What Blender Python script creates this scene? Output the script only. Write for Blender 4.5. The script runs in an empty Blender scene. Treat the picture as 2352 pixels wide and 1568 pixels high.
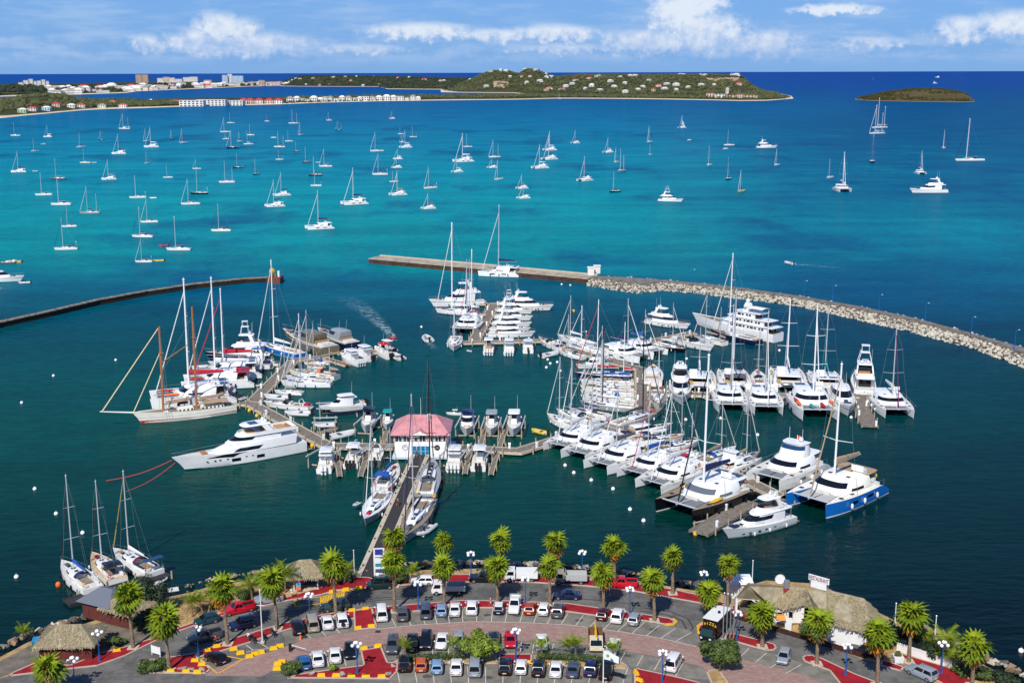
import bpy, bmesh, math, random
from mathutils import Vector, Matrix, noise
from mathutils.geometry import tessellate_polygon
random.seed(11)
S = bpy.context.scene
COL = S.collection
PI = math.pi
# ---------------------------------------------------------------- camera
FPX, HOR, CH, CX, CY = 2750.0, 166.5, 84.0, 1176.0, 784.0
TH = math.atan((CY-HOR)/FPX)
CR = Matrix.Rotation(PI/2-TH, 3, 'X') @ Matrix.Rotation(-0.003, 3, 'Z')
cd = bpy.data.cameras.new('camera'); cam = bpy.data.objects.new('camera', cd)
COL.objects.link(cam); S.camera = cam
cam.location = (0, 0, CH); cam.rotation_euler = CR.to_euler()
cd.sensor_width = 36; cd.sensor_fit = 'HORIZONTAL'; cd.lens = FPX/2352*36
cd.clip_start = 1; cd.clip_end = 400000
# ---------------------------------------------------------------- view + sun + sky
S.view_settings.view_transform = 'Standard'; S.view_settings.look = 'None'
S.view_settings.exposure = 0.0; S.view_settings.gamma = 1
SUN_EL, SUN_AZ = math.radians(45), math.radians(198)     # azimuth clockwise from +Y
sd = bpy.data.lights.new('sun', 'SUN'); sd.energy = 4.9; sd.angle = math.radians(.53); sd.color = (1, .955, .88)
so = bpy.data.objects.new('sun', sd); COL.objects.link(so)
tos = Vector((math.sin(SUN_AZ)*math.cos(SUN_EL), math.cos(SUN_AZ)*math.cos(SUN_EL), math.sin(SUN_EL)))
so.rotation_euler = tos.to_track_quat('Z', 'Y').to_euler(); so.location = (0, -100, 300)

class NT:
    def __init__(s, nt): s.nt = nt; s.n = nt.nodes; s.l = nt.links
    def put(s, sock, v):
        if hasattr(v, 'is_output'): s.l.new(v, sock)
        elif v is not None:
            if hasattr(sock.default_value, '__len__') and not hasattr(v, '__len__'): v = (v,)*len(sock.default_value)
            if hasattr(v, '__len__') and len(v) == 3 and len(sock.default_value) == 4: v = (*v, 1)
            sock.default_value = v
    def m(s, op, a, b=None, c=None, clamp=False):
        n = s.n.new('ShaderNodeMath'); n.operation = op; n.use_clamp = clamp
        for i, v in enumerate((a, b, c)):
            if v is not None: s.put(n.inputs[i], v)
        return n.outputs[0]
    def rng(s, v, a, b, c=0., d=1., smooth=True):
        n = s.n.new('ShaderNodeMapRange'); n.interpolation_type = 'SMOOTHSTEP' if smooth else 'LINEAR'
        for i, x in enumerate((v, a, b, c, d)): s.put(n.inputs[i], x)
        return n.outputs[0]
    def mix(s, f, a, b, mode='MIX'):
        n = s.n.new('ShaderNodeMix'); n.data_type = 'RGBA'; n.blend_type = mode
        s.put(n.inputs[0], f); s.put(n.inputs[6], a); s.put(n.inputs[7], b)
        return n.outputs[2]
    def noise(s, vec, scale, detail=4., rough=.55, dist=0.):
        n = s.n.new('ShaderNodeTexNoise'); s.put(n.inputs['Vector'], vec)
        n.inputs['Scale'].default_value = scale; n.inputs['Detail'].default_value = detail
        n.inputs['Roughness'].default_value = rough; n.inputs['Distortion'].default_value = dist
        return n.outputs[0]
    def xyz(s, x, y, z=0.):
        n = s.n.new('ShaderNodeCombineXYZ')
        for i, v in enumerate((x, y, z)): s.put(n.inputs[i], v)
        return n.outputs[0]
    def sep(s, v):
        n = s.n.new('ShaderNodeSeparateXYZ'); s.l.new(v, n.inputs[0]); return n.outputs
    def ramp(s, f, stops):
        n = s.n.new('ShaderNodeValToRGB'); cr = n.color_ramp
        while len(cr.elements) < len(stops): cr.elements.new(.5)
        for e, (p, c) in zip(cr.elements, stops): e.position = p; e.color = (*c, 1)
        s.l.new(f, n.inputs[0]); return n.outputs[0]
    def bump(s, h, strength=.5, dist=.1):
        n = s.n.new('ShaderNodeBump'); n.inputs['Strength'].default_value = strength
        n.inputs['Distance'].default_value = dist; s.l.new(h, n.inputs['Height']); return n.outputs[0]

def lin(*c):
    if len(c) == 1: c = c[0]
    return tuple(((x/255)/12.92 if x <= 10 else ((x/255+.055)/1.055)**2.4) for x in c)

W = bpy.data.worlds.new('World'); S.world = W; W.use_nodes = True
k = NT(W.node_tree); k.n.clear()
sky = k.n.new('ShaderNodeTexSky'); sky.sky_type = 'NISHITA'; sky.sun_disc = False
sky.sun_elevation = SUN_EL; sky.sun_rotation = SUN_AZ
sky.altitude = 90; sky.air_density = 1.0; sky.dust_density = .2; sky.ozone_density = 3.0
tc = k.n.new('ShaderNodeTexCoord')
dx, dy, dz = k.sep(tc.outputs['Generated'])
U = k.m('MULTIPLY', k.m('ARCTAN2', dx, dy), FPX)            # azimuth and elevation, in 1/2750 rad
V = k.m('MULTIPLY', k.m('ARCSINE', dz), FPX)
uv = k.xyz(U, k.m('MULTIPLY', V, 1.35))
wn = k.noise(uv, .022, 5, .62); puff = k.noise(k.xyz(k.m('ADD', U, 900), V), .04, 5, .6)
wv = k.m('SUBTRACT', wn, .5); wp = k.m('SUBTRACT', puff, .5)
def vm(op, a, b=None):
    n = k.n.new('ShaderNodeVectorMath'); n.operation = op; k.put(n.inputs[0], a)
    if b is not None: k.put(n.inputs[1], b)
    return n.outputs['Value' if op == 'LENGTH' else 'Vector']
UV2 = k.xyz(k.m('MULTIPLY_ADD', wv, 80., U), k.m('MULTIPLY_ADD', wp, 40., V))
V2 = k.m('MULTIPLY_ADD', wp, 40., V)
field = None
CL = [(-640,94,54,36),(-585,86,40,32),(-690,66,70,28),(-560,60,110,26),(-790,62,40,20),
      (-200,90,120,19),(-40,80,90,15),(100,84,100,20),(380,124,80,54),(430,84,90,46),(300,64,120,26),(-330,52,110,10),(120,52,110,10),(780,60,80,12),(1180,56,60,16),
      (410,156,66,40),(560,60,90,30),(700,130,90,12),(960,84,52,28),(1070,94,90,30),(-1250,96,60,20)]
for (u, v, ru, rv) in CL:
    e = vm('LENGTH', vm('MULTIPLY', vm('SUBTRACT', UV2, (u, v, 0)), (1/ru, 1/rv, 0)))
    field = e if field is None else k.m('MINIMUM', field, e)
field = k.m('MULTIPLY_ADD', wp, 1.5, k.m('SUBTRACT', 1., field))
cum = k.rng(field, -.30, .62)
lay = k.noise(k.xyz(k.m('MULTIPLY', U, .26), k.m('MULTIPLY', V, 1.5), 3.), .018, 4, .6)
layer = k.m('MULTIPLY', k.rng(lay, .44, .74), k.rng(V, 20, 75, .1, .7))
low = k.m('MULTIPLY', k.rng(k.m('MULTIPLY_ADD', wv, .5, lay), .38, .62), k.m('MULTIPLY', k.rng(V, 8, 40), k.rng(V, 130, 60)))
lit = k.rng(k.m('MULTIPLY_ADD', k.m('SUBTRACT', V2, 40), .008, puff), .45, 1.15)
skc = k.mix(1., sky.outputs[0], (.58, .84, 1.42), 'MULTIPLY')
base = k.mix(k.rng(V, 0, 1700, .76, .12), skc, (2.9, 6.5, 13.0))
base = k.mix(k.m('MULTIPLY', layer, k.rng(V, 150, 1700, .7, .3)), base, (7.2, 9.8, 13.6))
base = k.mix(k.m('MULTIPLY', low, .7), base, (5.7, 8.3, 12.8))
clc = k.mix(lit, (7.1, 9.2, 13.2), (13.4, 14.1, 15.0))
col = k.mix(k.m('MULTIPLY', cum, .8), base, clc)
bg = k.n.new('ShaderNodeBackground'); k.l.new(col, bg.inputs[0]); bg.inputs[1].default_value = .065
wo = k.n.new('ShaderNodeOutputWorld'); k.l.new(bg.outputs[0], wo.inputs[0])
W.cycles.sampling_method = 'MANUAL'; W.cycles.sample_map_resolution = 256
S.cycles.max_bounces = 4; S.cycles.diffuse_bounces = 2; S.cycles.glossy_bounces = 2; S.cycles.transmission_bounces = 3; S.cycles.transparent_max_bounces = 4
# ---------------------------------------------------------------- projection helpers (survey of the photograph)
CRT = CR.transposed()
def G(x, y, z=0.):
    d = CR @ Vector(((x-CX)/FPX, (CY-y)/FPX, -1)); t = (z-CH)/d.z
    return Vector((d.x*t, d.y*t, z))
def HZ(p, y):                       # height above water at plan position p that shows on image row y
    a = CRT @ Vector((p.x, p.y, -CH)); b = CRT @ Vector((0, 0, 1)); q = CY-y
    return -(FPX*a.y+q*a.z)/(FPX*b.y+q*b.z)
def PX(p):
    c = CRT @ (Vector(p)-Vector((0, 0, CH))); return CX-FPX*c.x/c.z, CY+FPX*c.y/c.z
# ---------------------------------------------------------------- materials
MATS = {}
def mat(name, col=(255,255,255), rough=.5, metal=0., var=0., scale=3., bump=0., spec=.5, sub=None, coat=0., trans=0.):
    if name in MATS: return MATS[name]
    m = bpy.data.materials.new(name); m.use_nodes = True; MATS[name] = m
    b = m.node_tree.nodes['Principled BSDF']; kk = NT(m.node_tree); c = lin(col)
    b.inputs['Base Color'].default_value = (*c, 1); b.inputs['Roughness'].default_value = rough
    b.inputs['Metallic'].default_value = metal; b.inputs['Specular IOR Level'].default_value = spec
    b.inputs['Coat Weight'].default_value = coat
    if trans: b.inputs['Transmission Weight'].default_value = trans
    if var or bump:
        g = kk.n.new('ShaderNodeTexCoord').outputs['Object']
        n = kk.noise(g, scale, 6, .65)
        if var:
            d = lin(sub) if sub else tuple(x*(1-var) for x in c)
            f = kk.rng(n, .35, .68)
            kk.l.new(kk.mix(f, c, d), b.inputs['Base Color'])
        if bump: kk.l.new(kk.bump(n, bump, .05), b.inputs['Normal'])
    return m
WHITE = mat('gelcoat_white', (232,232,230), .28, var=.07, scale=.7)
WHITE2 = mat('gelcoat_warm_white', (226,224,214), .35, var=.08, scale=.8)
DECK = mat('deck_nonskid', (214,212,204), .7, var=.12, scale=2.)
TEAK = mat('teak_deck', (150,134,112), .75, var=.3, scale=4.)
CREAM = mat('cream_paint', (242,237,222), .4, var=.08, scale=.6)
NAVY = mat('navy_canvas', (22,34,82), .8, var=.25)
BLUE = mat('blue_canvas', (18,84,176), .8, var=.25)
RED = mat('red_canvas', (188,24,48), .8, var=.2)
TAN = mat('tan_canvas', (170,146,116), .85, var=.2)
TEAL = mat('teal_canvas', (10,150,150), .8, var=.2)
GREYC = mat('grey_canvas', (92,90,92), .85, var=.2)
WCAN = mat('white_canvas', (226,226,224), .85, var=.1)
ORANGE = mat('orange_plastic', (236,104,30), .5, var=.1)
YELLOW = mat('yellow_paint', (240,186,14), .6, var=.12)
GLASS = mat('dark_tinted_glass', (16,20,30), .06, spec=.6)
GLASSB = mat('blue_tinted_glass', (30,62,98), .06, spec=.7)
ALU = mat('anodised_aluminium', (200,202,204), .35, .3)
CARBON = mat('black_carbon_mast', (26,26,30), .3)
MWHITE = mat('painted_white_mast', (236,236,236), .3)
STEEL = mat('steel_wire', (150,156,160), .35, .4)
WOODM = mat('varnished_spar', (176,108,58), .4, var=.2)
HNAVY = mat('navy_hull', (16,26,66), .18, var=.2)
HBLACK = mat('black_hull', (16,17,22), .2, var=.2)
HBLUE = mat('blue_hull', (22,108,190), .22, var=.1)
HGREY = mat('grey_hull', (150,156,160), .25, var=.1)
HDGREY = mat('dark_grey_hull', (84,88,92), .3, var=.15)
HOLIVE = mat('olive_metallic_hull', (116,106,86), .3, var=.1)
HRED = mat('dark_red_hull', (110,26,34), .3, var=.1)
HYEL = mat('yellow_hull', (206,176,50), .35, var=.1)
ANTIF = mat('red_antifouling', (176,26,40), .6)
BLACK = mat('black_rubber', (18,18,19), .6)
NET = mat('trampoline_net', (120,124,128), .95, var=.2)
RUBB = mat('light_grey_hypalon', (196,198,200), .6, var=.1)
LAMPG = mat('opal_lamp_globe', (240,240,238), .25)
BROWN = mat('upholstery_tan', (176,130,84), .8, var=.2)
PIPE = mat('black_pipe', (30,30,34), .5)
# ---------------------------------------------------------------- mesh building
class MB:
    def __init__(s): s.v = []; s.f = []
    def add(s, vs, fs):
        o = len(s.v); s.v += [tuple(v) for v in vs]; s.f += [tuple(i+o for i in f) for f in fs]
    def fr(s, b, t):                                   # frustum from two rings of equal length
        n = len(b); fs = [tuple(range(n-1, -1, -1)), tuple(range(n, 2*n))]
        fs += [(i, (i+1) % n, n+(i+1) % n, n+i) for i in range(n)]
        s.add(list(b)+list(t), fs)
    def box(s, x0, x1, y0, y1, z0, z1):
        r = lambda z: [(x0,y0,z),(x1,y0,z),(x1,y1,z),(x0,y1,z)]
        s.fr(r(z0), r(z1))
    def tap(s, x0, x1, y0, y1, z0, u0, u1, w0, w1, z1):
        s.fr([(x0,y0,z0),(x1,y0,z0),(x1,y1,z0),(x0,y1,z0)], [(u0,w0,z1),(u1,w0,z1),(u1,w1,z1),(u0,w1,z1)])
    def loft(s, rings, c0=True, c1=True, closed=True):
        n = len(rings[0]); vs = [p for r in rings for p in r]; fs = []
        for i in range(len(rings)-1):
            for j in range(n if closed else n-1):
                fs.append((i*n+j, i*n+(j+1) % n, (i+1)*n+(j+1) % n, (i+1)*n+j))
        if c0: fs.append(tuple(range(n-1, -1, -1)))
        if c1: fs.append(tuple((len(rings)-1)*n+j for j in range(n)))
        s.add(vs, fs)
    def tube(s, p, q, r0, r1=None, n=6):
        r1 = r0 if r1 is None else r1; p, q = Vector(p), Vector(q); d = (q-p)
        if d.length < 1e-6: return
        a = d.orthogonal().normalized(); b = d.normalized().cross(a)
        rg = lambda c, r: [c+(a*math.cos(t*2*PI/n)+b*math.sin(t*2*PI/n))*r for t in range(n)]
        s.loft([rg(p, r0), rg(q, r1)])
    def path(s, pts, r, n=6):
        for a, b in zip(pts, pts[1:]): s.tube(a, b, r, r, n)
    def ball(s, c, r, seg=8, rings=5, sz=1.):
        vs = [(c[0], c[1], c[2]-r*sz)]; fs = []
        for i in range(1, rings):
            a = -PI/2+PI*i/rings
            vs += [(c[0]+r*math.cos(a)*math.cos(2*PI*j/seg), c[1]+r*math.cos(a)*math.sin(2*PI*j/seg), c[2]+r*sz*math.sin(a)) for j in range(seg)]
        vs.append((c[0], c[1], c[2]+r*sz)); L = len(vs)-1
        for j in range(seg):
            fs.append((0, 1+(j+1) % seg, 1+j)); b = 1+(rings-2)*seg
            fs.append((b+j, b+(j+1) % seg, L))
        for i in range(rings-2):
            for j in range(seg):
                a = 1+i*seg; fs.append((a+j, a+(j+1) % seg, a+seg+(j+1) % seg, a+seg+j))
        s.add(vs, fs)
    def prism(s, poly, z0, z1):
        s.fr([(x, y, z0) for x, y in poly], [(x, y, z1) for x, y in poly])
    def ext(s, prof, y0, y1):                           # x-z profile (counter-clockwise seen from -y) extruded along y
        s.fr([(x, y0, z) for x, z in prof], [(x, y1, z) for x, z in prof])
    def mesh(s, name, m, smooth=False):
        me = bpy.data.meshes.new(name); me.from_pydata(s.v, [], s.f); me.update()
        bm = bmesh.new(); bm.from_mesh(me); bmesh.ops.recalc_face_normals(bm, faces=bm.faces); bm.to_mesh(me); bm.free()
        if smooth:
            me.polygons.foreach_set('use_smooth', [True]*len(me.polygons))
            me.set_sharp_from_angle(angle=math.radians(38))
        if m: me.materials.append(m)
        return me
def link(o, parent=None):
    COL.objects.link(o)
    if parent is not None: o.parent = parent
    return o
def obj(name, mb, m, parent=None, loc=None, smooth=False):
    o = bpy.data.objects.new(name, mb.mesh(name, m, smooth) if isinstance(mb, MB) else mb)
    if loc is not None: o.location = loc
    return link(o, parent)
CACHE = {}
def part(name, key, fn, m, parent, loc=None, rot=None, smooth=False, scale=None):
    kk = (name, key, m.name)
    if kk not in CACHE:
        mb = MB(); fn(mb); CACHE[kk] = mb.mesh(name, m, smooth)
    o = bpy.data.objects.new(name, CACHE[kk])
    if loc is not None: o.location = loc
    if rot is not None: o.rotation_euler = rot
    if scale is not None: o.scale = scale if hasattr(scale, '__len__') else (scale,)*3
    return link(o, parent)
def tag(o, label, cat, group=None):
    o['label'] = label; o['category'] = cat
    if group: o['group'] = group
    return o
def thing(name, label, cat, loc=(0,0,0), rz=0., group=None, scale=1.):
    o = bpy.data.objects.new(name, None); o.empty_display_size = .5; link(o)
    o.location = loc; o.rotation_euler = (0, 0, rz); o.scale = (scale,)*3
    return tag(o, label, cat, group)
def struct(o, kind='structure', label=None):
    o['kind'] = kind
    if label: o['label'] = label
    return o
def sheet(mb, pts, z):                                  # flat polygon (world x, y)
    tri = tessellate_polygon([[Vector((p[0], p[1], 0)) for p in pts]])
    mb.add([(p[0], p[1], z) for p in pts], [t for t in tri])
_u = ['', 'first','second','third','fourth','fifth','sixth','seventh','eighth','ninth','tenth','eleventh','twelfth','thirteenth','fourteenth','fifteenth','sixteenth','seventeenth','eighteenth','nineteenth']
ORD = _u+[t+('-'+o if o else 'ieth') if o else t[:-1]+'ieth' for t in ('twenty','thirty','forty','fifty') for o in _u[:10]]
# ---------------------------------------------------------------- water
def water_mat():
    m = bpy.data.materials.new('sea_water'); m.use_nodes = True; q = NT(m.node_tree); b = m.node_tree.nodes['Principled BSDF']
    pos = q.n.new('ShaderNodeNewGeometry').outputs['Position']
    X, Y, Z = q.sep(pos); Yc = q.m('MAXIMUM', Y, 60.)
    T = q.m('DIVIDE', CH, Yc)
    r = q.m('DIVIDE', q.m('MULTIPLY', T, 2750*1.0504), q.m('ADD', 1., q.m('MULTIPLY', T, .2245)))     # 0 at the horizon .. 1400 at the quay
    lat = q.m('DIVIDE', X, Yc)
    big = q.noise(q.xyz(q.m('MULTIPLY', lat, 3.), q.m('MULTIPLY', r, .012)), 1.6, 4, .55)
    n1 = q.noise(pos, .006, 5, .6)
    f = q.m('ADD', q.m('DIVIDE', r, 1400.), q.m('MULTIPLY', q.m('SUBTRACT', big, .5), q.rng(r, 40, 400, .02, .09)))
    st = lambda y: (y-166)/1400.
    wl = lambda *c: tuple(x/1.3 for x in lin(*c))
    shal = q.ramp(f, [(0, wl(0,72,158)), (st(200), wl(0,80,154)), (st(232), wl(0,98,154)), (st(285), wl(0,120,162)), (st(360), wl(0,138,166)),
                      (st(470), wl(0,150,162)), (st(585), wl(0,142,150)), (st(650), wl(0,106,130)), (st(720), wl(0,76,94)), (st(830), wl(0,77,82)),
                      (st(960), wl(0,78,71)), (st(1100), wl(0,66,58)), (st(1250), wl(0,52,47)), (st(1450), wl(0,38,36))])
    deep = q.ramp(f, [(0, wl(0,66,154)), (st(200), wl(0,72,148)), (st(235), wl(0,82,136)), (st(330), wl(0,92,136)), (st(440), wl(0,108,142)),
                      (st(560), wl(0,120,146)), (st(650), wl(0,94,128)), (st(750), wl(0,66,92)), (st(860), wl(0,64,76)), (st(1000), wl(0,56,56)), (st(1150), wl(0,44,43)), (st(1400), wl(0,25,26))])
    side = q.rng(q.m('ADD', lat, q.m('MULTIPLY', q.m('SUBTRACT', big, .5), .35)), .02, .34)
    c = q.mix(side, shal, deep)
    patch = q.noise(q.xyz(q.m('MULTIPLY', X, .0075), q.m('MULTIPLY', Y, .0040)), 1.3, 5, .62)               # seagrass and cat's-paws
    pf = q.m('MULTIPLY', q.rng(patch, .50, .66), q.m('MULTIPLY', q.rng(r, 60, 140), q.rng(r, 620, 480)))
    c = q.mix(q.m('MULTIPLY', pf, .7), c, wl(0,84,130))
    pale = q.m('MULTIPLY', q.rng(patch, .46, .30), q.m('MULTIPLY', q.rng(r, 100, 200), q.rng(r, 520, 380)))
    c = q.mix(q.m('MULTIPLY', pale, .30), c, wl(0,158,166))
    w1 = q.noise(q.xyz(q.m('MULTIPLY', X, .4), Y), .5, 3, .6, .3)
    w3 = q.noise(q.xyz(q.m('MULTIPLY', X, .25), Y), .06, 2, .5)
    w4 = q.noise(q.xyz(q.m('MULTIPLY', X, .010), q.m('MULTIPLY', Y, .030)), 1., 4, .65)
    c = q.mix(1., c, q.mix(q.rng(q.m('ADD', q.m('MULTIPLY', w1, .5), q.m('MULTIPLY', w4, .5)), .36, .64), (.72, .74, .80), (1.22, 1.2, 1.14)), 'MULTIPLY')  # ripple light and shade painted into the water colour by the wave noise
    bp = q.bump(q.m('MULTIPLY_ADD', w1, .6, w3), .6, .7)
    m.node_tree.nodes.remove(b)
    df = q.n.new('ShaderNodeBsdfDiffuse'); q.l.new(c, df.inputs[0]); q.l.new(bp, df.inputs['Normal'])
    gl = q.n.new('ShaderNodeBsdfGlossy'); gl.inputs[1].default_value = .1; q.l.new(bp, gl.inputs['Normal']); gl.inputs[0].default_value = (.9, .95, 1, 1)
    fr = q.n.new('ShaderNodeFresnel'); fr.inputs[0].default_value = 1.33; q.l.new(bp, fr.inputs['Normal'])
    mx = q.n.new('ShaderNodeMixShader'); q.l.new(q.m('MINIMUM', q.m('MULTIPLY', fr.outputs[0], .6), .06), mx.inputs[0])
    q.l.new(df.outputs[0], mx.inputs[1]); q.l.new(gl.outputs[0], mx.inputs[2])
    q.l.new(mx.outputs[0], m.node_tree.nodes['Material Output'].inputs[0])
    return m
SEA = water_mat()
w = MB(); xs = [-150000,-20000,-4000,-800,-200,0,200,800,4000,20000,150000]; ys = [-20000,-300,100,250,500,1000,2500,6000,20000,80000,300000]
w.add([(x, y, 0) for y in ys for x in xs], [(j*11+i, j*11+i+1, j*11+12+i, j*11+11+i) for j in range(10) for i in range(10)])
struct(obj('sea', w, SEA), label='turquoise to deep blue sea water of the bay')

# ---------------------------------------------------------------- far land
def land_mat(name, g1, g2, g3, sand, rock, zs=1.6):
    m = bpy.data.materials.new(name); m.use_nodes = True; q = NT(m.node_tree); b = m.node_tree.nodes['Principled BSDF']
    ge = q.n.new('ShaderNodeNewGeometry'); pos = ge.outputs['Position']; z = q.sep(pos)[2]; nz = q.sep(ge.outputs['Normal'])[2]
    a = q.noise(pos, .004, 6, .65); c = q.noise(pos, .03, 5, .7)
    col = q.mix(q.rng(a, .38, .62), lin(g1), lin(g2)); col = q.mix(q.rng(c, .5, .7), col, lin(g3))
    col = q.mix(q.m('MULTIPLY', q.rng(c, .35, .6), q.rng(nz, .90, .72)), col, lin(rock))
    col = q.mix(q.rng(q.m('ADD', z, q.m('MULTIPLY', a, 1.5)), zs+1.2, zs+.2), col, lin(sand))
    q.l.new(col, b.inputs['Base Color']); b.inputs['Roughness'].default_value = .95; b.inputs['Specular IOR Level'].default_value = .1
    q.l.new(q.bump(c, .8, 6.), b.inputs['Normal'])
    return m
LM = land_mat('wooded_hill', (52,58,34), (70,72,44), (92,86,58), (222,204,172), (146,118,94))
LM2 = land_mat('dry_scrub_hill', (72,68,42), (94,82,52), (58,62,34), (170,140,110), (140,106,84), .6)
def lerp_tab(tab, x):
    for (a, u), (b, v) in zip(tab, tab[1:]):
        if x <= b: return u+(v-u)*max(0, (x-a))/(b-a)
    return tab[-1][1]
class Land:
    def __init__(s, name, x0, x1, dx, near, far, crest, m, tc=.5, rough=.25, label=None, flat=None, sharp=1.):
        s.cols = []; n = int((x1-x0)/dx)+1; mb = MB(); NR = 22
        for i in range(n):
            x = x0+(x1-x0)*i/(n-1); yn, yf, yc = lerp_tab(near, x), lerp_tab(far, x), lerp_tab(crest, x)
            a, b = G(x, yn), G(x, yf); tcx = tc
            pc = a.lerp(b, tcx); h = max(1.2, HZ(pc, yc)); col = []
            edge = min(1, min(i, n-1-i)/3.)
            for j in range(NR+1):
                t = (j/NR)**1.3; p = a.lerp(b, t)
                sh = math.sin(min(1, t/tcx)*PI/2)**(1.6 if sharp == 1 else sharp) if t < tcx else math.cos((t-tcx)/(1-tcx)*PI/2)**1.2
                nz = noise.fractal(Vector((p.x*.003, p.y*.003, 1.7)), .9, 2.1, 5)
                z = h*sh*(1+rough*nz*(1-.75*sh))*edge + (1.2 if 0 < j < NR else -.5)*(edge > 0) - (1.5 if edge == 0 else 0)
                if flat and j > 0: z = max(z, flat*min(1, t/.08)*edge)
                col.append(Vector((p.x, p.y, z)))
            s.cols.append((x, col))
        for _, c in s.cols: mb.v += [tuple(p) for p in c]
        R = NR+1
        mb.f = [(i*R+j, (i+1)*R+j, (i+1)*R+j+1, i*R+j+1) for i in range(n-1) for j in range(NR)]
        s.o = struct(obj(name, mb, m, smooth=True), label=label)
    def at(s, x, t):
        for (xa, ca), (xb, cb) in zip(s.cols, s.cols[1:]):
            if xa <= x <= xb:
                f = (x-xa)/(xb-xa); k_ = t*(len(ca)-1); j = min(int(k_), len(ca)-2); g = k_-j
                return ca[j].lerp(ca[j+1], g).lerp(cb[j].lerp(cb[j+1], g), f)
    def hit(s, x, y):
        best = None; bd = 1e9
        for i in range(81):
            p = s.at(x, i/80)
            if p is None: return None
            d = abs(PX(p)[1]-y)
            if d < bd: bd, best = d, p
            if PX(p)[1] < y: break
        return best
L4 = Land('far_shore', -60, 700, 8, [(-60,224),(0,222.5),(104,219),(185,217.5),(289,214),(316,210),(413,206),(504,202),(571,199),(655,197),(700,196.5)],
          [(-60,196),(0,195),(300,190),(700,186)], [(-60,202),(0,203),(40,196),(95,197),(120,206),(185,206),(250,203),(316,200),(420,195),(504,194),(571,193),(655,190),(700,186)], LM, .45, .2, 'low far shore with hotels beyond the lagoon', 4)
L3 = Land('far_hill', 640, 1200, 6, [(640,198),(690,199),(870,199.5),(890,205),(1010,206),(1080,208),(1200,212)], [(640,188),(1200,190)],
          [(640,192),(665,184),(687,177),(744,175.5),(811,176.5),(878,178),(945,179),(1013,181.5),(1080,182),(1200,182)], LM, .4, .3, 'long wooded hill beyond the lagoon')
L2 = Land('headland_hill', 1010, 1822, 5, [(1010,212),(1060,213),(1180,214),(1240,220),(1300,224),(1640,228),(1740,229),(1822,226)], [(1010,196),(1240,192),(1600,192),(1740,205),(1822,222)],
          [(1010,211),(1040,202),(1090,181),(1112,171),(1122,166.5),(1147,163),(1170,166),(1191,172),(1202,164),(1211,160.5),(1234,163),(1250,171),(1270,179),(1300,176),(1340,173.5),(1500,174),(1690,174.5),(1707,181),(1721,196),(1742,210),(1760,217),(1800,222),(1822,225)], LM, .42, .22, 'hilly wooded headland dotted with villas')
L1 = Land('beach_spit', -60, 1822, 10, [(-60,278),(0,272),(60,265.5),(100,262),(140,258),(190,253.5),(250,250.5),(330,248.5),(420,245),(500,243),(560,242),(640,240),(740,236),(900,232),(1000,231),(1090,230),(1190,229),(1280,226.5),(1400,227),(1500,228),(1640,230.5),(1700,232),(1760,231.5),(1822,227)],
          [(-60,226),(0,226),(190,229),(330,229),(560,226),(740,222),(900,220),(1090,219),(1280,217),(1640,220),(1760,223),(1822,224.5)],
          [(-60,246),(0,241),(40,232),(80,225),(110,222.5),(140,223.5),(180,233),(220,239),(300,241),(420,238),(560,236),(640,234),(740,230),(900,226.5),(1090,224.5),(1280,222),(1640,225),(1760,226),(1822,226)], LM, .4, .2, 'sandy spit of land with a pale beach', 2.2)
L5 = Land('island', 1962, 2240, 5, [(1962,229),(2000,231.5),(2100,233.5),(2200,235),(2240,234)], [(1962,226),(2100,219),(2200,220),(2240,230)],
          [(1962,228),(1990,222),(2029,214.5),(2070,208),(2101,205),(2150,206),(2185,210),(2212,216),(2230,224),(2240,232)], LM2, .45, .15, 'low scrub-covered island with brown rocky shore')

# woods on the far land: small leafy clumps, one mass for each stretch
def clump_mesh(pts, name, m, label):
    mb = MB()
    for p, r in pts:
        o = len(mb.v); n = 7; ph = random.random()*6
        for zz, rr in ((-.25, .8), (.35, 1.), (.85, .55)):
            for j in range(n):
                a = ph+j*2*PI/n; q = r*rr*random.uniform(.75, 1.2)
                mb.v.append((p.x+q*math.cos(a), p.y+q*math.sin(a), p.z+r*zz*random.uniform(.8, 1.15)))
        mb.v.append((p.x, p.y, p.z+r*1.15))
        for lv in range(2):
            for j in range(n):
                mb.f.append((o+lv*n+j, o+lv*n+(j+1) % n, o+lv*n+n+(j+1) % n, o+lv*n+n+j))
        for j in range(n): mb.f.append((o+2*n+j, o+2*n+(j+1) % n, o+3*n))
    return struct(obj(name, mb, m), 'stuff', label)
VEG1 = mat('far_foliage', (88,90,60), .9, var=.5, scale=.02, sub=(60,68,44), spec=.1)  # lightened, with the haze of distance put into the leaf colour
VEG2 = mat('far_foliage_dark', (56,66,52), .9, var=.4, scale=.02, spec=.1)
def scatter(land, n, t0, t1, xs, r0, r1, thr=-.15):
    out = []
    while len(out) < n:
        p = land.at(random.uniform(*xs), random.uniform(t0, t1))
        if p is None or p.z < .8: continue
        if noise.fractal(Vector((p.x*.006, p.y*.006, 5)), 1, 2, 3) < thr: continue
        if any(abs(h.x-p.x) < hw+6 and -20 < h.y-p.y < 70 for h, hw in HOUSES): continue
        out.append((p, random.uniform(r0, r1)))
    return out
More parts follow.
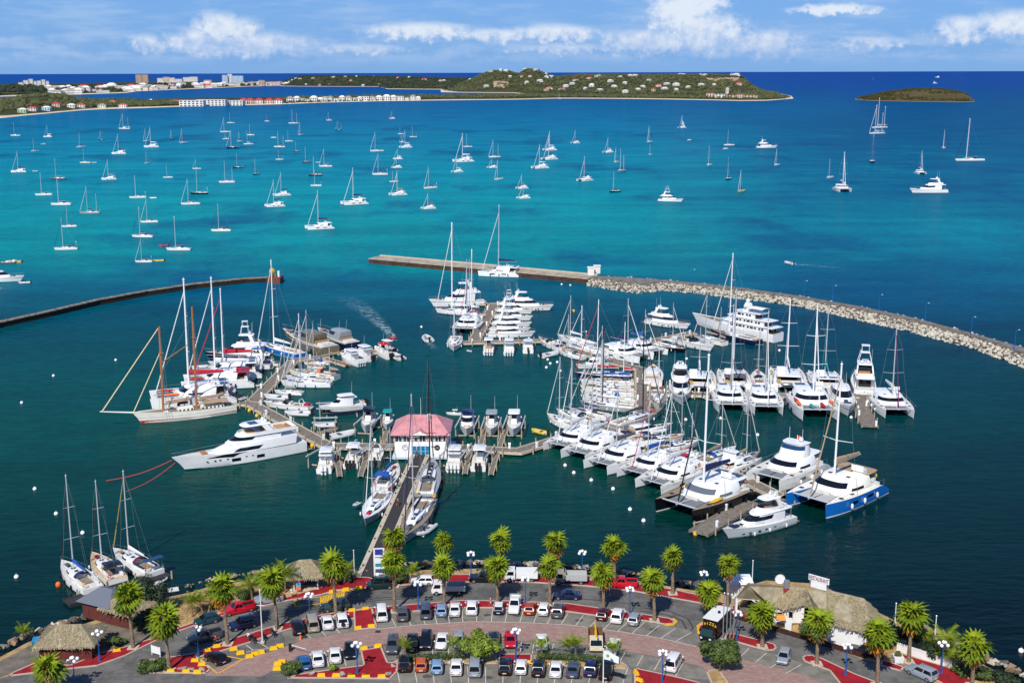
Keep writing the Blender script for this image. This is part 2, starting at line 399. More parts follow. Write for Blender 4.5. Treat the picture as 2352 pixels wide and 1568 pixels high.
# ---------------------------------------------------------------- far buildings
HW = mat('white_render', (226,222,214), .85, var=.08, scale=.2); HP = mat('pink_render', (218,190,176), .85, var=.1, scale=.2)
HB = mat('brown_render', (188,164,142), .85, var=.1, scale=.2); HG = mat('pale_green_render', (176,206,160), .85); HBL = mat('pale_blue_render', (182,206,226), .85)
RR = mat('red_roof', (196,60,64), .8, var=.15, scale=.3); RG = mat('grey_roof', (150,146,140), .85, var=.15, scale=.3); RW = mat('white_roof', (222,222,220), .8); RT = mat('terracotta_roof', (176,98,70), .85, var=.15, scale=.3)
HOUSES = []
def house(p, w, d, h, wm, rm, label, group, roof='hip', floors=0, rz=0., name='house', cat='house', bays=0):
    t = thing(name, label, cat, p, rz, group); HOUSES.append((Vector(p), w/2))
    def wl(mb): mb.box(-w/2, w/2, -d/2, d/2, -h*.6, h)
    obj('wall', (lambda mb: (wl(mb), mb)[1])(MB()), wm, t)
    mb = MB(); e = .5
    if roof == 'hip':
        mb.tap(-w/2-e, w/2+e, -d/2-e, d/2+e, h, -w*.22, w*.22, -.2, .2, h+min(w, d)*.26)
    else: mb.box(-w/2-e, w/2+e, -d/2-e, d/2+e, h, h+.6)
    obj('roof', mb, rm, t)
    nb = bays or max(2, int(w/5))
    for fl in range(max(1, floors)):
        fh = h/max(1, floors); mb = MB()
        for i in range(nb):
            x = -w/2+w*(i+.5)/nb
            mb.box(x-w/nb*.27, x+w/nb*.27, -d/2-.05, -d/2+.2, fl*fh+fh*.25, fl*fh+fh*.78)
        struct(obj('window_row', mb, GLASS, t), 'stuff')
    return t
def at_px(land, x, y): return land.hit(x, y)
def spx(p): return p.y/FPX*1.0          # metres per survey pixel at p (approx.)
# tall hotels
def block(land, x0, x1, ytop, ybase, wm, rm, label, floors, group=None, d=None, roof='flat', name='hotel_building'):
    p = land.hit((x0+x1)/2, ybase)
    w_ = (x1-x0)*spx(p); h = HZ(p, ytop)-p.z
    return house(p, w_, d or min(w_*.6, 40), max(4, h), wm, rm, label, group, roof, floors, 0, name, 'hotel', max(3, int(w_/9)))
block(L4, 314,327,171.5,192, HB, RT, 'left of the twin brown hotel towers on the far shore', 12)
block(L4, 328.5,342,171.5,192, HB, RT, 'right of the twin brown hotel towers on the far shore', 12)
block(L4, 512,524,173,193, HBL, RW, 'left wing of the pale blue hotel on the far shore', 9)
block(L4, 524.5,534,170.5,193, HW, RW, 'tall white centre of the pale blue hotel on the far shore', 10)
block(L4, 534.5,560,174.5,193, HBL, RW, 'long right wing of the pale blue hotel on the far shore', 8)
for i, (a, b, c, e) in enumerate([(45,56,190,200),(56.5,68,185,200),(68.5,78,182,200),(78.5,86,187,200),(88,97,186,202),(97.5,106,183.5,202),(106.5,114,187,202)]):
    block(L4, a, b, c, e, HW, RW, '%s block from the left in the white apartment cluster on the left far shore' % ORD[i+1], 6, 'white apartment cluster')
for i, (a, b, c, e, wm) in enumerate([(363,376,180,191,HW),(376.5,390,177.5,191,HP),(390.5,403,179,191,HW),(404,420,182,192,HW),(422,436,178,188,HW),(436.5,455,177,188,HW),(470,487,184.5,193,HP),(576,582,188,198,HB),(595,609,185,198,HB),(619,645,188.5,198,HP)]):
    block(L4, a, b, c, e, wm, RW, '%s hotel from the left among the mid-rise hotels right of the brown towers' % ORD[i+1], 4, 'mid-rise far shore hotels')
def dome(p):
    t = thing('domed_building', 'wide building with a pale round domed roof on the far shore', 'building', p)
    mb = MB(); mb.box(-42, 42, -22, 22, -10, 14); obj('wall', mb, HP, t); mb = MB(); mb.ball((0, 0, 13), 30, 14, 8, .55); obj('dome', mb, RW, t, smooth=True)
    mb = MB(); [mb.box(x-2, x+2, -22.2, -21.8, 3, 10) for x in range(-38, 40, 8)]; struct(obj('window_row', mb, GLASS, t), 'stuff')
dome(L4.hit(257, 202))
# long white hotel on the spit
hp = [(416,470,231,247.5),(455,520,229.5,246),(505,560,231.5,246)]
for i, (a, b, c, e) in enumerate(hp):
    block(L1, a, b, c, e, HW, RW, ['left part of the long white beachfront hotel left of the red roofs','middle part of the long white beachfront hotel left of the red roofs','right part of the long white beachfront hotel left of the red roofs'][i], 3, None, 30)
block(L1, 392,415,233,240, HW, RT, 'orange-roofed house row left of the long white hotel', 1, None, 14, 'hip', 'house_row')
for i, x in enumerate((560,575,596,619,640)):
    block(L1, x-9, x+9, 230.5, 238, HP if i % 2 else HW, RR, '%s red-roofed hotel house from the left beside the long white hotel' % ORD[i+1], 2, 'red-roofed hotel houses', 22, 'hip')
random.seed(5); i = 0; x = 660
while x < 962:
    wd = random.uniform(9, 17); i += 1; b = 235-(x-660)*.012
    block(L1, x, x+wd, b-random.uniform(6, 11), b-1.5, HW, random.choice([RW,RW,RG]), 'white beach hotel villa in the row behind the pale beach', 2, 'white villas behind the beach', 22, random.choice(['hip','flat','hip']))
    x += wd+random.uniform(-1, 3)
# villas: (land, survey x, y, wall, roof)
vil = []
for x, y, w_, r_ in [(720,180,HW,RR),(767,178,HW,RG),(794,177,HP,RR),(819,176,HW,RW),(858,175.5,HW,RR),(915,179.5,HW,RR),(940,179,HW,RW),(975,184,HP,RR),(1012,187,HW,RG),(1020,186,HW,RW),(690,182,HW,RR),(664,190,HW,RW),(672,186,HW,RW),(680,182,HP,RW),(703,196,HW,RW),(734,196.5,HP,RT),(757,195,HW,RR),(834,198,HW,RW),(872,196,HW,RT),(806,186,HP,RT)]: vil.append((L3,x,y,w_,r_,'the long hill beyond the lagoon'))
for x, y, w_, r_ in [(1127,165.5,HW,RG),(1150,164,HW,RW),(1162,164,HW,RW),(1207,161,HW,RW),(1230,163,HW,RW),(1254,166,HW,RW),(1172,178,HP,RW),(1200,177,HP,RR),(1218,177,HW,RR),(1255,179,HW,RW),(1268,172.5,HW,RW),(1264,177,HW,RW),(1080,180,HW,RW),(1055,182,HW,RW),(1117,201,HG,RW),(1254,208,HP,RT),(1262,206,HW,RT),(1290,207,HP,RT),(1314,194.5,HW,RW),(1352,181,HP,RR),(1372,177,HW,RG),(1401,189,HW,RW),(1359,198,HW,RW),(1412,201,HW,RW),(1424,179,HW,RW),(1344,206,HW,RW),(1322,186,HW,RR),(1240,188,HW,RW),(1300,200,HW,RW),(1378,210,HP,RW),(1210,192,HW,RW)]: vil.append((L2,x,y,w_,r_,'the twin-peaked hill'))
for x, y, w_, r_ in [(1354,181,HW,RR),(1358,199,HW,RW),(1376,176,HW,RG),(1402,188,HW,RW),(1435,194,HW,RW),(1409,201,HP,RW),(1447,175.5,HW,RW),(1458,175.5,HP,RW),(1476,201,HW,RW),(1531,195,HW,RW),(1526,206,HW,RW),(1553,196,HW,RW),(1562,173,HW,RW),(1570,173,HW,RW),(1608,173,HW,RG),(1618,173.5,HW,RW),(1680,173,HW,RG),(1690,173.5,HW,RW),(1436,213,HW,RW),(1553,209,HW,RW),(1512,199,HW,RR),(1580,203,HW,RW),(1490,186,HW,RG),(1610,196,HW,RW),(1640,197,HP,RW),(1696,196,HP,RR),(1465,208,HW,RW),(1500,210,HP,RT)]: vil.append((L2,x,y,w_,r_,'the right end of the headland'))
for (ld, x, y, w_, r_, where) in vil:
    p = ld.hit(x, y)
    if p is None: continue
    cn = {HW.name:'white', HP.name:'pinkish', HG.name:'pale green'}[w_.name]; rn = {RR.name:'red', RG.name:'grey', RW.name:'white', RT.name:'terracotta'}[r_.name]
    house(p, random.uniform(13, 28), random.uniform(9, 14), random.uniform(5, 8), w_, r_, '%s villa, %s roof, on %s' % (cn, rn, where), '%s %s-roofed villas on %s' % (cn, rn, where), 'hip', 2, random.uniform(-.4, .4), 'villa', 'villa')
random.seed(9)
for i in range(90):                                  # town on the low far shore
    x = random.uniform(100, 500) if i < 66 else random.uniform(500, 660); p = L4.at(x, random.uniform(.06, .42))
    rm = random.choice([RW,RW,RW,RG,RR]); rn = {RR.name:'red', RG.name:'grey', RW.name:'white', RT.name:'terracotta'}[rm.name]
    house(p, random.uniform(28, 60), 24, random.uniform(9, 18), HW, rm, 'small house with a %s roof in the far shore town' % rn, '%s-roofed houses in the far shore town' % rn, random.choice(['hip','flat']), 2, random.uniform(-.3, .3))
for x, y, w_, r_, lb in [(53,259,HG,RW,'pale green house below the left hill by the beach'),(76,255,HW,RR,'white house with a red roof right of the pale green house'),(108,254,HBL,RW,'pale blue house on the left hill beach'),(131,245,HP,RR,'pink house with a red roof on the left hill slope'),(165,248,HW,RW,'white house at the foot of the left hill, right side'),(188,247,HW,RR,'white house with a long red roof right of the left hill'),(283,247,HW,RR,'white red-roofed house left of the dark beach trees'),(235,248,HW,RG,'white grey-roofed house on the left beach'),(345,236,HW,RW,'white building behind the dark beach trees'),(260,239,HP,RT,'orange-roofed building behind the left beach')]:
    p = L1.hit(x, y); house(p, 18, 12, 7, w_, r_, lb, None, 'hip', 2)
# walled hotel complex with a white tower at the foot of the headland
for i, (a, b, c, e, wm) in enumerate([(1622,1640,214,228,HP),(1641,1664,217,229,HW),(1668,1690,219,229.5,HP),(1692,1706,217,229,HP),(1708,1738,219,229,HP)]):
    block(L2, a, b, c, e-2, wm, RW if i == 1 else RT, '%s building from the left in the pink hotel complex below the headland cliff' % ORD[i+1], 3, 'pink hotel complex', 14)
block(L2, 1666.5, 1673, 201, 217, HW, RW, 'slim white tower above the pink hotel complex', 5, None, 10, name='white_tower')
clump_mesh(scatter(L2, 3600, .12, .75, (1030,1790), 4, 9), 'headland_woods', VEG1, 'woods covering the hilly headland')
clump_mesh(scatter(L3, 1500, .04, .7, (655,1190), 6, 12), 'far_hill_woods', VEG2, 'dark woods on the long hill beyond the lagoon')
clump_mesh(scatter(L4, 900, .08, .7, (-50,690), 6, 13, 0)+scatter(L4, 160, .2, .6, (40,100), 10, 18, -1), 'far_shore_trees', VEG2, 'trees among the far shore hotels')
clump_mesh(scatter(L1, 900, .2, .8, (-50,330), 4, 9)+scatter(L1, 900, .35, .9, (650,1240), 3, 7, -.5)+scatter(L1, 900, .2, .9, (1240,1800), 4, 8, -.4)+scatter(L1, 300, .12, .5, (290,420), 6, 11, -1), 'spit_trees', VEG1, 'trees and scrub along the beach spit')
clump_mesh(scatter(L5, 500, .1, .8, (1975,2225), 2.5, 5, -.1), 'island_scrub', mat('island_scrub_leaf', (70,66,36), .9, var=.4, scale=.03, sub=(46,50,26), spec=.1), 'low brown scrub on the island')


random.seed(61); _pt = []
for _ in range(150):
    p = L1.at(random.uniform(655, 970), random.uniform(.06, .3))
    if p is not None and p.z > .5: _pt.append((p, random.uniform(2., 4.2)))
clump_mesh(_pt, 'beach_palms', VEG2, 'dark palms dotted in front of the white beach villas')
def cliff(name, x0, x1, y0, y1, lb, seed):
    random.seed(seed); mb = MB(); nx, ny = 30, 9
    for i in range(nx+1):
        for j in range(ny+1):
            f, g = i/nx, j/ny; yy = y0+(y1-y0)*g+1.6*math.sin(f*7+seed)*(g-.5); p = L2.hit(x0+(x1-x0)*f, yy); e = min(f, 1-f, g*1.2, (1-g)*1.2)
            d = min(1, e*5); k_ = noise.fractal(Vector((p.x*.03, p.z*.06, seed)), .8, 2.2, 5); mb.v.append((p.x+random.uniform(-3, 3), p.y-(10*k_+9)*d+4*(1-d), p.z+random.uniform(-1, 1)*d+2*d-5*(1-d)))
    mb.f = [(i*(ny+1)+j, (i+1)*(ny+1)+j, (i+1)*(ny+1)+j+1, i*(ny+1)+j+1) for i in range(nx) for j in range(ny)]
    struct(obj(name, mb, mat('tan_cliff_rock', (196,166,134), .95, var=.45, scale=.03, sub=(140,112,90), bump=.6)), label=lb)
cliff('cliff', 1606, 1712, 177, 193, 'tan rock cliff near the right end of the headland', 2)
cliff('bare_slope', 1128, 1176, 184, 204, 'bare brown earth slope below the left peak', 5)
# ---------------------------------------------------------------- boat builders (bow along +x, waterline z = 0)
def hull_st(L, B, F, stern=.78, p=2.2, rake=.07, sheer=.3, n=12, scoop=0., y0=0.):
    out = []
    for i in range(n+1):
        u = i/n
        w = B/2*(stern+(1-stern)*math.sin(min(1, u/.45)*PI/2))*(1-max(0, (u-.4)/.6)**p)
        w = max(w, .03)
        zt = F*(1+sheer*u*u)
        if scoop and u < .12: zt *= 1-scoop*(1-u/.12)
        pt = []
        for lv, wf, rk in ((1., 1., 0.), (.5, .992, rake*.5), (.16/F if F > .2 else .5, .97, rake*.8), (-.35/F, .8, rake)):
            pt.append((-L/2+u*L*(1-rk), w*wf, zt*lv if lv > 0 else -.35))
        out.append((u, pt))
    return out
def hull_mb(mb, st, y0=0.):
    rings = []
    for u, pt in st:
        rings.append([(x, y0-w, z) for x, w, z in pt]+[(x, y0+w, z) for x, w, z in reversed(pt)])
    mb.loft(rings, True, True, False)
def deck_mb(mb, st, y0=0., dz=-.04, ins=.04):
    n = len(st)
    vs = [(p[0][0], y0-max(0.01, p[0][1]-ins), p[0][2]+dz) for _, p in st]+[(p[0][0], y0+max(.01, p[0][1]-ins), p[0][2]+dz) for _, p in st]
    mb.add(vs, [(i, i+1, n+i+1, n+i) for i in range(n-1)])
def stripe_mb(mb, st, z0, z1, y0=0., out=.02):
    for sg in (-1, 1):
        vs = []
        for u, pt in st:
            def at(z):
                for (xa, wa, za), (xb, wb, zb) in zip(pt, pt[1:]):
                    if za >= z >= zb:
                        f = (za-z)/(za-zb+1e-9); return xa+(xb-xa)*f, wa+(wb-wa)*f
                return pt[0][0], pt[0][1]
            a, b = at(z0), at(z1)
            vs += [(a[0]+out*.3*(u > .95), y0+sg*(a[1]+out), z0), (b[0]+out*.3*(u > .95), y0+sg*(b[1]+out), z1)]
        n = len(st); mb.add(vs, [(2*i, 2*i+2, 2*i+3, 2*i+1) for i in range(n-1)])
NS = 9
def outline(xb, xf, hw, z, p=2.4, xs=.5, back=.93):
    s = xb+(xf-xb)*xs; pts = [(xb, hw*back), (xb+(s-xb)*.35, hw), (s, hw)]
    for i in range(1, NS-2):
        a = i/(NS-3)*PI/2
        pts.append((s+(xf-s)*math.sin(a)**(2/p), hw*math.cos(a)**(2/p) if i < NS-3 else 0.))
    r = [(x, -y, z) for x, y in pts]+[(x, y, z) for x, y in reversed(pts[:-1])]
    return r
def cabin_mb(mb, levels, p=2.4, xs=.5): mb.loft([outline(a, b, c, z, p, xs) for z, a, b, c in levels])
def band_mb(mb, l0, l1, f0, f1, i0, i1, p=2.4, xs=.5, out=.025):
    def ring(f):
        z, a, b, c = [u+(v-u)*f for u, v in zip(l0, l1)]
        return outline(a, b+out, c+out, z, p, xs)
    A, Bq = ring(f0), ring(f1); n = len(A)
    idx = [i % n for i in range(i0, i1+1)]
    mb.add([A[i] for i in idx]+[Bq[i] for i in idx], [(j, j+1, len(idx)+j+1, len(idx)+j) for j in range(len(idx)-1)])
NO = 2*NS-3                                             # points in an outline

def rig(t, key, mx, mz, top, bowx, bowz, sternx, beam, chz, boom=4.2, cover=NAVY, mast=ALU, furl=WCAN, boomz=1.3, spreads=2, mr=.12, frac=.92, stern_stay=True, coverr=.2):
    k_ = (key, round(top, 1), mr)
    def ma(mb):
        mb.tube((mx, 0, mz), (mx-.012*top, 0, top), mr, mr*.75, 8); mb.tube((mx-.012*top, 0, top), (mx-.012*top, 0, top+.5), .03, .02, 4); mb.ball((mx-.012*top, 0, top+.1), mr*1.2, 6, 4)
    m_ = part('mast', k_, ma, mast, t, smooth=True)
    for i in range(spreads):
        z = mz+(top-mz)*(i+1)/(spreads+1); w_ = beam*.30*(1-.25*i)
        part('spreader', k_+(i,), lambda mb: (mb.tube((mx-.01*z, 0, z), (mx-.25-.01*z, -w_, z+.1), .05, .035, 4), mb.tube((mx-.01*z, 0, z), (mx-.25-.01*z, w_, z+.1), .05, .035, 4)), mast, m_)
    if boom:
        b_ = part('boom', k_+(boom,), lambda mb: mb.tube((mx-.15, 0, mz+boomz), (mx-boom, 0, mz+boomz+.1), .09, .08, 6), mast, t, smooth=True)
        if cover:
            def cv(mb):
                R = []
                for i in range(6):
                    f = i/5; x = mx-.1-(boom-.3)*f; rr = coverr*(1.25-.7*f)
                    R.append([(x, math.cos(a)*rr*.7, mz+boomz+.12+rr*.9+math.sin(a)*rr*1.3) for a in [j*PI/3.5 for j in range(7)]])
                mb.loft(R)
            part('sail_cover', k_+(boom,), cv, cover, b_, smooth=True)
    hz = mz+(top-mz)*frac; hx = mx-.012*hz
    if furl: part('furled_sail', k_+(bowx,), lambda mb: mb.tube((bowx, 0, bowz+.3), (hx+.1, 0, hz), min(.1, mr*.8), mr*.45, 6), furl, t, smooth=True)
    def rg(mb):
        r = .016
        for s in (-1, 1):
            pts = [(mx-.3, s*beam*.46, chz)]
            if spreads:
                for i in range(spreads):
                    z = mz+(top-mz)*(i+1)/(spreads+1); pts.append((mx-.25-.01*z, s*beam*.30*(1-.25*i), z+.1))
            pts.append((mx-.012*top, 0, top*.98)); mb.path(pts, r, 3)
        if stern_stay: mb.tube((sternx, 0, chz), (mx-.012*top, 0, top), r, r, 3)
        mb.tube((bowx, 0, bowz), (hx, 0, hz), r, r, 3)
    part('rigging', k_+(bowx, beam), rg, STEEL, t)
    return m_

def sloop(label, P, rz, L, hull=WHITE, cover=NAVY, deck=DECK, top=None, ketch=None, hood=NAVY, bimini=None, furl=WCAN, mast=ALU, stripe=HNAVY, group=None, name='sailboat', fat=1., arch=False, panels=False, cat='sailboat', toprail=None, detail=True, boom=True):
    s = L/12.; sf = 1. if L <= 13 else max(.66, 1-(L-13)*.028); t = thing(name, label, cat, P, rz, group, s); t.scale = (s, s*sf, s*sf)
    tabs = top or L*1.35; th = tabs/(s*sf); th = round(th*2)/2
    if not name.startswith('anchored'): fat = round(max(.10, tabs*.0052)*min(1.5, fat)/s/.12, 2)
    B, F = 3.8, 1.15; st = hull_st(12, B, F, .8, 2.1, .06, .28, 12)
    K = 'slp'
    h = part('hull', K, lambda mb: hull_mb(mb, st), hull, t, smooth=True)
    if stripe: part('waterline_stripe', K, lambda mb: stripe_mb(mb, st, .02, .2), stripe, h)
    part('deck', K, lambda mb: deck_mb(mb, st), deck, t)
    if toprail: part('gunwale', K, lambda mb: stripe_mb(mb, st, F*.93, F*.99), toprail, h)
    lv = [(1.1, -1.6, 3.0, 1.15), (1.62, -1.5, 2.2, .95)]
    c = part('cabin_roof', K, lambda mb: cabin_mb(mb, lv, 2.2, .45), WHITE, t, smooth=True)
    for sg, (i0, i1) in (('p', (0, 4)), ('s', (NO-5, NO-1))):
        part('window', K+sg, lambda mb: band_mb(mb, lv[0], lv[1], .35, .8, i0, i1, 2.2, .45), GLASS, c)
    if detail:
        for i, x in enumerate((2.9, 1.4, .1)):
            part('hatch', K+str(i), lambda mb: mb.box(x-.28, x+.28, -.28, .28, 1.36 if i == 0 else 1.62, 1.46 if i == 0 else 1.68), GLASS, t)
        def ck(mb):
            mb.box(-5.0, -1.7, -1.25, -.85, 1.12, 1.45); mb.box(-5.0, -1.7, .85, 1.25, 1.12, 1.45); mb.box(-5.1, -4.9, -1.2, 1.2, 1.12, 1.4)
        part('cockpit_coaming', K, ck, WHITE, t)
        part('cockpit_sole', K, lambda mb: mb.box(-4.9, -1.75, -.85, .85, 1.10, 1.16), TEAK, t)
        part('wheel', K, lambda mb: mb.path([(-4.1, .55*math.cos(a*PI/4), 1.75+.55*math.sin(a*PI/4)) for a in range(9)], .03, 4), STEEL, t)
        def rl(mb):
            pts = {}
            for sg in (-1, 1):
                q = [(p[0][0], sg*(p[0][1]-.08), p[0][2]) for u, p in st[::2]]
                for a in q: mb.tube(a, (a[0], a[1], a[2]+.62), .018, .018, 3)
                mb.path([(a[0], a[1], a[2]+.6) for a in q], .014, 3)
        part('guard_rail', K, rl, STEEL, t)
    if hood:
        def hd(mb):
            R = []
            for x, hh in ((-1.35, .15), (-1.6, .75), (-2.3, .8)): R.append([(x, 1.1*math.cos(a*PI/6), 1.5+hh*math.sin(a*PI/6)) for a in range(7)])
            mb.loft(R, False, False, False)
        part('spray_hood', K, hd, hood, t, smooth=True)
    if bimini:
        bi = part('bimini', K, lambda mb: mb.loft([[(x, y, 3.0-.06*abs(y)**2-.05*abs(x+3.8)) for y in (-1.3, -.6, 0, .6, 1.3)]+[(x, y, 2.94-.06*abs(y)**2-.05*abs(x+3.8)) for y in (1.3, .6, 0, -.6, -1.3)] for x in (-2.7, -3.8, -5.0)]), bimini, t)
        part('bimini_frame', K, lambda mb: [mb.tube((x, y, 1.2), (x, y, 2.9), .025, .025, 4) for x in (-2.8, -4.9) for y in (-1.25, 1.25)], STEEL, bi)
    if arch or panels:
        part('stern_arch', K, lambda mb: mb.path([(-5.6, -1.4, 1.1), (-5.7, -1.4, 3.0), (-5.7, 1.4, 3.0), (-5.6, 1.4, 1.1)], .05, 5), STEEL, t)
        if panels:
            for i, y in enumerate((-.78, .78)): part('solar_panel', K+str(i), lambda mb: mb.box(-6.2, -5.1, y-.7, y+.7, 3.05, 3.1), GLASSB, t)
        else: part('wind_generator', K, lambda mb: (mb.tube((-5.6, 1.2, 1.1), (-5.6, 1.2, 4.2), .04, .04, 5), mb.ball((-5.6, 1.2, 4.3), .28, 8, 5)), WHITE, t)
    if not name.startswith('anchored'):
        v = sum(map(ord, label)) % 5
        for sg in (-1, 1):
            for i, x in enumerate((2.2, -.2, -2.6)): part('fender', K+'%d%d' % (sg, i), lambda mb: mb.ball((x, sg*(1.98 if x < 2 else 1.72), .62), .15, 7, 5, 2.2), (HNAVY, WHITE, HBLACK, HBLUE, WHITE)[v], t)
        part('lifebuoy', K, lambda mb: mb.path([(-5.6, 1.1+.24*math.cos(a*PI/4), 1.75+.24*math.sin(a*PI/4)) for a in range(9)], .07, 5), (YELLOW, ORANGE, YELLOW, WHITE, RED)[v], t)
        part('deck_box', K+str(v), lambda mb: mb.box(3.4, 4.1, -.3, .3, 1.25, 1.55), (BROWN, DECK, GREYC, BLUE, RED)[v], t)
        for sg in (-1, 1): part('cockpit_cushion', K+str(sg), lambda mb: mb.box(-4.7, -1.9, sg*1.05-.18, sg*1.05+.18, 1.45, 1.53), (NAVY, TAN, DECK, GREYC, WCAN)[v], t)
    mr = .12*fat
    rig(t, K+str(fat), 1.3, 1.6, th, 5.7, 1.45, -5.8, B, 1.2, 4.6 if boom else 0, cover, mast, furl, 1.0, 2, mr)
    if ketch:
        rig(t, K+'mz'+str(fat), -4.2, 1.4, round(th*.72*2)/2, 1.0, 1.7, -5.9, 2.6, 1.2, 2.2, cover, mast, None, .9, 1, mr*.8, .95, False)
    return t

def catamaran(label, P, rz, L, hull=WHITE, cover=WCAN, top=None, furl=WCAN, mast=ALU, bimini=WHITE, group=None, name='catamaran', fat=1., deck=DECK, hwin=True, kay=None, glass=GLASS, cat='catamaran', power=False, fly=True, roof=WHITE, boom=True, br=1., net=NET):
    s = L/13.; t = thing(name, label, cat, P, rz, group, s); K = 'cat%.2f' % br
    th = round((top or L*1.4)/s*2)/2
    if not name.startswith('anchored'): fat = round(max(.11, th*s*.0055)*min(1.45, fat)/s/.16, 2)
    st = hull_st(13, 1.75, 1.55, .8, 2.6, .025, .12, 12, .6)
    HY = 2.65*br
    for sg in (-1, 1):
        h = part('hull', K+str(sg), lambda mb: hull_mb(mb, st, sg*HY), hull, t, smooth=True)
        part('side_deck', K+str(sg), lambda mb: deck_mb(mb, st, sg*HY), deck, h)
        part('waterline_stripe', K+str(sg), lambda mb: stripe_mb(mb, st, .02, .16, sg*HY), HNAVY if hull is WHITE else WHITE, h)
        if hwin:
            for i, x in enumerate((1.6, -1.9)): part('hull_window', K+'%d%d' % (sg, i), lambda mb: mb.box(x-.7, x+.7, sg*(HY+.86)-.03, sg*(HY+.86)+.03, .85, 1.15), GLASS, h)
        part('hatch', K+str(sg), lambda mb: [mb.box(x-.25, x+.25, sg*HY-.25, sg*HY+.25, 1.6, 1.66) for x in (3.2, .9)], GLASS, h)
    part('bridge_deck', K, lambda mb: mb.tap(-5.4, 2.6, -HY, HY, .75, -5.4, 2.3, -HY, HY, 1.56), WHITE if hull is not CREAM else CREAM, t)
    l0, l1, l2, l3 = (1.5, -3.4, 2.5, HY+.25), (2.15, -3.5, 2.1, HY+.1), (2.8, -3.6, 1.0, HY-.35), (2.95, -3.5, .6, HY-.6)
    c = part('saloon', K, lambda mb: cabin_mb(mb, [l0, l1, l2, l3], 2.8, .35), roof, t, smooth=True)
    part('saloon_window', K+'f', lambda mb: band_mb(mb, l1, l2, .05, .8, 3, NO-4, 2.8, .35), glass, c)
    for q, (i0, i1) in enumerate(((0, 2), (NO-3, NO-1))): part('side_window', K+str(q), lambda mb: band_mb(mb, l0, l1, .55, 1., i0, i1, 2.8, .35), glass, c)
    if bimini: part('cockpit_roof', K, lambda mb: cabin_mb(mb, [(2.82, -5.7, -2.6, HY-.4), (2.98, -5.5, -2.6, HY-.55)], 6, .8), bimini, t, smooth=True)
    part('saloon_door', K, lambda mb: mb.box(-3.62, -3.5, -HY+.7, HY-.7, 1.62, 2.72), GLASS, c)
    part('cockpit_floor', K, lambda mb: mb.box(-5.35, -3.55, -HY+.45, HY-.45, 1.555, 1.58), TEAK, t)
    part('roof_post', K, lambda mb: [mb.tube((-5.3, y, 1.5), (-5.4, y, 2.85), .05, .05, 5) for y in (-HY+.6, HY-.6)], STEEL, t)
    part('cockpit_seat', K, lambda mb: (mb.box(-5.3, -4.8, -HY+.5, HY-.5, 1.55, 1.95), mb.box(-4.8, -3.7, -HY+.5, -HY+1.1, 1.55, 1.95)), DECK, t)
    for sg in (-1, 1): part('trampoline', K+str(sg), lambda mb: mb.tap(2.4, 5.3, sg*.12 if sg > 0 else -HY+.75, HY-.75 if sg > 0 else -.12, 1.42, 2.4, 5.3, sg*.12 if sg > 0 else -HY+.72, HY-.72 if sg > 0 else -.12, 1.46), net, t)
    cb = part('cross_beam', K, lambda mb: mb.tube((5.35, -HY, 1.6), (5.35, HY, 1.6), .11, .11, 6), ALU, t)
    if not power:
        part('bowsprit', K, lambda mb: mb.tube((2.4, 0, 1.5), (5.9, 0, 1.62), .09, .09, 6), ALU, cb)
        if fly:
            part('helm_station', K, lambda mb: (mb.box(-3.4, -2.6, .6, 2.0, 2.9, 3.5), mb.box(-2.5, -2.4, .5, 2.1, 3.3, 4.0)), WHITE, t)
        rig(t, K+str(fat), .5, 2.9, th, 5.5, 1.7, -5.6, 6.6*br, 1.6, 5.6 if boom else 0, cover, mast, furl, 1.5, 2, .16*fat, .88, False, .3)
    else:
        a0, a1, a2 = (2.9, -2.9, .2, 2.0), (3.9, -2.9, -.3, 1.85), (4.5, -2.8, -.8, 1.7)
        f_ = part('flybridge', K, lambda mb: cabin_mb(mb, [a0, a1, a2, (4.62, -3.2, -.6, 1.8)], 3, .3), WHITE, t, smooth=True)
        part('flybridge_window', K, lambda mb: band_mb(mb, a1, a2, .05, .9, 1, NO-2, 3, .3), GLASSB, f_)
        part('radar', K, lambda mb: (mb.tube((-2.4, 0, 4.6), (-2.4, 0, 5.5), .06, .05, 5), mb.ball((-2.4, .6, 5.0), .32, 8, 6), mb.tube((-2.0, -1, 4.6), (-2.0, -1, 6.6), .03, .02, 4), mb.tube((-2.0, 1, 4.6), (-2.0, 1, 6.6), .03, .02, 4)), WHITE, f_)
    part('cabin_hatch', K, lambda mb: [mb.box(x-.22, x+.22, y-.22, y+.22, 2.94, 2.99) for x, y in ((-.6, 1.2), (-.6, -1.2))], GLASS, c)
    part('foredeck_locker', K, lambda mb: mb.box(2.38, 2.9, -.9, .9, 1.47, 1.7), DECK, t)
    if not name.startswith('anchored'):
        v = sum(map(ord, label)) % 6; fm = (HNAVY, WHITE, HBLACK)[v % 3]
        for sg in (-1, 1):
            for i, x in enumerate((2.4, -.4, -3.2)): part('fender', K+'%d%d' % (sg, i), lambda mb: mb.ball((x, sg*(HY+1.02), .75), .17, 7, 5, 2.2), fm, t)
        if v in (0, 2, 5) and not power:
            for i, y in enumerate((-1.1, 1.1)): part('solar_panel', K+str(i), lambda mb: mb.box(-5.3, -4.2, y-.8, y+.8, 3.0, 3.04), GLASSB, t)
        if v in (1, 2, 4): part('tender', K, lambda mb: mb.loft([[(-6.3+.42*w_*math.cos(a*PI/4), y, 1.55+.3*w_*math.sin(a*PI/4)) for a in range(8)] for y, w_ in ((-1.7, .35), (-1.2, 1), (.9, 1), (1.5, .5))]), RUBB if v != 4 else HDGREY, t, smooth=True)
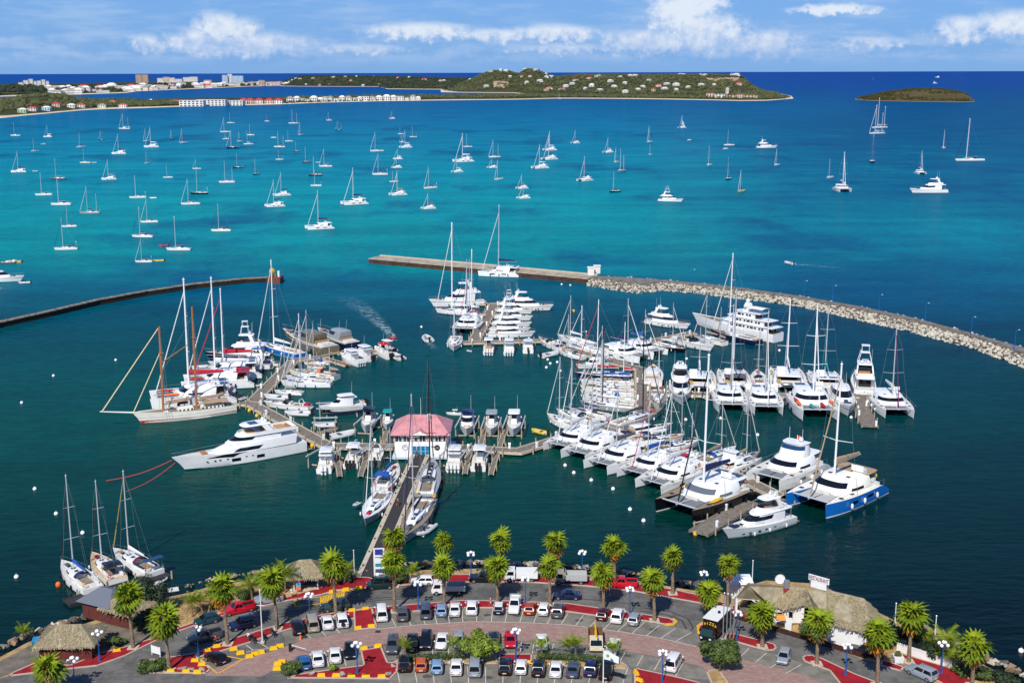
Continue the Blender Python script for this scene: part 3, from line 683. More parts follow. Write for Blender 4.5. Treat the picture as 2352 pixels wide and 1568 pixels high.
        part('lifebuoy', K, lambda mb: mb.path([(-5.75, HY-.9+.28*math.cos(a*PI/4), 2.1+.28*math.sin(a*PI/4)) for a in range(9)], .06, 5), (ORANGE, YELLOW, RED)[v % 3], t)
        part('guard_rail', K, lambda mb: [mb.path([(x, sg*(HY+.78)*(1 if x < 3 else .96), 2.2) for x in (-5., -2., 1., 4., 5.6)], .02, 3) for sg in (-1, 1)]+[mb.tube((x, sg*(HY+.78), 1.55), (x, sg*(HY+.78), 2.2), .02, .02, 3) for sg in (-1, 1) for x in (-5., -2., 1., 4.)], STEEL, t)
    if kay:
        for i, (mm, x, y) in enumerate(kay): part('kayak', K+'%d%.1f%.1f' % (i, x, y), lambda mb: mb.loft([[(x+dx_, y+.3*w_*math.cos(a*PI/3), 1.85+.16*w_*math.sin(a*PI/3)) for a in range(6)] for dx_, w_ in ((-1.4, .2), (-.8, .9), (0, 1.1), (.8, .9), (1.4, .2))]), mm, t, smooth=True)
    return t

def motor(label, P, rz, L, hull=WHITE, style='fly', beam=.26, group=None, name='motor_yacht', top=WHITE, glass=GLASS, stripe=HNAVY, deck=DECK, hr=1., cover=None, cat='motor yacht', arch=True, outr=False, fend=False, portholes=False):
    s = L/16.; t = thing(name, label, cat, P, rz, group, s); K = 'mot%s%.2f%.2f' % (style, beam, hr)
    B = 16*beam; F = 1.5*hr; st = hull_st(16, B, F, .88, 2.0, .11, .45, 14)
    h = part('hull', K, lambda mb: hull_mb(mb, st), hull, t, smooth=True)
    part('waterline_stripe', K, lambda mb: stripe_mb(mb, st, .02, .22), stripe, h)
    part('deck', K, lambda mb: deck_mb(mb, st, 0, -.05, .06), deck, t)
    part('rub_rail', K, lambda mb: stripe_mb(mb, st, F*.90, F*.96), GREYC if hull is WHITE else WHITE, h)
    part('swim_platform', K, lambda mb: mb.box(-8.9, -7.9, -B*.38, B*.38, .25, .42), TEAK, t)
    part('bow_rail', K, lambda mb: [mb.path([(p[0][0], sg*max(0, p[0][1]-.12), p[0][2]+.75) for u, p in st[7:]], .03, 4) for sg in (-1, 1)], STEEL, t)
    for i, x in enumerate((4.6, 3.4)): part('hatch', K+str(i), lambda mb: mb.box(x-.35, x+.35, -.35, .35, F*1.25, F*1.33+.1), GLASS, t)
    f2 = F*.95; w_ = B/2*.80
    if style in ('fly', 'sport', 'tri'):
        l0, l1, l2 = (f2, -5.2, 4.2, w_), (f2+1.0*hr, -5.3, 3.0, w_*.97), (f2+2.0*hr, -5.4, 1.0, w_*.88)
        c = part('saloon', K, lambda mb: cabin_mb(mb, [l0, l1, l2], 2.6, .4), top, t, smooth=True)
        part('windscreen', K, lambda mb: band_mb(mb, l1, l2, .1, .85, 3, NO-4, 2.6, .4), glass, c)
        for q, (i0, i1) in enumerate(((0, 3), (NO-4, NO-1))): part('side_window', K+str(q), lambda mb: band_mb(mb, l1, l2, .05, .7, i0, i1, 2.6, .4), glass, c)
        zr = f2+2.0*hr
        part('boat_deck', K, lambda mb: cabin_mb(mb, [(zr, -7.0, 1.2, w_*.96), (zr+.18, -7.0, 1.0, w_*.94)], 3, .5), top, t, smooth=True)
        part('deck_support', K, lambda mb: [mb.tube((-6.8, y, F), (-6.8, y, zr), .06, .06, 5) for y in (-w_*.85, w_*.85)], STEEL, t)
        part('cockpit_door', K, lambda mb: mb.box(-5.5, -5.4, -w_*.6, w_*.6, F, zr-.25), glass, c)
        a0, a1 = (zr+.15, -5.8, .4, w_*.82), (zr+.95*hr, -5.9, -.4, w_*.8)
        fl = part('flybridge_coaming', K, lambda mb: mb.loft([outline(*[v[i] for i in (1, 2, 3)], v[0], 2.6, .4) for v in (a0, a1)], False, False), top, t, smooth=True)
        part('flybridge_seat', K, lambda mb: (mb.box(-3.0, -1.6, -1.1, 1.1, zr+.2, zr+.75), mb.box(-5.5, -4.9, -w_*.7, w_*.7, zr+.2, zr+.8)), BROWN, fl)
        part('flybridge_screen', K, lambda mb: band_mb(mb, a1, (a1[0]+.45, a1[1], a1[2]-.3, a1[3]), 0, 1, 4, NO-5, 2.6, .4), glass, fl)
        zt = zr+2.35*hr
        if style != 'sport' or arch:
            part('arch', K, lambda mb: [mb.tap(-4.9, -4.0, y-.12, y+.12, zr+.5, -4.1, -3.2, y*.85-.1, y*.85+.1, zt) for y in (-w_*.82, w_*.82)]+[mb.box(-4.2, -3.1, -w_*.72, w_*.72, zt-.12, zt+.05)], top, t)
            part('hardtop', K, lambda mb: cabin_mb(mb, [(zt+.04, -4.6, -.7, w_*.74), (zt+.2, -4.4, -.9, w_*.66)], 3.5, .6), top if not cover else cover, t, smooth=True)
            part('radar', K, lambda mb: (mb.tube((-3.6, 0, zt), (-3.6, 0, zt+.9), .07, .05, 5), mb.ball((-3.6, .55, zt+.5), .3, 8, 6), mb.ball((-3.6, -.55, zt+.5), .3, 8, 6), mb.box(-3.7, -3.5, -.6, .6, zt+.9, zt+1.0)), WHITE, t)
            part('antenna', K, lambda mb: [mb.tube((-4.0, y, zt), (-4.2, y, zt+3.2), .025, .015, 4) for y in (-w_*.6, w_*.6)], WHITE, t)
        if style == 'sport':
            part('tuna_tower', K, lambda mb: [mb.path([(-1.2, y, zt), (-1.6, y*.6, zt+2.2), (-3.2, y*.6, zt+2.2), (-3.4, y, zt)], .06, 5) for y in (-w_*.7, w_*.7)]+[mb.box(-3.4, -1.5, -w_*.45, w_*.45, zt+2.15, zt+2.25), mb.box(-3.2, -1.7, -w_*.4, w_*.4, zt+3.5, zt+3.58)]+[mb.tube((x, y, zt+2.2), (x, y, zt+3.5), .04, .04, 4) for x in (-3.1, -1.8) for y in (-w_*.35, w_*.35)], WHITE, t)
    elif style == 'express':
        l0, l1, l2 = (f2, -4.5, 4.8, w_), (f2+.75*hr, -4.8, 2.6, w_*.93), (f2+1.6*hr, -5.0, .2, w_*.8)
        c = part('cabin_roof', K, lambda mb: cabin_mb(mb, [l0, l1, l2, (l2[0]+.12, -4.6, -.3, w_*.7)], 2.4, .35), top, t, smooth=True)
        part('windscreen', K, lambda mb: band_mb(mb, l1, l2, .05, .85, 3, NO-4, 2.4, .35), glass, c)
        for q, (i0, i1) in enumerate(((0, 3), (NO-4, NO-1))): part('side_window', K+str(q), lambda mb: band_mb(mb, l1, l2, .05, .75, i0, i1, 2.4, .35), glass, c)
        part('sun_pad', K, lambda mb: mb.box(-7.6, -5.6, -w_*.7, w_*.7, F, F+.35), cover or DECK, t)
        part('cockpit_seat', K, lambda mb: (mb.box(-5.5, -5.0, -w_*.8, w_*.8, F, F+.6),), BROWN, t)
        part('antenna', K, lambda mb: [mb.tube((-3.4, y, l2[0]), (-3.9, y, l2[0]+2.4), .025, .015, 4) for y in (-w_*.5, w_*.5)], WHITE, t)
    elif style == 'open':
        l0, l1, l2 = (f2, .2, 5.4, w_*.9), (f2+.45, .0, 4.2, w_*.85), (f2+.5, .2, 3.8, w_*.8)
        c = part('fore_cabin', K, lambda mb: cabin_mb(mb, [l0, l1, l2], 2.2, .3), top, t, smooth=True)
        part('windscreen', K, lambda mb: mb.loft([outline(-.6, 1.6, w_*.85, f2+.4, 2.6, .4), outline(-.9, .9, w_*.78, f2+1.15, 2.6, .4)], False, False), glass, t, smooth=True)
        part('cockpit_sole', K, lambda mb: mb.box(-7.0, -.2, -w_*.8, w_*.8, F*.98, F*1.02), TEAK, t)
        part('cockpit_seat', K, lambda mb: (mb.box(-1.8, -1.2, -w_*.7, -.2, F, F+.8), mb.box(-1.8, -1.2, .2, w_*.7, F, F+.8), mb.box(-6.2, -5.6, -w_*.7, w_*.7, F, F+.6)), DECK, t)
        part('sun_pad', K, lambda mb: mb.box(-7.8, -6.3, -w_*.75, w_*.75, F, F+.5), cover or WHITE, t)
        part('arch', K, lambda mb: mb.path([(-5.4, -w_, F), (-4.8, -w_*.9, F+1.7), (-4.8, w_*.9, F+1.7), (-5.4, w_, F)], .12, 6), top, t)
    if not name.startswith('anchored'):
        v = sum(map(ord, label)) % 4
        part('foredeck_pad', K, lambda mb: mb.box(4.9, 6.0, -.7, .7, F*1.28, F*1.36+.1), (BROWN, DECK, NAVY, TAN)[v], t)
        for sg in (-1, 1):
            for i, x in enumerate((2.5, -1., -5.)): part('side_fender', K+'%d%d' % (sg, i), lambda mb: mb.ball((x, sg*(B/2*(1 if x < 0 else .95)+.16), F*.45), .18, 7, 5, 2.2), (HNAVY, HBLACK, WHITE, HNAVY)[v], t)
        if v in (1, 3): part('tender', K, lambda mb: mb.loft([[(-8.45+.4*w_*math.cos(a*PI/4), y, .75+.3*w_*math.sin(a*PI/4)) for a in range(8)] for y, w_ in ((-1.5, .35), (-1., 1), (.8, 1), (1.3, .5))]), RUBB, t, smooth=True)
    if outr:
        part('outrigger', K, lambda mb: [mb.tube((-.6, sg*w_, F+1.2), (-3.4, sg*(w_+1.0), F+10.), .05, .03, 4) for sg in (-1, 1)], ALU, t)
    if fend:
        for i, x in enumerate((4., 1.5, -1.5, -4.5)): part('fender', K+str(i), lambda mb: mb.ball((x, -(B/2*(1 if x < 2 else .86)+.12), F*.45), .22, 7, 6, 2.4), HNAVY, t)
    if portholes:
        for i, x in enumerate((4.6, 3.2, 1.2, -.4, -2.4)): part('porthole', K+str(i), lambda mb: [mb.box(x-.28, x+.28, sg*(B/2*(.97 if x < 1 else .96-.05*(x-1)))-.06, sg*(B/2*(.97 if x < 1 else .96-.05*(x-1)))+.06, F*.55, F*.68) for sg in (-1, 1)], GLASS, h)
    return t

def console(label, P, rz, L, n=2, obm=BLACK, ttop=WHITE, hull=WHITE, bottom=None, group=None, name='centre_console_boat', z=0., cat='powerboat', cuddy=False, deck=DECK, cover=None):
    s = L/10.; t = thing(name, label, cat, Vector(P)+Vector((0, 0, z)), rz, group, s); K = 'con%d' % cuddy
    B, F = 3.0, 1.0; st = hull_st(10, B, F, .88, 2.2, .09, .4, 12)
    h = part('hull', K, lambda mb: hull_mb(mb, st), hull, t, smooth=True)
    if bottom: part('hull_bottom', K, lambda mb: stripe_mb(mb, st, -.3, .5, 0, .02), bottom, h)
    part('deck', K, lambda mb: deck_mb(mb, st, 0, -.08, .16), deck, t)
    if cuddy:
        l0, l1, l2 = (F, -2.2, 3.2, 1.25), (F+.7, -2.2, 2.0, 1.15), (F+1.5, -2.3, .9, 1.05)
        c = part('cabin_roof', K, lambda mb: cabin_mb(mb, [l0, l1, l2, (l2[0]+.1, -3.2, .7, 1.15)], 2.6, .4), WHITE, t, smooth=True)
        part('windscreen', K, lambda mb: band_mb(mb, l1, l2, .05, .85, 2, NO-3, 2.6, .4), GLASS, c)
    else:
        c = part('console', K, lambda mb: (mb.tap(-.9, .5, -.55, .55, F-.1, -.8, .1, -.5, .5, F+1.0),), WHITE, t)
        part('windscreen', K, lambda mb: mb.tap(-.1, .12, -.5, .5, F+1.0, -.3, -.22, -.45, .45, F+1.6), GLASS, c)
    for nm_, bx_ in (('helm_seat', (-2.0, -1.3, -.6, .6, F-.1, F+.55)), ('stern_bench', (-4.3, -3.9, -1.1, 1.1, F-.1, F+.35)), ('bow_cushion', (1.6, 2.8, -.6, .6, F, F+.35))): part(nm_, K, lambda mb: mb.box(*bx_), cover or DECK, t)
    if ttop:
        tt = part('t_top', K, lambda mb: cabin_mb(mb, [(F+2.1, -2.6, .9, 1.15), (F+2.22, -2.5, .7, 1.05)], 4, .7), ttop, t, smooth=True)
        part('t_top_leg', K, lambda mb: [mb.tube((x, y, F), (x*.9, y, F+2.1), .04, .04, 5) for x in (-1.9, .2) for y in (-.75, .75)], STEEL, tt)
        part('antenna', K, lambda mb: mb.tube((-2, .6, F+2.2), (-2.2, .6, F+5), .025, .015, 4), WHITE, tt)
    for i in range(n):
        y = (i-(n-1)/2)*.62
        o = part('outboard', K, lambda mb: (mb.tap(-.75, 0, -.24, .24, .75, -.65, -.05, -.2, .2, 1.65), mb.tap(-.5, -.15, -.12, .12, -.3, -.5, -.1, -.14, .14, .75)), obm, t, (-5.05, y, 0))
    return t

def rib(label, P, rz, L, tube=RUBB, group=None, name='inflatable_dinghy', z=0., motor_=True, cat='dinghy', seat=GREYC, floor=DECK):
    s = L/4.; t = thing(name, label, cat, Vector(P)+Vector((0, 0, z)), rz, group, s); K = 'rib'
    pts = [(-2.0, -.75), (-.6, -.78), (.8, -.7), (1.5, -.42), (1.95, 0), (1.5, .42), (.8, .7), (-.6, .78), (-2.0, .75)]
    def tb(mb):
        R = []
        for i, (x, y) in enumerate(pts):
            a = Vector(pts[max(0, i-1)]); b = Vector(pts[min(8, i+1)]); d = (b-a).normalized(); nx, ny = d.y, -d.x
            R.append([(x+nx*.24*math.cos(c*PI/4), y+ny*.24*math.cos(c*PI/4), .32+.24*math.sin(c*PI/4)+max(0, x-.8)*.15) for c in range(8)])
        mb.loft(R)
    h = part('tube', K, tb, tube, t, smooth=True)
    part('floor', K, lambda mb: mb.tap(-1.95, 1.5, -.6, .6, .0, -1.95, 1.4, -.62, .62, .28), floor, t)
    part('thwart', K, lambda mb: mb.box(-.6, -.2, -.65, .65, .42, .5), seat, t)
    if motor_: part('outboard', K, lambda mb: (mb.tap(-2.5, -2.05, -.17, .17, .45, -2.45, -2.1, -.14, .14, 1.05), mb.tap(-2.35, -2.15, -.08, .08, -.3, -2.35, -2.12, -.09, .09, .45)), BLACK, t)
    return t
def bs(bow, stern, z=0., cap=None):
    a, b = G(*bow, z), G(*stern, z); d = a-b; L = d.length
    if cap and L > cap:                                # the far end is hidden by the superstructure: keep the near end
        if a.y < b.y: b = a-d*(cap/L)
        else: a = b+d*(cap/L)
        d = a-b; L = cap
    return (a+b)/2, math.atan2(d.y, d.x), L
def SL(lb, bow, stern, top=None, mx=.11, cap=17., **kw):
    P, rz, L = bs(bow, stern, 0, cap)
    if top is not None:
        q = P+Vector((math.cos(rz), math.sin(rz), 0))*L*mx; top = HZ(q, top)
    return sloop(lb, P, rz, L, top=top, **kw)
def CT(lb, bow, stern, top=None, mx=.04, cap=17., **kw):
    P, rz, L = bs(bow, stern, 0, cap)
    if top is not None:
        q = P+Vector((math.cos(rz), math.sin(rz), 0))*L*mx; top = HZ(q, top)
    return catamaran(lb, P, rz, L, top=top, **kw)
def MY(lb, bow, stern, cap=22., **kw):
    P, rz, L = bs(bow, stern, 0, cap); return motor(lb, P, rz, L, **kw)
def CC(lb, bow, stern, cap=12.5, **kw):
    P, rz, L = bs(bow, stern, 0, cap); return console(lb, P, rz, L, **kw)
def RB(lb, bow, stern, cap=7., **kw):
    P, rz, L = bs(bow, stern, 0, cap); return rib(lb, P, rz, L, **kw)
# ---------------------------------------------------------------- boats at anchor in the bay
Z1 = lambda x, y: (x*.336, 147+y*.336)
Z4 = lambda x, y: (x*.25, 367.5+y*.25)
Z5 = lambda x, y: (551.25+x*.25, 275.6+y*.25)
Z6 = lambda x, y: (1102.5+x*.25, 275.6+y*.25)
Z3 = lambda x, y: (1286+x*.453, 128.6+y*.453)
AN = []
def an(Z, rows):
    for r in rows:
        x, y = Z(r[0], r[1]); tp = Z(0, r[2])[1] if r[2] is not None else None
        AN.append((x, y, tp, r[3], r[4] if len(r) > 4 else {}))
# kinds: s sloop, k ketch, c catamaran, m motor yacht, o small open boat
dk = dict(hull=HNAVY, d='navy-hulled'); db = dict(hull=HBLACK, d='black-hulled'); rd = dict(hull=HRED, d='dark red'); cr = dict(hull=CREAM, d='cream'); nc = dict(cover=NAVY); bc = dict(cover=BLUE); wc = dict(cover=WCAN, hood=None); fw = dict(fat=1.6)
an(Z1, [(105,492,400,'s',nc),(328,500,420,'c'),(237,597,513,'s',dict(h=235)),(296,550,None,'o',dict(d='grey')),(130,740,600,'c',nc),(395,790,650,'s',dict(hull=HDGREY,d='dark grey',hood=GREYC,cover=GREYC)),
        (552,570,470,'s',dict(h=235)),(582,677,580,'s',cr),(695,522,460,'s',db),(850,445,340,'k',dict(fat=1.6,cover=WCAN)),(815,615,480,'c',nc),(745,790,655,'c',dict(cover=TAN)),(1000,530,445,'s',dict(h=245)),
        (1035,570,435,'c',fw),(1005,680,600,'s',dict(h=245)),(1175,515,450,'s',dict(hull=HNAVY,d='navy-hulled',h=240)),(1252,540,445,'s',dict(h=240)),(1148,778,690,'s',bc),(1345,718,650,'s',nc),(1540,467,370,'s',fw),(1577,405,335,'s',nc),
        (1590,577,455,'s',dict(hull=HBLACK,d='black-hulled',fat=1.6)),(1713,488,415,'s',dict(hull=CREAM,d='cream',fat=1.5)),(1697,550,460,'s',wc),(1640,530,465,'s',dict(h=240)),(1543,515,450,'s',wc),(1825,393,345,'s',cr),(1910,570,465,'k',fw),(1910,655,585,'s',dict(fat=1.4,arch=True)),
        (1870,505,None,'o'),(1975,530,455,'s',nc),(2005,408,313,'k',fw),(2055,487,400,'s',dict(h=250,fat=1.5)),(2028,600,530,'s',rd),(1627,712,615,'s',dict(hull=HNAVY,d='navy-hulled',arch=True)),(1750,757,650,'s',dict(hull=HBLACK,d='black-hulled',h=245)),(1550,812,665,'k',bc),
        (2095,675,570,'s',dict(hull=HRED,d='dark red',h=235)),(2225,703,580,'s',dict(cover=RED,hood=RED)),(2155,765,635,'s',dict(hull=HNAVY,d='navy-hulled',fat=1.7)),(2160,835,730,'s',dict(fat=1.6,arch=True)),(2250,387,330,'s',wc),(2315,455,390,'k',db)])
an(Z4, [(400,325,120,'s',dict(cover=NAVY,fat=1.5)),(560,415,165,'s',dict(cover=BLUE,fat=1.7)),(825,495,250,'k',dict(hull=HGREY,d='pale grey')),(1265,350,145,'s',dict(fat=1.6,arch=True)),(1830,315,95,'s',dict(hull=HBLACK,d='black-hulled',arch=True)),(1750,410,175,'s',dict(bimini=NAVY)),
        (635,615,430,'s',nc),(605,825,545,'s',dict(bimini=NAVY,arch=True,stripe=NAVY)),(1310,710,440,'s',dict(fat=1.5,bimini=BLUE)),(1370,575,360,'s',nc),(1640,830,525,'s',dict(fat=1.5,bimini=BLUE,stripe=HRED)),(2030,655,410,'s',dict(hull=CREAM,d='cream',bimini=NAVY,furl=NAVY)),(1320,940,730,'s',dict(fat=1.4,arch=True))])
an(Z5, [(320,795,550,'c',nc),(385,695,480,'c',dict(cover=NAVY,bimini=NAVY)),(730,1000,650,'c',dict(cover=NAVY)),(1050,775,445,'c',dict(cover=NAVY,fat=1.4)),(1255,290,110,'s',nc),(1285,505,310,'s',dict(bimini=NAVY,arch=True)),(1475,130,60,'s',cr),(1490,205,130,'s',wc),
        (1520,255,95,'c'),(1590,160,60,'s',dict(arch=True)),(1450,360,265,'c',dict(fat=1.4)),(1440,440,340,'c',nc),(1410,570,470,'k',dict(fat=1.4)),(1450,690,470,'c',dict(fat=1.5,cover=TAN)),(1745,630,435,'s',dict(arch=True,h=215)),(1730,815,680,'c',dict(cover=RED)),
        (2050,385,125,'c',dict(fat=1.8)),(2090,250,130,'s',dict(fat=1.5)),(1995,480,330,'c',dict(fat=1.3))])
an(Z6, [(110,440,360,'c',nc),(130,345,185,'k',dict(hull=CREAM,d='cream',fat=1.4)),(168,550,375,'s',dict(h=240,hull=CREAM,d='cream')),(385,630,500,'c',dict(cover=RED)),(400,720,580,'c',dict(fat=1.4,cover=NAVY)),(550,445,225,'c',dict(fat=1.3)),(640,280,105,'c',dict(fat=1.7)),(635,365,150,'c',dict(fat=1.6,cover=NAVY)),
        (875,215,95,'c',nc),(960,560,340,'c',nc),(1175,300,160,'c'),(1250,390,255,'s',dict(h=240,hull=CREAM,d='cream')),(1295,475,270,'k',dict(h=238,hull=HGREY,d='pale grey',fat=1.5)),(1235,665,475,'s',dict(hull=HBLACK,d='black-hulled',h=222)),(1555,205,55,'s',dict(h=248,fat=1.5)),(1563,320,225,'s',dict(h=245)),
        (1755,750,None,'m',dict(h=-25,style='sport',L=17)),(1920,188,None,'o',dict(d='red and white')),(1855,75,-40,'c',dict(sail=True,fat=1.6)),(2285,235,90,'s',dict(h=200)),(2103,420,240,'s',dict(h=245)),(2278,550,350,'s',dict(h=245,hull=HNAVY,d='navy-hulled'))])
an(Z3, [(1050,467,None,'m',dict(h=2,style='fly',L=24)),(838,472,None,'o'),(1098,555,470,'s',dict(h=245)),(917,690,580,'s',dict(hull=HYEL,d='yellow-hulled',h=235)),(1367,618,525,'s',dict(h=238)),(1432,685,490,'c',dict(h=262,fat=1.8)),(1605,395,250,'k',dict(h=215,fat=2.,cover=WCAN)),(1618,366,215,'k',dict(h=212,fat=2.,cover=WCAN)),
        (1583,540,400,'s',dict(h=250,hull=HNAVY,d='navy-hulled',fat=1.8)),(1828,598,480,'c',dict(h=262)),(1945,470,375,'s',dict(h=240)),(2075,532,318,'s',dict(h=192,fat=2.)),(1865,695,None,'m',dict(h=185,style='tri',L=27)),(1588,120,104,'s',dict(fat=2.)),(1913,110,None,'m',dict(h=185,style='tri',L=60)),(1903,140,None,'m',dict(h=5,style='fly',L=34)),(0,219,195,'s',wc)])
AN.append((900.5,273,255,'c',nc)); AN.append((2,647,None,'m',dict(h=0,style='fly',L=20,cover=NAVY,catm=True))); AN.append((15,606,None,'o',dict(d='dark'))); AN.append((31,603,None,'o',dict(d='yellow')))
MARK = [(-99,110,'the white apartment cluster'),(110,230,'the far shore town'),(230,300,'the domed building'),(300,400,'the brown twin towers'),(400,490,'the mid-rise hotels'),(490,565,'the pale blue hotel'),(565,660,'the red-roofed hotel houses'),(660,830,'the white beach villas'),(830,960,'the last white villas'),(960,1100,'the low green shore'),(1100,1180,'the left hill peak'),(1180,1300,'the right hill peak'),(1300,1450,'the headland villas'),(1450,1600,'the middle headland'),(1600,1850,'the headland tip'),(1850,2060,"the island's left end"),(2060,2400,'the scrubby island')]
random.seed(21)
for a, b, mk in MARK:
    colm = sorted([r for r in AN if a <= r[0] < b], key=lambda r: r[1])
    for i, (x, y, tp, kd, o) in enumerate(colm):
        o = dict(o); d = o.pop('d', 'white'); h = math.radians(o.pop('h', 188+random.uniform(-6, 10)+max(0, x-300)/1500*30)); P = G(x, y); grp = 'boats anchored in the bay'
        where = ', %s boat out from shore below %s' % (ORD[i+1], mk)
        sail = o.pop('sail', None); cv = o.get('cover'); cn = {None: '', NAVY.name: 'navy-covered ', BLUE.name: 'blue-covered ', WCAN.name: 'white-covered ', RED.name: 'red-covered ', TAN.name: 'tan-covered ', GREYC.name: 'grey-covered '}[cv.name if cv else None]
        if kd in 'skc':
            th = HZ(P, tp); L = th/1.36
            if kd == 'c':
                o.setdefault('fat', 1.2); t = catamaran(d+' '+cn+'sailing catamaran'+where, P, h+.12, min(24, max(9, L*.98)), top=th, group=grp, name='anchored_catamaran', **o)
                if sail: part('hoisted_sail', 'hs', lambda mb: mb.add([(.2, 0, 4.5), (-5.5, .5, 4.7), (-.1, .1, 12), (.2, .06, 4.5), (-5.5, .56, 4.7), (-.1, .16, 12)], [(0, 1, 2), (5, 4, 3), (0, 3, 4, 1), (1, 4, 5, 2), (2, 5, 3, 0)]), WCAN, t)
            else:
                o.setdefault('fat', 1.2); o.setdefault('furl', random.choice([WCAN, None, None, NAVY, WCAN])); h += random.uniform(-.12, .12); sloop(d+' '+cn+('two-masted ketch' if kd == 'k' else 'sloop')+where, P, h, min(40, max(7.5, L)), top=th, ketch=(kd == 'k'), group=grp, name='anchored_sailboat', detail=y > 400, **o)
        elif kd == 'm':
            o.pop('catm', None); motor(d+' motor yacht'+where, P, h, o.pop('L'), group=grp, name='anchored_motor_yacht', **o)
        else:
            console(d+' small open boat'+where, P, h, 7.5, n=1, ttop=None, hull={'grey': HGREY, 'dark': HDGREY, 'yellow': HYEL}.get(d, WHITE), group=grp, name='anchored_open_boat')
for (x, y), c, lb in [(Z1(240,735),RUBB,'grey dinghy trailing behind the catamaran near the left edge'),(Z1(645,676),RUBB,'pale dinghy behind the cream sloop below the domed building'),(Z1(2175,675),RUBB,'pale dinghy left of the red-covered sloop'),(Z4(1408,352),WHITE,'white dinghy floating right of the sloop below the brown towers'),(Z4(1502,792),RED,'red and white dinghy left of the blue-canopied sloop nearest the breakwater'),(Z4(1458,930),HYEL,'yellow dinghy trailing the sloop nearest the left breakwater'),(Z4(225,1133),RUBB,'grey tender trailing the motor yacht cut by the left edge')]:
    rib(lb, G(x, y), math.radians(190), 4.5, c, 'dinghies at anchor')
# ---------------------------------------------------------------- boats in the marina (bow and stern on the surveyed waterline)
mg = 'sailboats berthed in the marina'; cg = 'catamarans berthed in the marina'; yg = 'motor yachts berthed in the marina'; pg = 'powerboats berthed in the marina'
# left finger pier, west side
CT('white sailing catamaran with red-covered bow kayaks, berthed just behind the schooner', (345,931), (540,915), 640, cap=22, hull=WHITE, mast=MWHITE, fat=2., cover=RED, kay=[(RED,4.0,-1.4),(ORANGE,3.2,1.5)], group=cg)
CT('white catamaran with red awnings, third in from the schooner on the left pier', (419,889), (585,881), 642, cap=20, mast=MWHITE, fat=2., cover=WCAN, bimini=RED, kay=[(RED,3.8,1.2)], group=cg)
CT('white catamaran with red trim and red forestay, fourth in from the schooner', (439,868), (602,860), 668, cap=20, mast=MWHITE, fat=1.7, cover=RED, furl=RED, bimini=WHITE, group=cg)
MY('white sports cruiser with navy cockpit cover beside the navy expedition yacht', (478,848), (622,846), style='open', cover=NAVY, beam=.24, group=yg)
MY('navy-hulled white expedition yacht with a tall bridge on the left pier', (470,828), (618,824), hull=HNAVY, style='sport', hr=1.1, group=yg, name='expedition_yacht')
MY('small grey and white cruiser tucked between the expedition yacht and the blue sloop', (560,842), (640,840), style='open', beam=.25, cover=GREYC, group=yg)
SL('long blue-hulled sloop with tall white mast at the head of the left pier', (591,797), (693,823), 598, cap=24, hull=HBLUE, mast=MWHITE, fat=1.9, cover=WCAN, stripe=WHITE, hood=None, group=mg)
MY('olive metallic motor yacht with long dark windows on the left pier head', (648,781), (760,816), cap=28, hull=HOLIVE, top=HOLIVE, style='express', beam=.25, hr=1.1, group=yg)
MY('navy-hulled motor yacht with silver superstructure right of the olive yacht', (730,778), (812,806), cap=25, hull=HNAVY, top=HGREY, style='express', hr=1.3, beam=.28, group=yg)
CC('white cabin powerboat with four white outboards at the left floating dock', (765,815), (828,840), n=4, obm=WHITE, cuddy=True, group=pg)
CC('white hardtop powerboat second along the left floating dock', (806,810), (856,830), n=2, cuddy=True, group=pg)
CC('white powerboat with a red canopy on the left floating dock', (846,798), (898,825), n=2, ttop=RED, group=pg)
CC('white open powerboat with a white canopy at the end of the left floating dock', (868,797), (905,812), n=2, group=pg)
RB('grey inflatable at the outer end of the left floating dock', (900,816), (922,828))
SL('small white sailboat with a blue boom cover right of the left finger pier', (698,838), (756,837), 745, cover=BLUE, hood=BLUE, group=mg)
SL('cream-decked ketch with an orange hood berthed right of the left finger pier', (664,860), (775,872), 716, ketch=True, cover=TAN, hood=ORANGE, deck=TEAK, hull=CREAM, fat=1.4, group=mg)
SL('large white sloop with a square stern right of the left finger pier', (645,886), (762,888), 724, fat=1.4, cover=WCAN, hood=None, mast=MWHITE, group=mg)
SL('short white sailboat nearest the elbow of the left walkway', (630,903), (696,907), 780, cover=TAN, hood=None, group=mg)
RB('white inflatable with black outboard at the elbow of the left walkway', (604,914), (662,919))
MY('white speedboat under an orange and pink awning by the left walkway', (606,934), (713,941), style='open', cover=RED, beam=.24, group=yg, name='speedboat', cat='speedboat')
RB('grey inflatable below the speedboat with the orange awning', (656,952), (713,954))
CC('black-bottomed fishing boat raised on a lift above the left walkway', (733,958), (838,946), n=3, bottom=HBLACK, z=1.4, cuddy=True, group=pg)
RB('small white tender on the little lift left of the marina office', (724,988), (770,986), z=.8)
RB('low grey inflatable moored by the bend of the left walkway', (820,996), (757,1009), tube=RUBB)
CC('white bowrider with black canopy on a lift left of the office', (839,1002), (854,966), n=1, ttop=HBLACK, z=.9, group=pg)
CC('small grey boat with a green cover touching the office\'s left side', (888,992), (893,965), n=1, ttop=TEAL, z=.5, group=pg)
SL('white sailboat with tan cover tucked between the large sloop and the ketch', (656,873), (752,879), 748, cover=TAN, hood=NAVY, group=mg)
CC('small white open boat nearest the head of the left finger pier', (706,846), (742,846), n=1, ttop=None, group=pg)
MY('white cabin cruiser squeezed between two catamarans on the left pier', (455,858), (590,853), style='express', beam=.25, group=yg)
MY('white flybridge cruiser with blue cockpit canvas on the left pier', (520,836), (628,834), style='fly', beam=.26, cover=BLUE, hr=.9, group=yg)
RB('white tender astern of the red-awning catamaran', (588,888), (606,884)); RB('grey tender astern of the schooner-side catamaran', (548,920), (566,914))
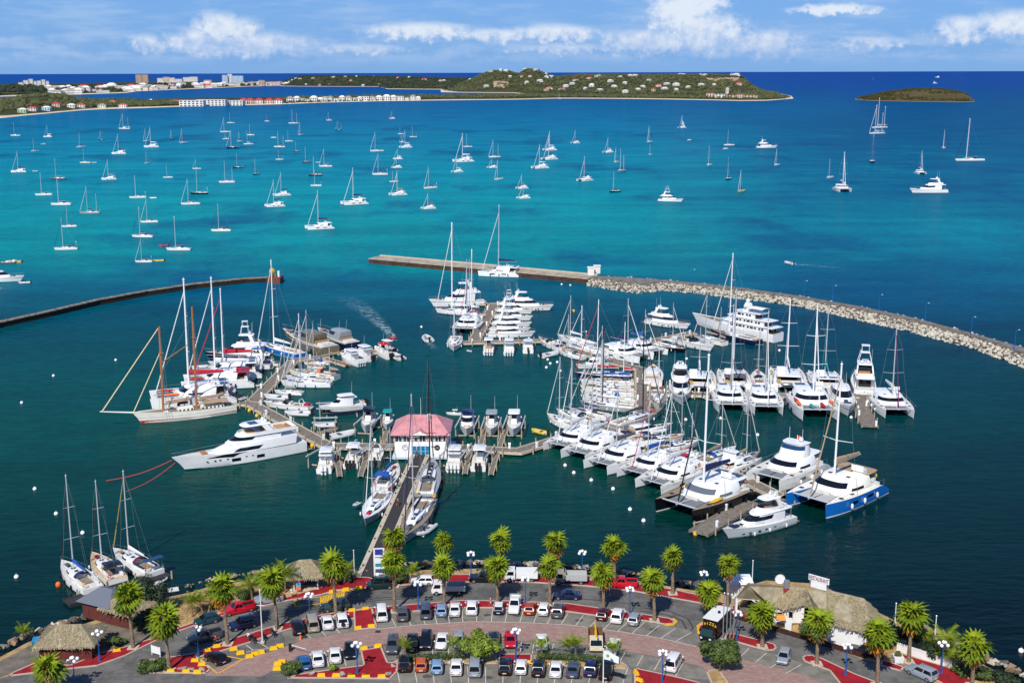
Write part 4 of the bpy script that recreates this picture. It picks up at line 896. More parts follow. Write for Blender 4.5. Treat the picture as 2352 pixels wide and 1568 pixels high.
# right of the office
CC('white cruiser with tan bow cushions on a lift right of the office', (1071,1009), (1078,966), n=1, ttop=HNAVY, z=.9, cuddy=True, cover=BROWN, group=pg)
CC('small open grey boat on the middle lift right of the office', (1127,1008), (1131,974), n=1, ttop=HGREY, z=.8, group=pg)
CC('white centre console boat on the far right lift', (1178,1010), (1184,966), n=2, z=.9, group=pg)
CC('white cabin cruiser with open stern, leftmost of the stern-on boats below the walkway', (767,1028), (744,1088), n=2, obm=WHITE, cuddy=True, group=pg)
CC('white boat with three black outboards second of the stern-on boats', (827,1028), (805,1077), n=3, group=pg)
CC('dark small boat on a cradle left of the entrance pier', (872,1036), (861,1072), n=1, ttop=None, hull=HDGREY, z=.4, group=pg)
CC('white boat with four white outboards right of the entrance pier', (1054,1030), (1041,1083), n=4, obm=WHITE, cuddy=True, group=pg)
CC('white boat with two black outboards right of the entrance pier', (1109,1038), (1098,1083), n=2, group=pg)
SL('white sloop with blue canopy and cover on the left of the entrance pier', (914,1079), (872,1134), 993, cover=BLUE, bimini=BLUE, hood=BLUE, group=mg)
SL('white sloop with five dark hatches, bow to the shore, left of the entrance pier', (838,1212), (884,1142), 972, cover=None, hood=None, boom=False, hull=HGREY, deck=WHITE, arch=True, fat=1.3, group=mg)
SL('dark grey sloop with black mast and twin round cockpit tables, right of the entrance pier', (996,1070), (975,1157), 815, cap=25, hull=HDGREY, deck=HGREY, mast=CARBON, cover=GREYC, furl=CARBON, hood=GREYC, fat=1.6, group=mg)
SL('grey teak-decked sloop with its bow to the shore, right of the entrance pier', (928,1254), (982,1160), 912, cap=23, hull=HGREY, deck=TEAK, mast=ALU, cover=NAVY, furl=NAVY, hood=None, fat=1.5, group=mg)
RB('pale inflatable with navy motor lying beside the teak-decked sloop', (959,1234), (990,1208))
RB('white dinghy hung off the bow of the sloop with five hatches', (812,1176), (826,1168), z=1.2, motor_=False)
CC('white powerboat with a stern arch poking out behind the office roof', (1024,951), (1060,952), n=1, ttop=WHITE, group=pg)
RB('yellow-edged inflatable on the walkway corner right of the boat lifts', (1222,990), (1256,998), tube=HYEL)
# middle pier (far)
MY('large white motor yacht with a dark sweeping window, left of the middle pier', (985,706), (1110,700), style='fly', hr=1.15, group=yg)
SL('big white ketch with two thick masts left of the middle pier', (1000,719), (1098,724), 514, cap=30, ketch=True, fat=2.4, mast=MWHITE, cover=WCAN, hood=None, mx=.16, group=mg)
CT('white catamaran with a blue boom cover lying against the concrete breakwater', (1102,631), (1196,634), 472, cover=NAVY, fat=1.7, group=cg, cap=24)
MY('long white motor yacht with raked bow pointing right, off the middle pier', (1272,714), (1160,710), style='fly', hr=1.0, portholes=True, group=yg)
for i, (a, b, st_, o) in enumerate([((1226,722),(1140,716),'sport',True),((1224,737),(1137,731),'sport',True),((1222,751),(1133,746),'fly',True),((1219,764),(1128,759),'sport',False),((1230,774),(1122,773),'express',False)]):
    MY(['white sportfishing boat with outriggers, farthest on the right of the middle pier','white sportfishing boat second farthest on the right of the middle pier','white flybridge boat third on the right of the middle pier','white tower boat fourth on the right of the middle pier','white express cruiser nearest on the right of the middle pier'][i], a, b, style=st_, outr=o, group=yg, beam=.25)
SL('white sailboat with red sail covers on the left of the middle pier', (1056,738), (1112,728), 598, cover=RED, furl=RED, hood=RED, group=mg)
CT('white catamaran facing the camera on the left of the middle pier', (1063,770), (1092,738), None, cover=GREYC, group=cg)
SL('small white sailboat with bow to camera at the foot of the middle pier', (1042,809), (1050,774), 690, cover=TAN, hood=None, fat=1.3, group=mg)
CC('white boat with four outboards and tan seats, left of three below the middle pier', (1124,783), (1122,815), n=4, obm=WHITE, cover=BROWN, group=pg)
CC('white boat with four outboards, middle of three below the middle pier', (1171,781), (1169,816), n=4, obm=WHITE, cuddy=True, group=pg)
CC('small white boat on the right of three below the middle pier', (1213,790), (1213,812), n=1, ttop=None, cuddy=True, group=pg)
RB('round grey dinghy in the slip at the foot of the middle pier', (1072,806), (1084,808))
RB('white tender under way with a foam wake in mid harbour', (975,773), (986,786), group=None)
MY('white runabout with navy cover by the long cross walkway', (1237,786), (1288,806), style='open', cover=NAVY, group=yg, name='runabout', cat='powerboat')
RB('long white inflatable with a black motor below the cross walkway', (1308,808), (1244,822))
# right cluster, sailing side
SL('white sloop with slim grey mast at the start of the right cluster', (1280,779), (1356,797), 680, fat=1.4, cover=WCAN, hood=None, arch=True, group=mg)
SL('white sloop with thick white mast behind the cluster of masts', (1300,800), (1390,815), 705, fat=1.9, mast=MWHITE, cover=WCAN, hood=None, group=mg)
SL('older white sailboat with grey cover left of the trawler', (1282,812), (1340,826), 722, fat=1.2, cover=GREYC, hood=GREYC, group=mg)
MY('small white trawler yacht with flybridge among the right cluster of masts', (1322,848), (1398,840), style='fly', hr=1.1, group=yg, name='trawler_yacht')
CT('big white catamaran with grey mast off the cross walkway', (1486,832), (1392,812), 688, fat=1.4, cover=NAVY, group=cg)
CT('white catamaran with blue sail cover right of the cross walkway', (1518,820), (1440,800), 712, cover=BLUE, group=cg)
SL('ketch with red and navy trim, topmost in the vertical stack of boats', (1318,868), (1452,872), 690, cap=20, ketch=True, hull=HNAVY, cover=RED, furl=RED, fat=1.3, mast=MWHITE, group=mg)
SL('white sailboat with bright blue boom cover in the vertical stack', (1332,884), (1455,885), 752, cover=BLUE, bimini=BLUE, fat=1.3, group=mg)
SL('cream sailboat with tan deck just below the blue-covered one in the stack', (1332,897), (1458,899), 780, hull=CREAM, cover=TAN, deck=TEAK, hood=TAN, group=mg)
SL('white sailboat with plain grey hood, fourth down in the vertical stack', (1333,909), (1460,912), 800, cover=WCAN, hood=GREYC, group=mg)
SL('white sailboat with blue hood, fifth down in the vertical stack', (1333,920), (1460,925), 790, cover=WCAN, hood=BLUE, group=mg)
SL('large pale grey sloop with black mast, lowest in the vertical stack', (1332,934), (1464,946), 750, cap=20, hull=HGREY, mast=CARBON, cover=WCAN, furl=CARBON, fat=1.7, hood=None, group=mg)
SL('white sloop at the lower left corner of the right cluster', (1256,962), (1330,992), 820, fat=1.5, cover=WCAN, hood=None, group=mg)
SL('white sloop with blue-ribbed forestay second from the lower left corner', (1278,952), (1368,978), 832, furl=BLUE, cover=NAVY, group=mg)
SL('white sloop with navy hood third from the lower left corner', (1306,946), (1400,966), 835, cover=NAVY, hood=NAVY, fat=1.2, group=mg)
SL('grey teak-decked sloop with tall black mast crossing the walkway junction', (1522,953), (1402,992), 747, cap=22, hull=HGREY, deck=TEAK, mast=CARBON, furl=CARBON, cover=GREYC, fat=1.7, hood=None, group=mg)
MY('white cabin boat stern-to on the right of the vertical walkway', (1500,854), (1498,890), style='express', beam=.34, group=yg)
SL('cream sailboat with teak deck, bow to camera right of the vertical walkway', (1513,946), (1508,903), 790, hull=CREAM, deck=TEAK, cover=TAN, hood=None, fat=1.2, group=mg)
MY('white flybridge cruiser with bow to camera on the right pier', (1565,934), (1559,888), style='fly', beam=.30, group=yg)
SL('black-hulled sports sloop pointing right behind the cluster', (1575,812), (1500,796), 700, hull=HBLACK, cover=WCAN, hood=None, group=mg)
MY('white open sports cruiser with black stripe beside the black-hulled sloop', (1640,810), (1548,786), style='open', beam=.23, group=yg)
MY('white motor yacht with wide black windscreen left of the superyacht', (1586,758), (1488,742), style='fly', beam=.27, hr=.95, portholes=True, group=yg)
SL('cream two-masted schooner yacht with gold trim below the superyacht', (1592,777), (1664,794), 668, hull=CREAM, deck=TEAK, ketch=True, cover=TAN, hood=None, fat=1.4, group=mg)
SL('long navy sailing yacht with the tallest white mast in front of the superyacht', (1632,768), (1742,792), 588, cap=30, hull=HNAVY, deck=TEAK, mast=MWHITE, fat=1.8, cover=WCAN, hood=None, mx=-.05, group=mg)
# right pier: upper row, sterns to the pier
CT('white catamaran with an orange lifebuoy, leftmost in the upper row of the right pier', (1602,848), (1607,902), 752, cover=WCAN, kay=[(ORANGE,-4.8,2.2)], group=cg)
CT('white catamaran with grey bimini and red buoy, second in the upper row', (1672,846), (1690,900), 666, cover=GREYC, bimini=GREYC, fat=1.4, kay=[(RED,1.6,-2.6),(BLUE,-2.5,2.4)], group=cg)
SL('small grey sailboat squeezed between catamarans in the upper row', (1738,856), (1744,896), 756, hull=HDGREY, cover=TAN, group=mg)
CT('broad white catamaran with tall spreaders, third catamaran in the upper row', (1797,848), (1812,902), 690, cap=19, cover=WCAN, mast=MWHITE, fat=1.5, kay=[(HYEL,1.0,2.6)], group=cg)
CT('white catamaran with teal sail covers in the upper row', (1878,850), (1902,904), 706, cover=TEAL, furl=TEAL, fat=1.4, bimini=WHITE, group=cg)
MY('tall white sportfishing yacht with blue cockpit trim at the end of the right pier', (1968,845), (1987,912), style='sport', hr=.95, beam=.30, deck=DECK, group=yg)
RB('grey tender with black motor right of the tall sportfishing yacht', (2030,892), (2042,930))
CT('white catamaran facing the camera, leftmost in the lower row of the right pier', (1683,950), (1668,902), 700, cover=GREYC, group=cg)
CT('white catamaran facing the camera, second in the lower row', (1765,955), (1742,904), 720, fat=1.2, group=cg)
CT('large white catamaran with coloured kayaks on deck in the lower row', (1884,968), (1838,905), 706, cap=21, mast=MWHITE, fat=1.5, kay=[(RED,.5,-2.6),(ORANGE,2.5,-2.6),(ORANGE,1.5,2.6),(RED,3.6,.9),(TEAL,4.2,-.9)], group=cg, hwin=False)
MY('white express yacht with one broad dark windscreen, bow to camera', (1950,962), (1920,906), style='express', beam=.30, hr=1.1, stripe=HBLUE, group=yg)
CT('white catamaran with a purple furled sail at the far right of the harbour', (2066,962), (2008,900), 752, furl=mat('purple_canvas', (112,20,70), .8), fat=1.4, group=cg)
# lower right pontoon, cats stern to
CT('white catamaran with orange kayak, first of the five in the diagonal row', (1273,1041), (1352,1004), None, fat=1.2, kay=[(ORANGE,-1.5,2.75)], group=cg)
CT('white catamaran with wide dark windscreen, second in the diagonal row', (1315,1060), (1405,1020), 900, fat=1.2, group=cg)
CT('white catamaran with grey awning, third in the diagonal row', (1366,1085), (1470,1046), 890, fat=1.2, cover=GREYC, group=cg)
CT('white catamaran with a bright blue boom cover and red forestay, fourth in the diagonal row', (1443,1104), (1536,1064), 900, cover=BLUE, furl=RED, group=cg)
CT('white catamaran nearest the black one, fifth in the diagonal row', (1487,1130), (1592,1087), 880, cover=WCAN, fat=1.2, group=cg)
MY('white power yacht with navy boom tent behind the diagonal row', (1545,988), (1428,1008), style='express', beam=.28, cover=NAVY, group=yg)
SL('white sailboat with navy bimini behind the diagonal row, second back', (1572,1010), (1462,1026), 880, bimini=NAVY, cover=WCAN, group=mg)
SL('white cluttered-deck sailboat behind the diagonal row, third back', (1606,1024), (1500,1044), 885, cover=TAN, arch=True, group=mg)
CT('white catamaran with red awning straps behind the diagonal row', (1612,1046), (1560,1062), None, cover=RED, bimini=RED, group=cg)
SL('white sloop with a tan boom tent, bow to the upper right', (1690,1040), (1602,1078), 925, cover=TAN, furl=WCAN, fat=1.3, hood=BLUE, group=mg)
SL('white sailboat with long tan sail cover beside the power catamaran', (1745,1050), (1665,1076), 905, cover=TAN, fat=1.3, deck=TEAK, group=mg)
CT('white power catamaran carrying an orange kayak at the pontoon', (1728,1060), (1652,1088), None, power=True, kay=[(ORANGE,-4.5,-1.5)], group=cg)
CT('large white power catamaran with enclosed flybridge and broad dark windscreen', (1750,1122), (1868,1066), None, power=True, cap=20, group=cg, br=.95)
CT('black-hulled catamaran with tall white mast and yellow kayaks', (1545,1190), (1690,1130), 815, hull=HBLACK, mast=MWHITE, fat=2.0, cap=23, deck=TEAK, furl=CARBON, cover=NAVY, bimini=WHITE, kay=[(YELLOW,1.8,2.9),(YELLOW,-.5,-2.9)], group=cg, glass=mat('grey_tinted_glass', (96,104,112), .1), br=1.05)
CT('blue-hulled catamaran with cream decks and a tan boom tent', (1848,1178), (1996,1112), 840, hull=HBLUE, mast=MWHITE, fat=2.0, cap=22, cover=TAN, furl=TAN, bimini=TAN, roof=CREAM, deck=CREAM, group=cg, net=mat('pale_net', (176,176,170), .9))
MY('grey-hulled white motor yacht at the tip of the lower right pontoon', (1658,1240), (1812,1196), cap=26, hull=mat('pale_grey_hull', (186,194,196), .25), style='fly', beam=.27, hr=.95, stripe=HGREY, group=yg, portholes=True)
# three sloops at the lower left
SL('white sloop with a bright blue sail cover, leftmost of three at the small dock', (143,1305), (216,1366), 1093, cover=BLUE, hood=NAVY, furl=CARBON, fat=1.4, group=mg)
SL('tan-decked sloop in the middle of three at the small dock', (213,1286), (272,1345), 1105, cover=None, boom=True, deck=mat('tan_deck', (196,170,130), .8, var=.1), hood=TAN, bimini=HBLACK, fat=1.3, furl=CARBON, group=mg)
SL('white sloop with solar panels, rightmost of three at the small dock', (261,1277), (358,1328), 1081, cover=WCAN, panels=True, hood=mat('maroon_canvas', (90,24,40), .8), furl=mat('gold_line', (170,150,60), .7), fat=1.5, group=mg)
for a, b, lb in [((385,1328),(352,1342),'grey inflatable right of the solar panel sloop'),((378,1345),(345,1352),'white inflatable by the shore right of the small dock'),((205,1396),(262,1382),'white rigid dinghy behind the grey-roofed hut'),((372,1380),(412,1374),'white boat pulled up on the grass under the tree')]:
    RB(lb, a, b, group='dinghies by the small dock', z=1.5 if 'pulled' in lb else 0)
# moving boats
RB('inflatable speeding outside the right breakwater', (1803,604), (1822,608)); RB('jet ski rider\'s small craft at the head of the wide wake', (907,781), (899,775), tube=RED)

# ---- the schooner
def schooner():
    P, rz, L = bs((304,975), (540,944)); s = L/26.; t = thing('schooner', 'cream wooden schooner with red waterline and varnished masts left of the harbour', 'schooner', P, rz, None, s)
    st = hull_st(26, 6, 2.2, .6, 1.7, .10, .5, 16)
    h = obj('hull', (lambda mb: (hull_mb(mb, st), mb)[1])(MB()), CREAM, t, smooth=True)
    mb = MB(); stripe_mb(mb, st, .0, .75, 0, .03); obj('waterline_stripe', mb, ANTIF, h)
    mb = MB(); stripe_mb(mb, st, 1.6, 1.75, 0, .05); obj('rub_rail', mb, CREAM, h)
    mb = MB(); deck_mb(mb, st, 0, -.25, .1); obj('deck', mb, TEAK, t)
    for x0, x1, z1 in ((-2.2, 1.8, 2.9), (-10, -4, 2.7), (4, 6, 2.5)):
        mb = MB(); mb.tap(x0, x1, -1.3, 1.3, 1.7, x0+.1, x1-.2, -1.2, 1.2, z1); c = obj('deckhouse', mb, CREAM, t)
        n = int((x1-x0)/1.0)
        for i in range(n):
            for sg in (-1, 1):
                mb = MB(); x = x0+(i+.5)*(x1-x0)/n; mb.box(x-.2, x+.2, sg*1.28-.05, sg*1.28+.05, 2.1, z1-.25); obj('window', mb, GLASS, c)
    mb = MB(); mb.loft([[(x, y, z) for y, z in ((-1.9, 3.5), (0, 3.9), (1.9, 3.5), (1.9, 3.45), (0, 3.85), (-1.9, 3.45))] for x in (-11, -4.5)]); obj('awning', mb, TAN, t)
    mb = MB(); [mb.tube((x, y, 1.8), (x, y, 3.5), .05, .05, 5) for x in (-10.8, -4.7) for y in (-1.8, 1.8)]; obj('awning_post', mb, STEEL, t)
    mb = MB(); mb.tube((11.5, 0, 2.9), (20.5, 0, 4.4), .24, .14, 8); obj('bowsprit', mb, CREAM, t, smooth=True)
    for nm_, x, yt in (('fore', 5.2, 750), ('main', -3.2, 705)):
        q = P+Vector((math.cos(rz), math.sin(rz), 0))*x*s; th = HZ(q, yt)/s
        mb = MB(); mb.tube((x, 0, 1.6), (x-.4, 0, th), .32, .24, 8); m_ = obj('mast', mb, WOODM, t, smooth=True)
        mb = MB(); mb.box(x-.9, x+.1, -.8, .8, th*.72, th*.72+.1); obj('crosstree', mb, WOODM, m_)
        mb = MB(); mb.tube((x-.4, 0, 4.2), (x-7.5, 0, 4.6), .16, .12, 7); b_ = obj('boom', mb, WOODM, t, smooth=True)
        mb = MB(); mb.loft([[(x-.8-6*f, .32*math.cos(a*PI/3), 4.75+.25*math.sin(a*PI/3)+.3*f) for a in range(6)] for f in (0, .5, 1)]); obj('furled_mainsail', mb, TAN, b_, smooth=True)
        mb = MB()
        for sg in (-1, 1): [mb.tube((x-.3+dx_, sg*2.8, 2.0), (x-.4, 0, th*.95), .035, .03, 4) for dx_ in (-.9, 0, .7)]
        obj('shroud', mb, STEEL, m_)
        if nm_ == 'fore':
            for xx, zz, r, f in ((20., 4.3, .17, .98), (12.5, 3.1, .15, .72)):
                mb = MB(); mb.tube((xx, 0, zz), (x-.1, 0, th*f), r, r*.8, 6); obj('furled_jib', mb, mat('ivory_canvas', (214,196,156), .85), t, smooth=True)
            mb = MB(); mb.tube((x-.5, 0, th*.62), (x-7.2, 0, th*.78), .14, .1, 6); obj('gaff', mb, WOODM, t)
        else: mb = MB(); mb.tube((x-.4, 0, th*.93), (4.8, 0, 12.5), .03, .03, 4); obj('stay', mb, STEEL, t)
    for x in (1.0, -8.0): mb = MB(); mb.ball((x, -2.85 if x > 0 else -2.7, .9), .35, 8, 6, 2.4); obj('fender', mb, ANTIF, t)
schooner()
# ---- the big white motor yacht
def big_yacht():
    P, rz, L = bs((428,1079), (694,1030)); s = L/30.; t = thing('motor_yacht', 'big white three-level motor yacht with black side windows, moored below the schooner', 'motor yacht', P, rz, None, s)
    st = hull_st(30, 7, 2.7, .9, 2.0, .0, .42, 18)
    st2 = []
    for u, pt in st:                                  # raked stem
        st2.append((u, [(x+3.4*max(0, u-.55)/.45*k_, w_, z) for (x, w_, z), k_ in zip(pt, (1, .45, .1, 0))]))
    st = st2
    h = obj('hull', (lambda mb: (hull_mb(mb, st), mb)[1])(MB()), WHITE, t, smooth=True)
    mb = MB(); stripe_mb(mb, st, .0, .3, 0, .02); obj('waterline_stripe', mb, HNAVY, h)
    mb = MB(); deck_mb(mb, st, 0, -.1, .1); obj('deck', mb, DECK, t)
    mb = MB(); mb.box(-16.6, -14.9, -2.9, 2.9, .35, .6); obj('swim_platform', mb, TEAK, t)
    def side(name, poly, m, sg, par, off=.04):
        mb = MB(); vs = []
        for x, z in poly:
            best = None
            for (u0, p0), (u1, p1) in zip(st, st[1:]):
                if p0[0][0] <= x <= p1[0][0]:
                    f = (x-p0[0][0])/(p1[0][0]-p0[0][0]+1e-9); top = [a+(b-a)*f for a, b in zip(p0[0], p1[0])]; md = [a+(b-a)*f for a, b in zip(p0[1], p1[1])]
                    g = max(0, (top[2]-z)/(top[2]-md[2]+1e-9)); best = top[1]+(md[1]-top[1])*min(1, g)
            vs.append((x, sg*((best or 3.4)+off), z))
        mb.add(vs, [tuple(range(len(vs)))]); return obj(name, mb, m, par)
    for sg in (-1, 1):
        side('hull_window', [(10.6,2.6),(4.2,2.15),(2.6,2.75),(.4,3.0),(3.2,3.02),(6.5,3.05)], GLASS, sg, h)
        for a, b in ((4.6, 2.4), (-1.6, -3.6)): side('hull_window', [(a,1.75),(b,1.75),(b,1.0),(a,1.0)], GLASS, sg, h)
        for x in (10.4, 8.6, 7.4, 5.6, 1.0, -.6): side('porthole', [(x+.25,1.9),(x-.25,1.9),(x-.25,1.65),(x+.25,1.65)], GLASS, sg, h)
    a0, a1, a2, a3 = (2.9, -12.2, 10.5, 3.25), (4.0, -12.4, 7.2, 3.1), (4.75, -12.6, 4.6, 3.0), (5.0, -12.8, 4.0, 2.95)
    c = obj('main_deck_house', (lambda mb: (cabin_mb(mb, [a0, a1, a2, a3], 2.3, .45), mb)[1])(MB()), WHITE, t, smooth=True)
    for i0, i1 in ((0, 2), (NO-3, NO-1)): mb = MB(); band_mb(mb, a0, a1, .25, 1.0, i0, i1, 2.3, .45); obj('saloon_window', mb, GLASS, c)
    b0, b1, b2 = (4.9, -8.5, 5.0, 2.7), (5.5, -8.6, 4.0, 2.6), (6.3, -8.8, 1.8, 2.35)
    d = obj('wheelhouse', (lambda mb: (cabin_mb(mb, [b0, b1, b2], 2.5, .4), mb)[1])(MB()), WHITE, t, smooth=True)
    mb = MB(); band_mb(mb, b1, b2, .02, .85, 1, NO-2, 2.5, .4); obj('windscreen', mb, GLASS, d)
    mb = MB(); cabin_mb(mb, [(6.3, -12.8, 2.4, 2.75), (6.5, -12.8, 2.1, 2.75)], 3, .5); f_ = obj('flybridge_deck', mb, WHITE, t, smooth=True)
    mb = MB(); mb.loft([outline(-12.6, 2.1, 2.7, 6.5, 3, .5), outline(-12.7, 1.6, 2.65, 7.2, 3, .5)], False, False); obj('flybridge_coaming', mb, WHITE, f_, smooth=True)
    for x0, x1, m_ in ((-2.4, -.6, BROWN), (-6.5, -4.6, BROWN), (-10.5, -8.2, mat('wicker', (190,150,96), .8, var=.2)), (-11.8, -11.0, BROWN)): mb = MB(); mb.box(x0, x1, -1.7, 1.7, 6.5, 7.0); obj('flybridge_lounge', mb, m_, f_)
    for sg in (-1, 1): mb = MB(); mb.tap(-7.2, -5.2, sg*2.55-.15, sg*2.55+.15, 6.6, -5.2, -3.6, sg*2.1-.12, sg*2.1+.12, 8.7); obj('arch', mb, WHITE, t)
    mb = MB(); cabin_mb(mb, [(8.7, -6.2, 1.0, 2.3), (8.95, -6.0, .6, 2.1)], 3, .55); r_ = obj('hardtop', mb, WHITE, t, smooth=True)
    mb = MB(); mb.box(-3.2, -1.0, -1.3, 1.3, 8.97, 9.02); obj('sunroof', mb, GLASSB, r_)
    mb = MB(); mb.tube((-5.2, 0, 8.9), (-5.4, 0, 10.2), .1, .07, 6); mb.ball((-5.2, 1, 9.3), .45, 10, 7); mb.ball((-5.2, -1, 9.3), .45, 10, 7); obj('radar_mast', mb, WHITE, r_, smooth=True)
    mb = MB(); [mb.tube((-4.5, y, 8.9), (-4.8, y, 13.5), .035, .02, 4) for y in (-1.6, 1.6)]; obj('antenna', mb, WHITE, r_)
    mb = MB(); [mb.path([(p[0][0], sg*max(0, p[0][1]-.15), p[0][2]+.9) for u, p in st[9:]], .035, 4) for sg in (-1, 1)]; obj('bow_rail', mb, STEEL, t)
    mb = MB(); mb.box(10, 11.2, -.9, .9, 3.4, 3.85); obj('bow_seat', mb, BROWN, t)
    for x in (3.4, -2.6, -7.4, -12.4): mb = MB(); mb.ball((x, -3.72, 1.25), .32, 8, 6, 2.6); obj('fender', mb, HNAVY, t)
big_yacht()
for i, (a, b) in enumerate([((395,1058),(244,1105)),((402,1064),(290,1130))]):
    p, q = G(*a, 3.2), G(*b, .05); mb = MB(); pts = [p.lerp(q, f)-Vector((0, 0, -.15+.7*math.sin(f*PI))) for f in [j/8 for j in range(9)]]; mb.path(pts, .07, 5)
    tag(obj('mooring_rope', mb, mat('orange_rope', (196,70,60), .8)), ['upper', 'lower'][i]+' red mooring rope from the bow of the big motor yacht', 'rope', 'red mooring ropes')
# ---- the superyacht
def superyacht():
    P, rz, L = bs((1606,748), (1787,785)); s = L/50.; t = thing('superyacht', 'largest white superyacht with three rows of windows, in front of the breakwater', 'superyacht', P, rz, None, s)
    st0 = hull_st(50, 9.6, 4.2, .86, 1.9, .0, .5, 18); st = []
    for u, pt in st0: st.append((u, [(x+5.*max(0, u-.6)/.4*k_, w_, z) for (x, w_, z), k_ in zip(pt, (1, .5, .15, 0))]))
    h = obj('hull', (lambda mb: (hull_mb(mb, st), mb)[1])(MB()), WHITE, t, smooth=True)
    mb = MB(); stripe_mb(mb, st, 0, .4, 0, .03); obj('waterline_stripe', mb, HNAVY, h)
    mb = MB(); deck_mb(mb, st, 0, -.3, .15); obj('deck', mb, TEAK, t)
    z = 4.0; dk_ = [(-21, 12, 4.3), (-18.5, 7.5, 3.9), (-12.5, 2.5, 3.4)]
    for i, (xb, xf, hw) in enumerate(dk_):
        l0, l1 = (z, xb, xf, hw), (z+2.6, xb-.3, xf-2.8, hw*.95)
        c = obj('deck_house', (lambda mb: (cabin_mb(mb, [l0, l1], 2.6, .5), mb)[1])(MB()), WHITE, t, smooth=True)
        for sg in (-1, 1):
            n = int((xf-xb)*.55/1.5)
            for j in range(n):
                x = xb+2.0+j*1.75+(.9 if j % 4 > 1 else 0); mb = MB(); mb.box(x, x+1.15, sg*hw*.965-.09, sg*hw*.965+.09, z+1.0, z+1.95); obj('window', mb, GLASS, c)
        mb = MB(); band_mb(mb, l0, l1, .35, .85, 4, NO-5, 2.6, .5, .05); obj('front_window', mb, GLASS, c)
        mb = MB(); cabin_mb(mb, [(z+2.6, xb-3.6, xf-1.8, hw*1.06), (z+2.85, xb-3.6, xf-2.2, hw*1.04)], 3, .5); obj('deck_slab', mb, WHITE, t, smooth=True)
        mb = MB(); mb.box(xb-.4, xb-.2, -hw*.7, hw*.7, z+.2, z+2.2); obj('aft_door', mb, GLASS, c)
        z += 2.85
    mb = MB(); mb.loft([[(x, y, zz) for y, zz in ((-3.2, z+2.2), (0, z+2.7), (3.2, z+2.2), (3.2, z+2.1), (0, z+2.6), (-3.2, z+2.1))] for x in (-17, -8.5)]); obj('awning', mb, WCAN, t)
    mb = MB(); [mb.tube((x, y, z), (x, y, z+2.2), .09, .09, 5) for x in (-16.8, -8.7) for y in (-3, 3)]; obj('awning_post', mb, STEEL, t)
    mb = MB(); mb.tap(-8.2, -4.2, -1.6, 1.6, z, -6.8, -5, -1., 1., z+4.2); m_ = obj('mast_tower', mb, WHITE, t)
    mb = MB(); [mb.ball(c_, 1.0, 10, 7) for c_ in ((-6, 1.9, z+2.6), (-6, -1.9, z+2.6), (-5.8, 0, z+4.9))]; obj('radome', mb, WHITE, m_, smooth=True)
    mb = MB(); mb.ball((17, -.5, 5.2), .9, 8, 5, .6); obj('foredeck_tender', mb, NAVY, t)
superyacht()
# ---- mooring balls
random.seed(3)
for i, (x, y) in enumerate([(80,1124),(129,1181),(190,1225),(38,1326),(123,864),(50,926),(1298,1070),(1318,1087),(1358,1104),(1408,1124),(1447,1171),(1478,1197),(1290,654),(1310,656),(1258,827),(1264,836),(1255,845),(1287,853),(1577,825),(1584,880),(1575,965),(1740,1000),(1655,962),(1790,806),(690,852),(266,828),(968,752),(1280,833),(2345,1496),(1955,960)]):
    o = thing('mooring_buoy', 'white round mooring buoy floating in the harbour', 'buoy', G(x, y), 0, 'white mooring buoys')
    part('float', 'buoy', lambda mb: mb.ball((0, 0, .18), .42, 10, 7), LAMPG, o, smooth=True); part('ring', 'buoy', lambda mb: mb.path([(.14*math.cos(a*PI/3), 0, .68+.14*math.sin(a*PI/3)) for a in range(7)], .03, 4), STEEL, o)
for i, (x, y, mm, lb) in enumerate([(130,1458,ORANGE,'orange buoy near the left rocky shore'),(134,1346,ORANGE,'orange buoy beside the leftmost sloop'),(1836,1008,ORANGE,'small orange buoy below the right pier'),(1597,1228,YELLOW,'yellow buoy under the tip of the lower right pontoon'),(573,945,YELLOW,'yellow buoy at the schooner\'s stern'),(590,957,YELLOW,'yellow buoy beside the left walkway elbow'),(655,985,YELLOW,'yellow buoy behind the big motor yacht'),(688,1004,YELLOW,'second yellow buoy behind the big motor yacht'),(717,1026,YELLOW,'yellow buoy at the big motor yacht\'s stern'),(1763,788,YELLOW,'yellow buoy at the superyacht\'s stern'),(1318,716,YELLOW,'yellow buoy at the bow of the long white motor yacht')]):
    o = thing('marker_buoy', lb, 'buoy', G(x, y)); part('float', 'mk', lambda mb: (mb.ball((0, 0, .3), .45, 9, 6, 1.3),), mm, o, smooth=True); part('eye', 'mk', lambda mb: mb.tube((0, 0, .8), (0, 0, 1.05), .06, .06, 5), BLACK, o)
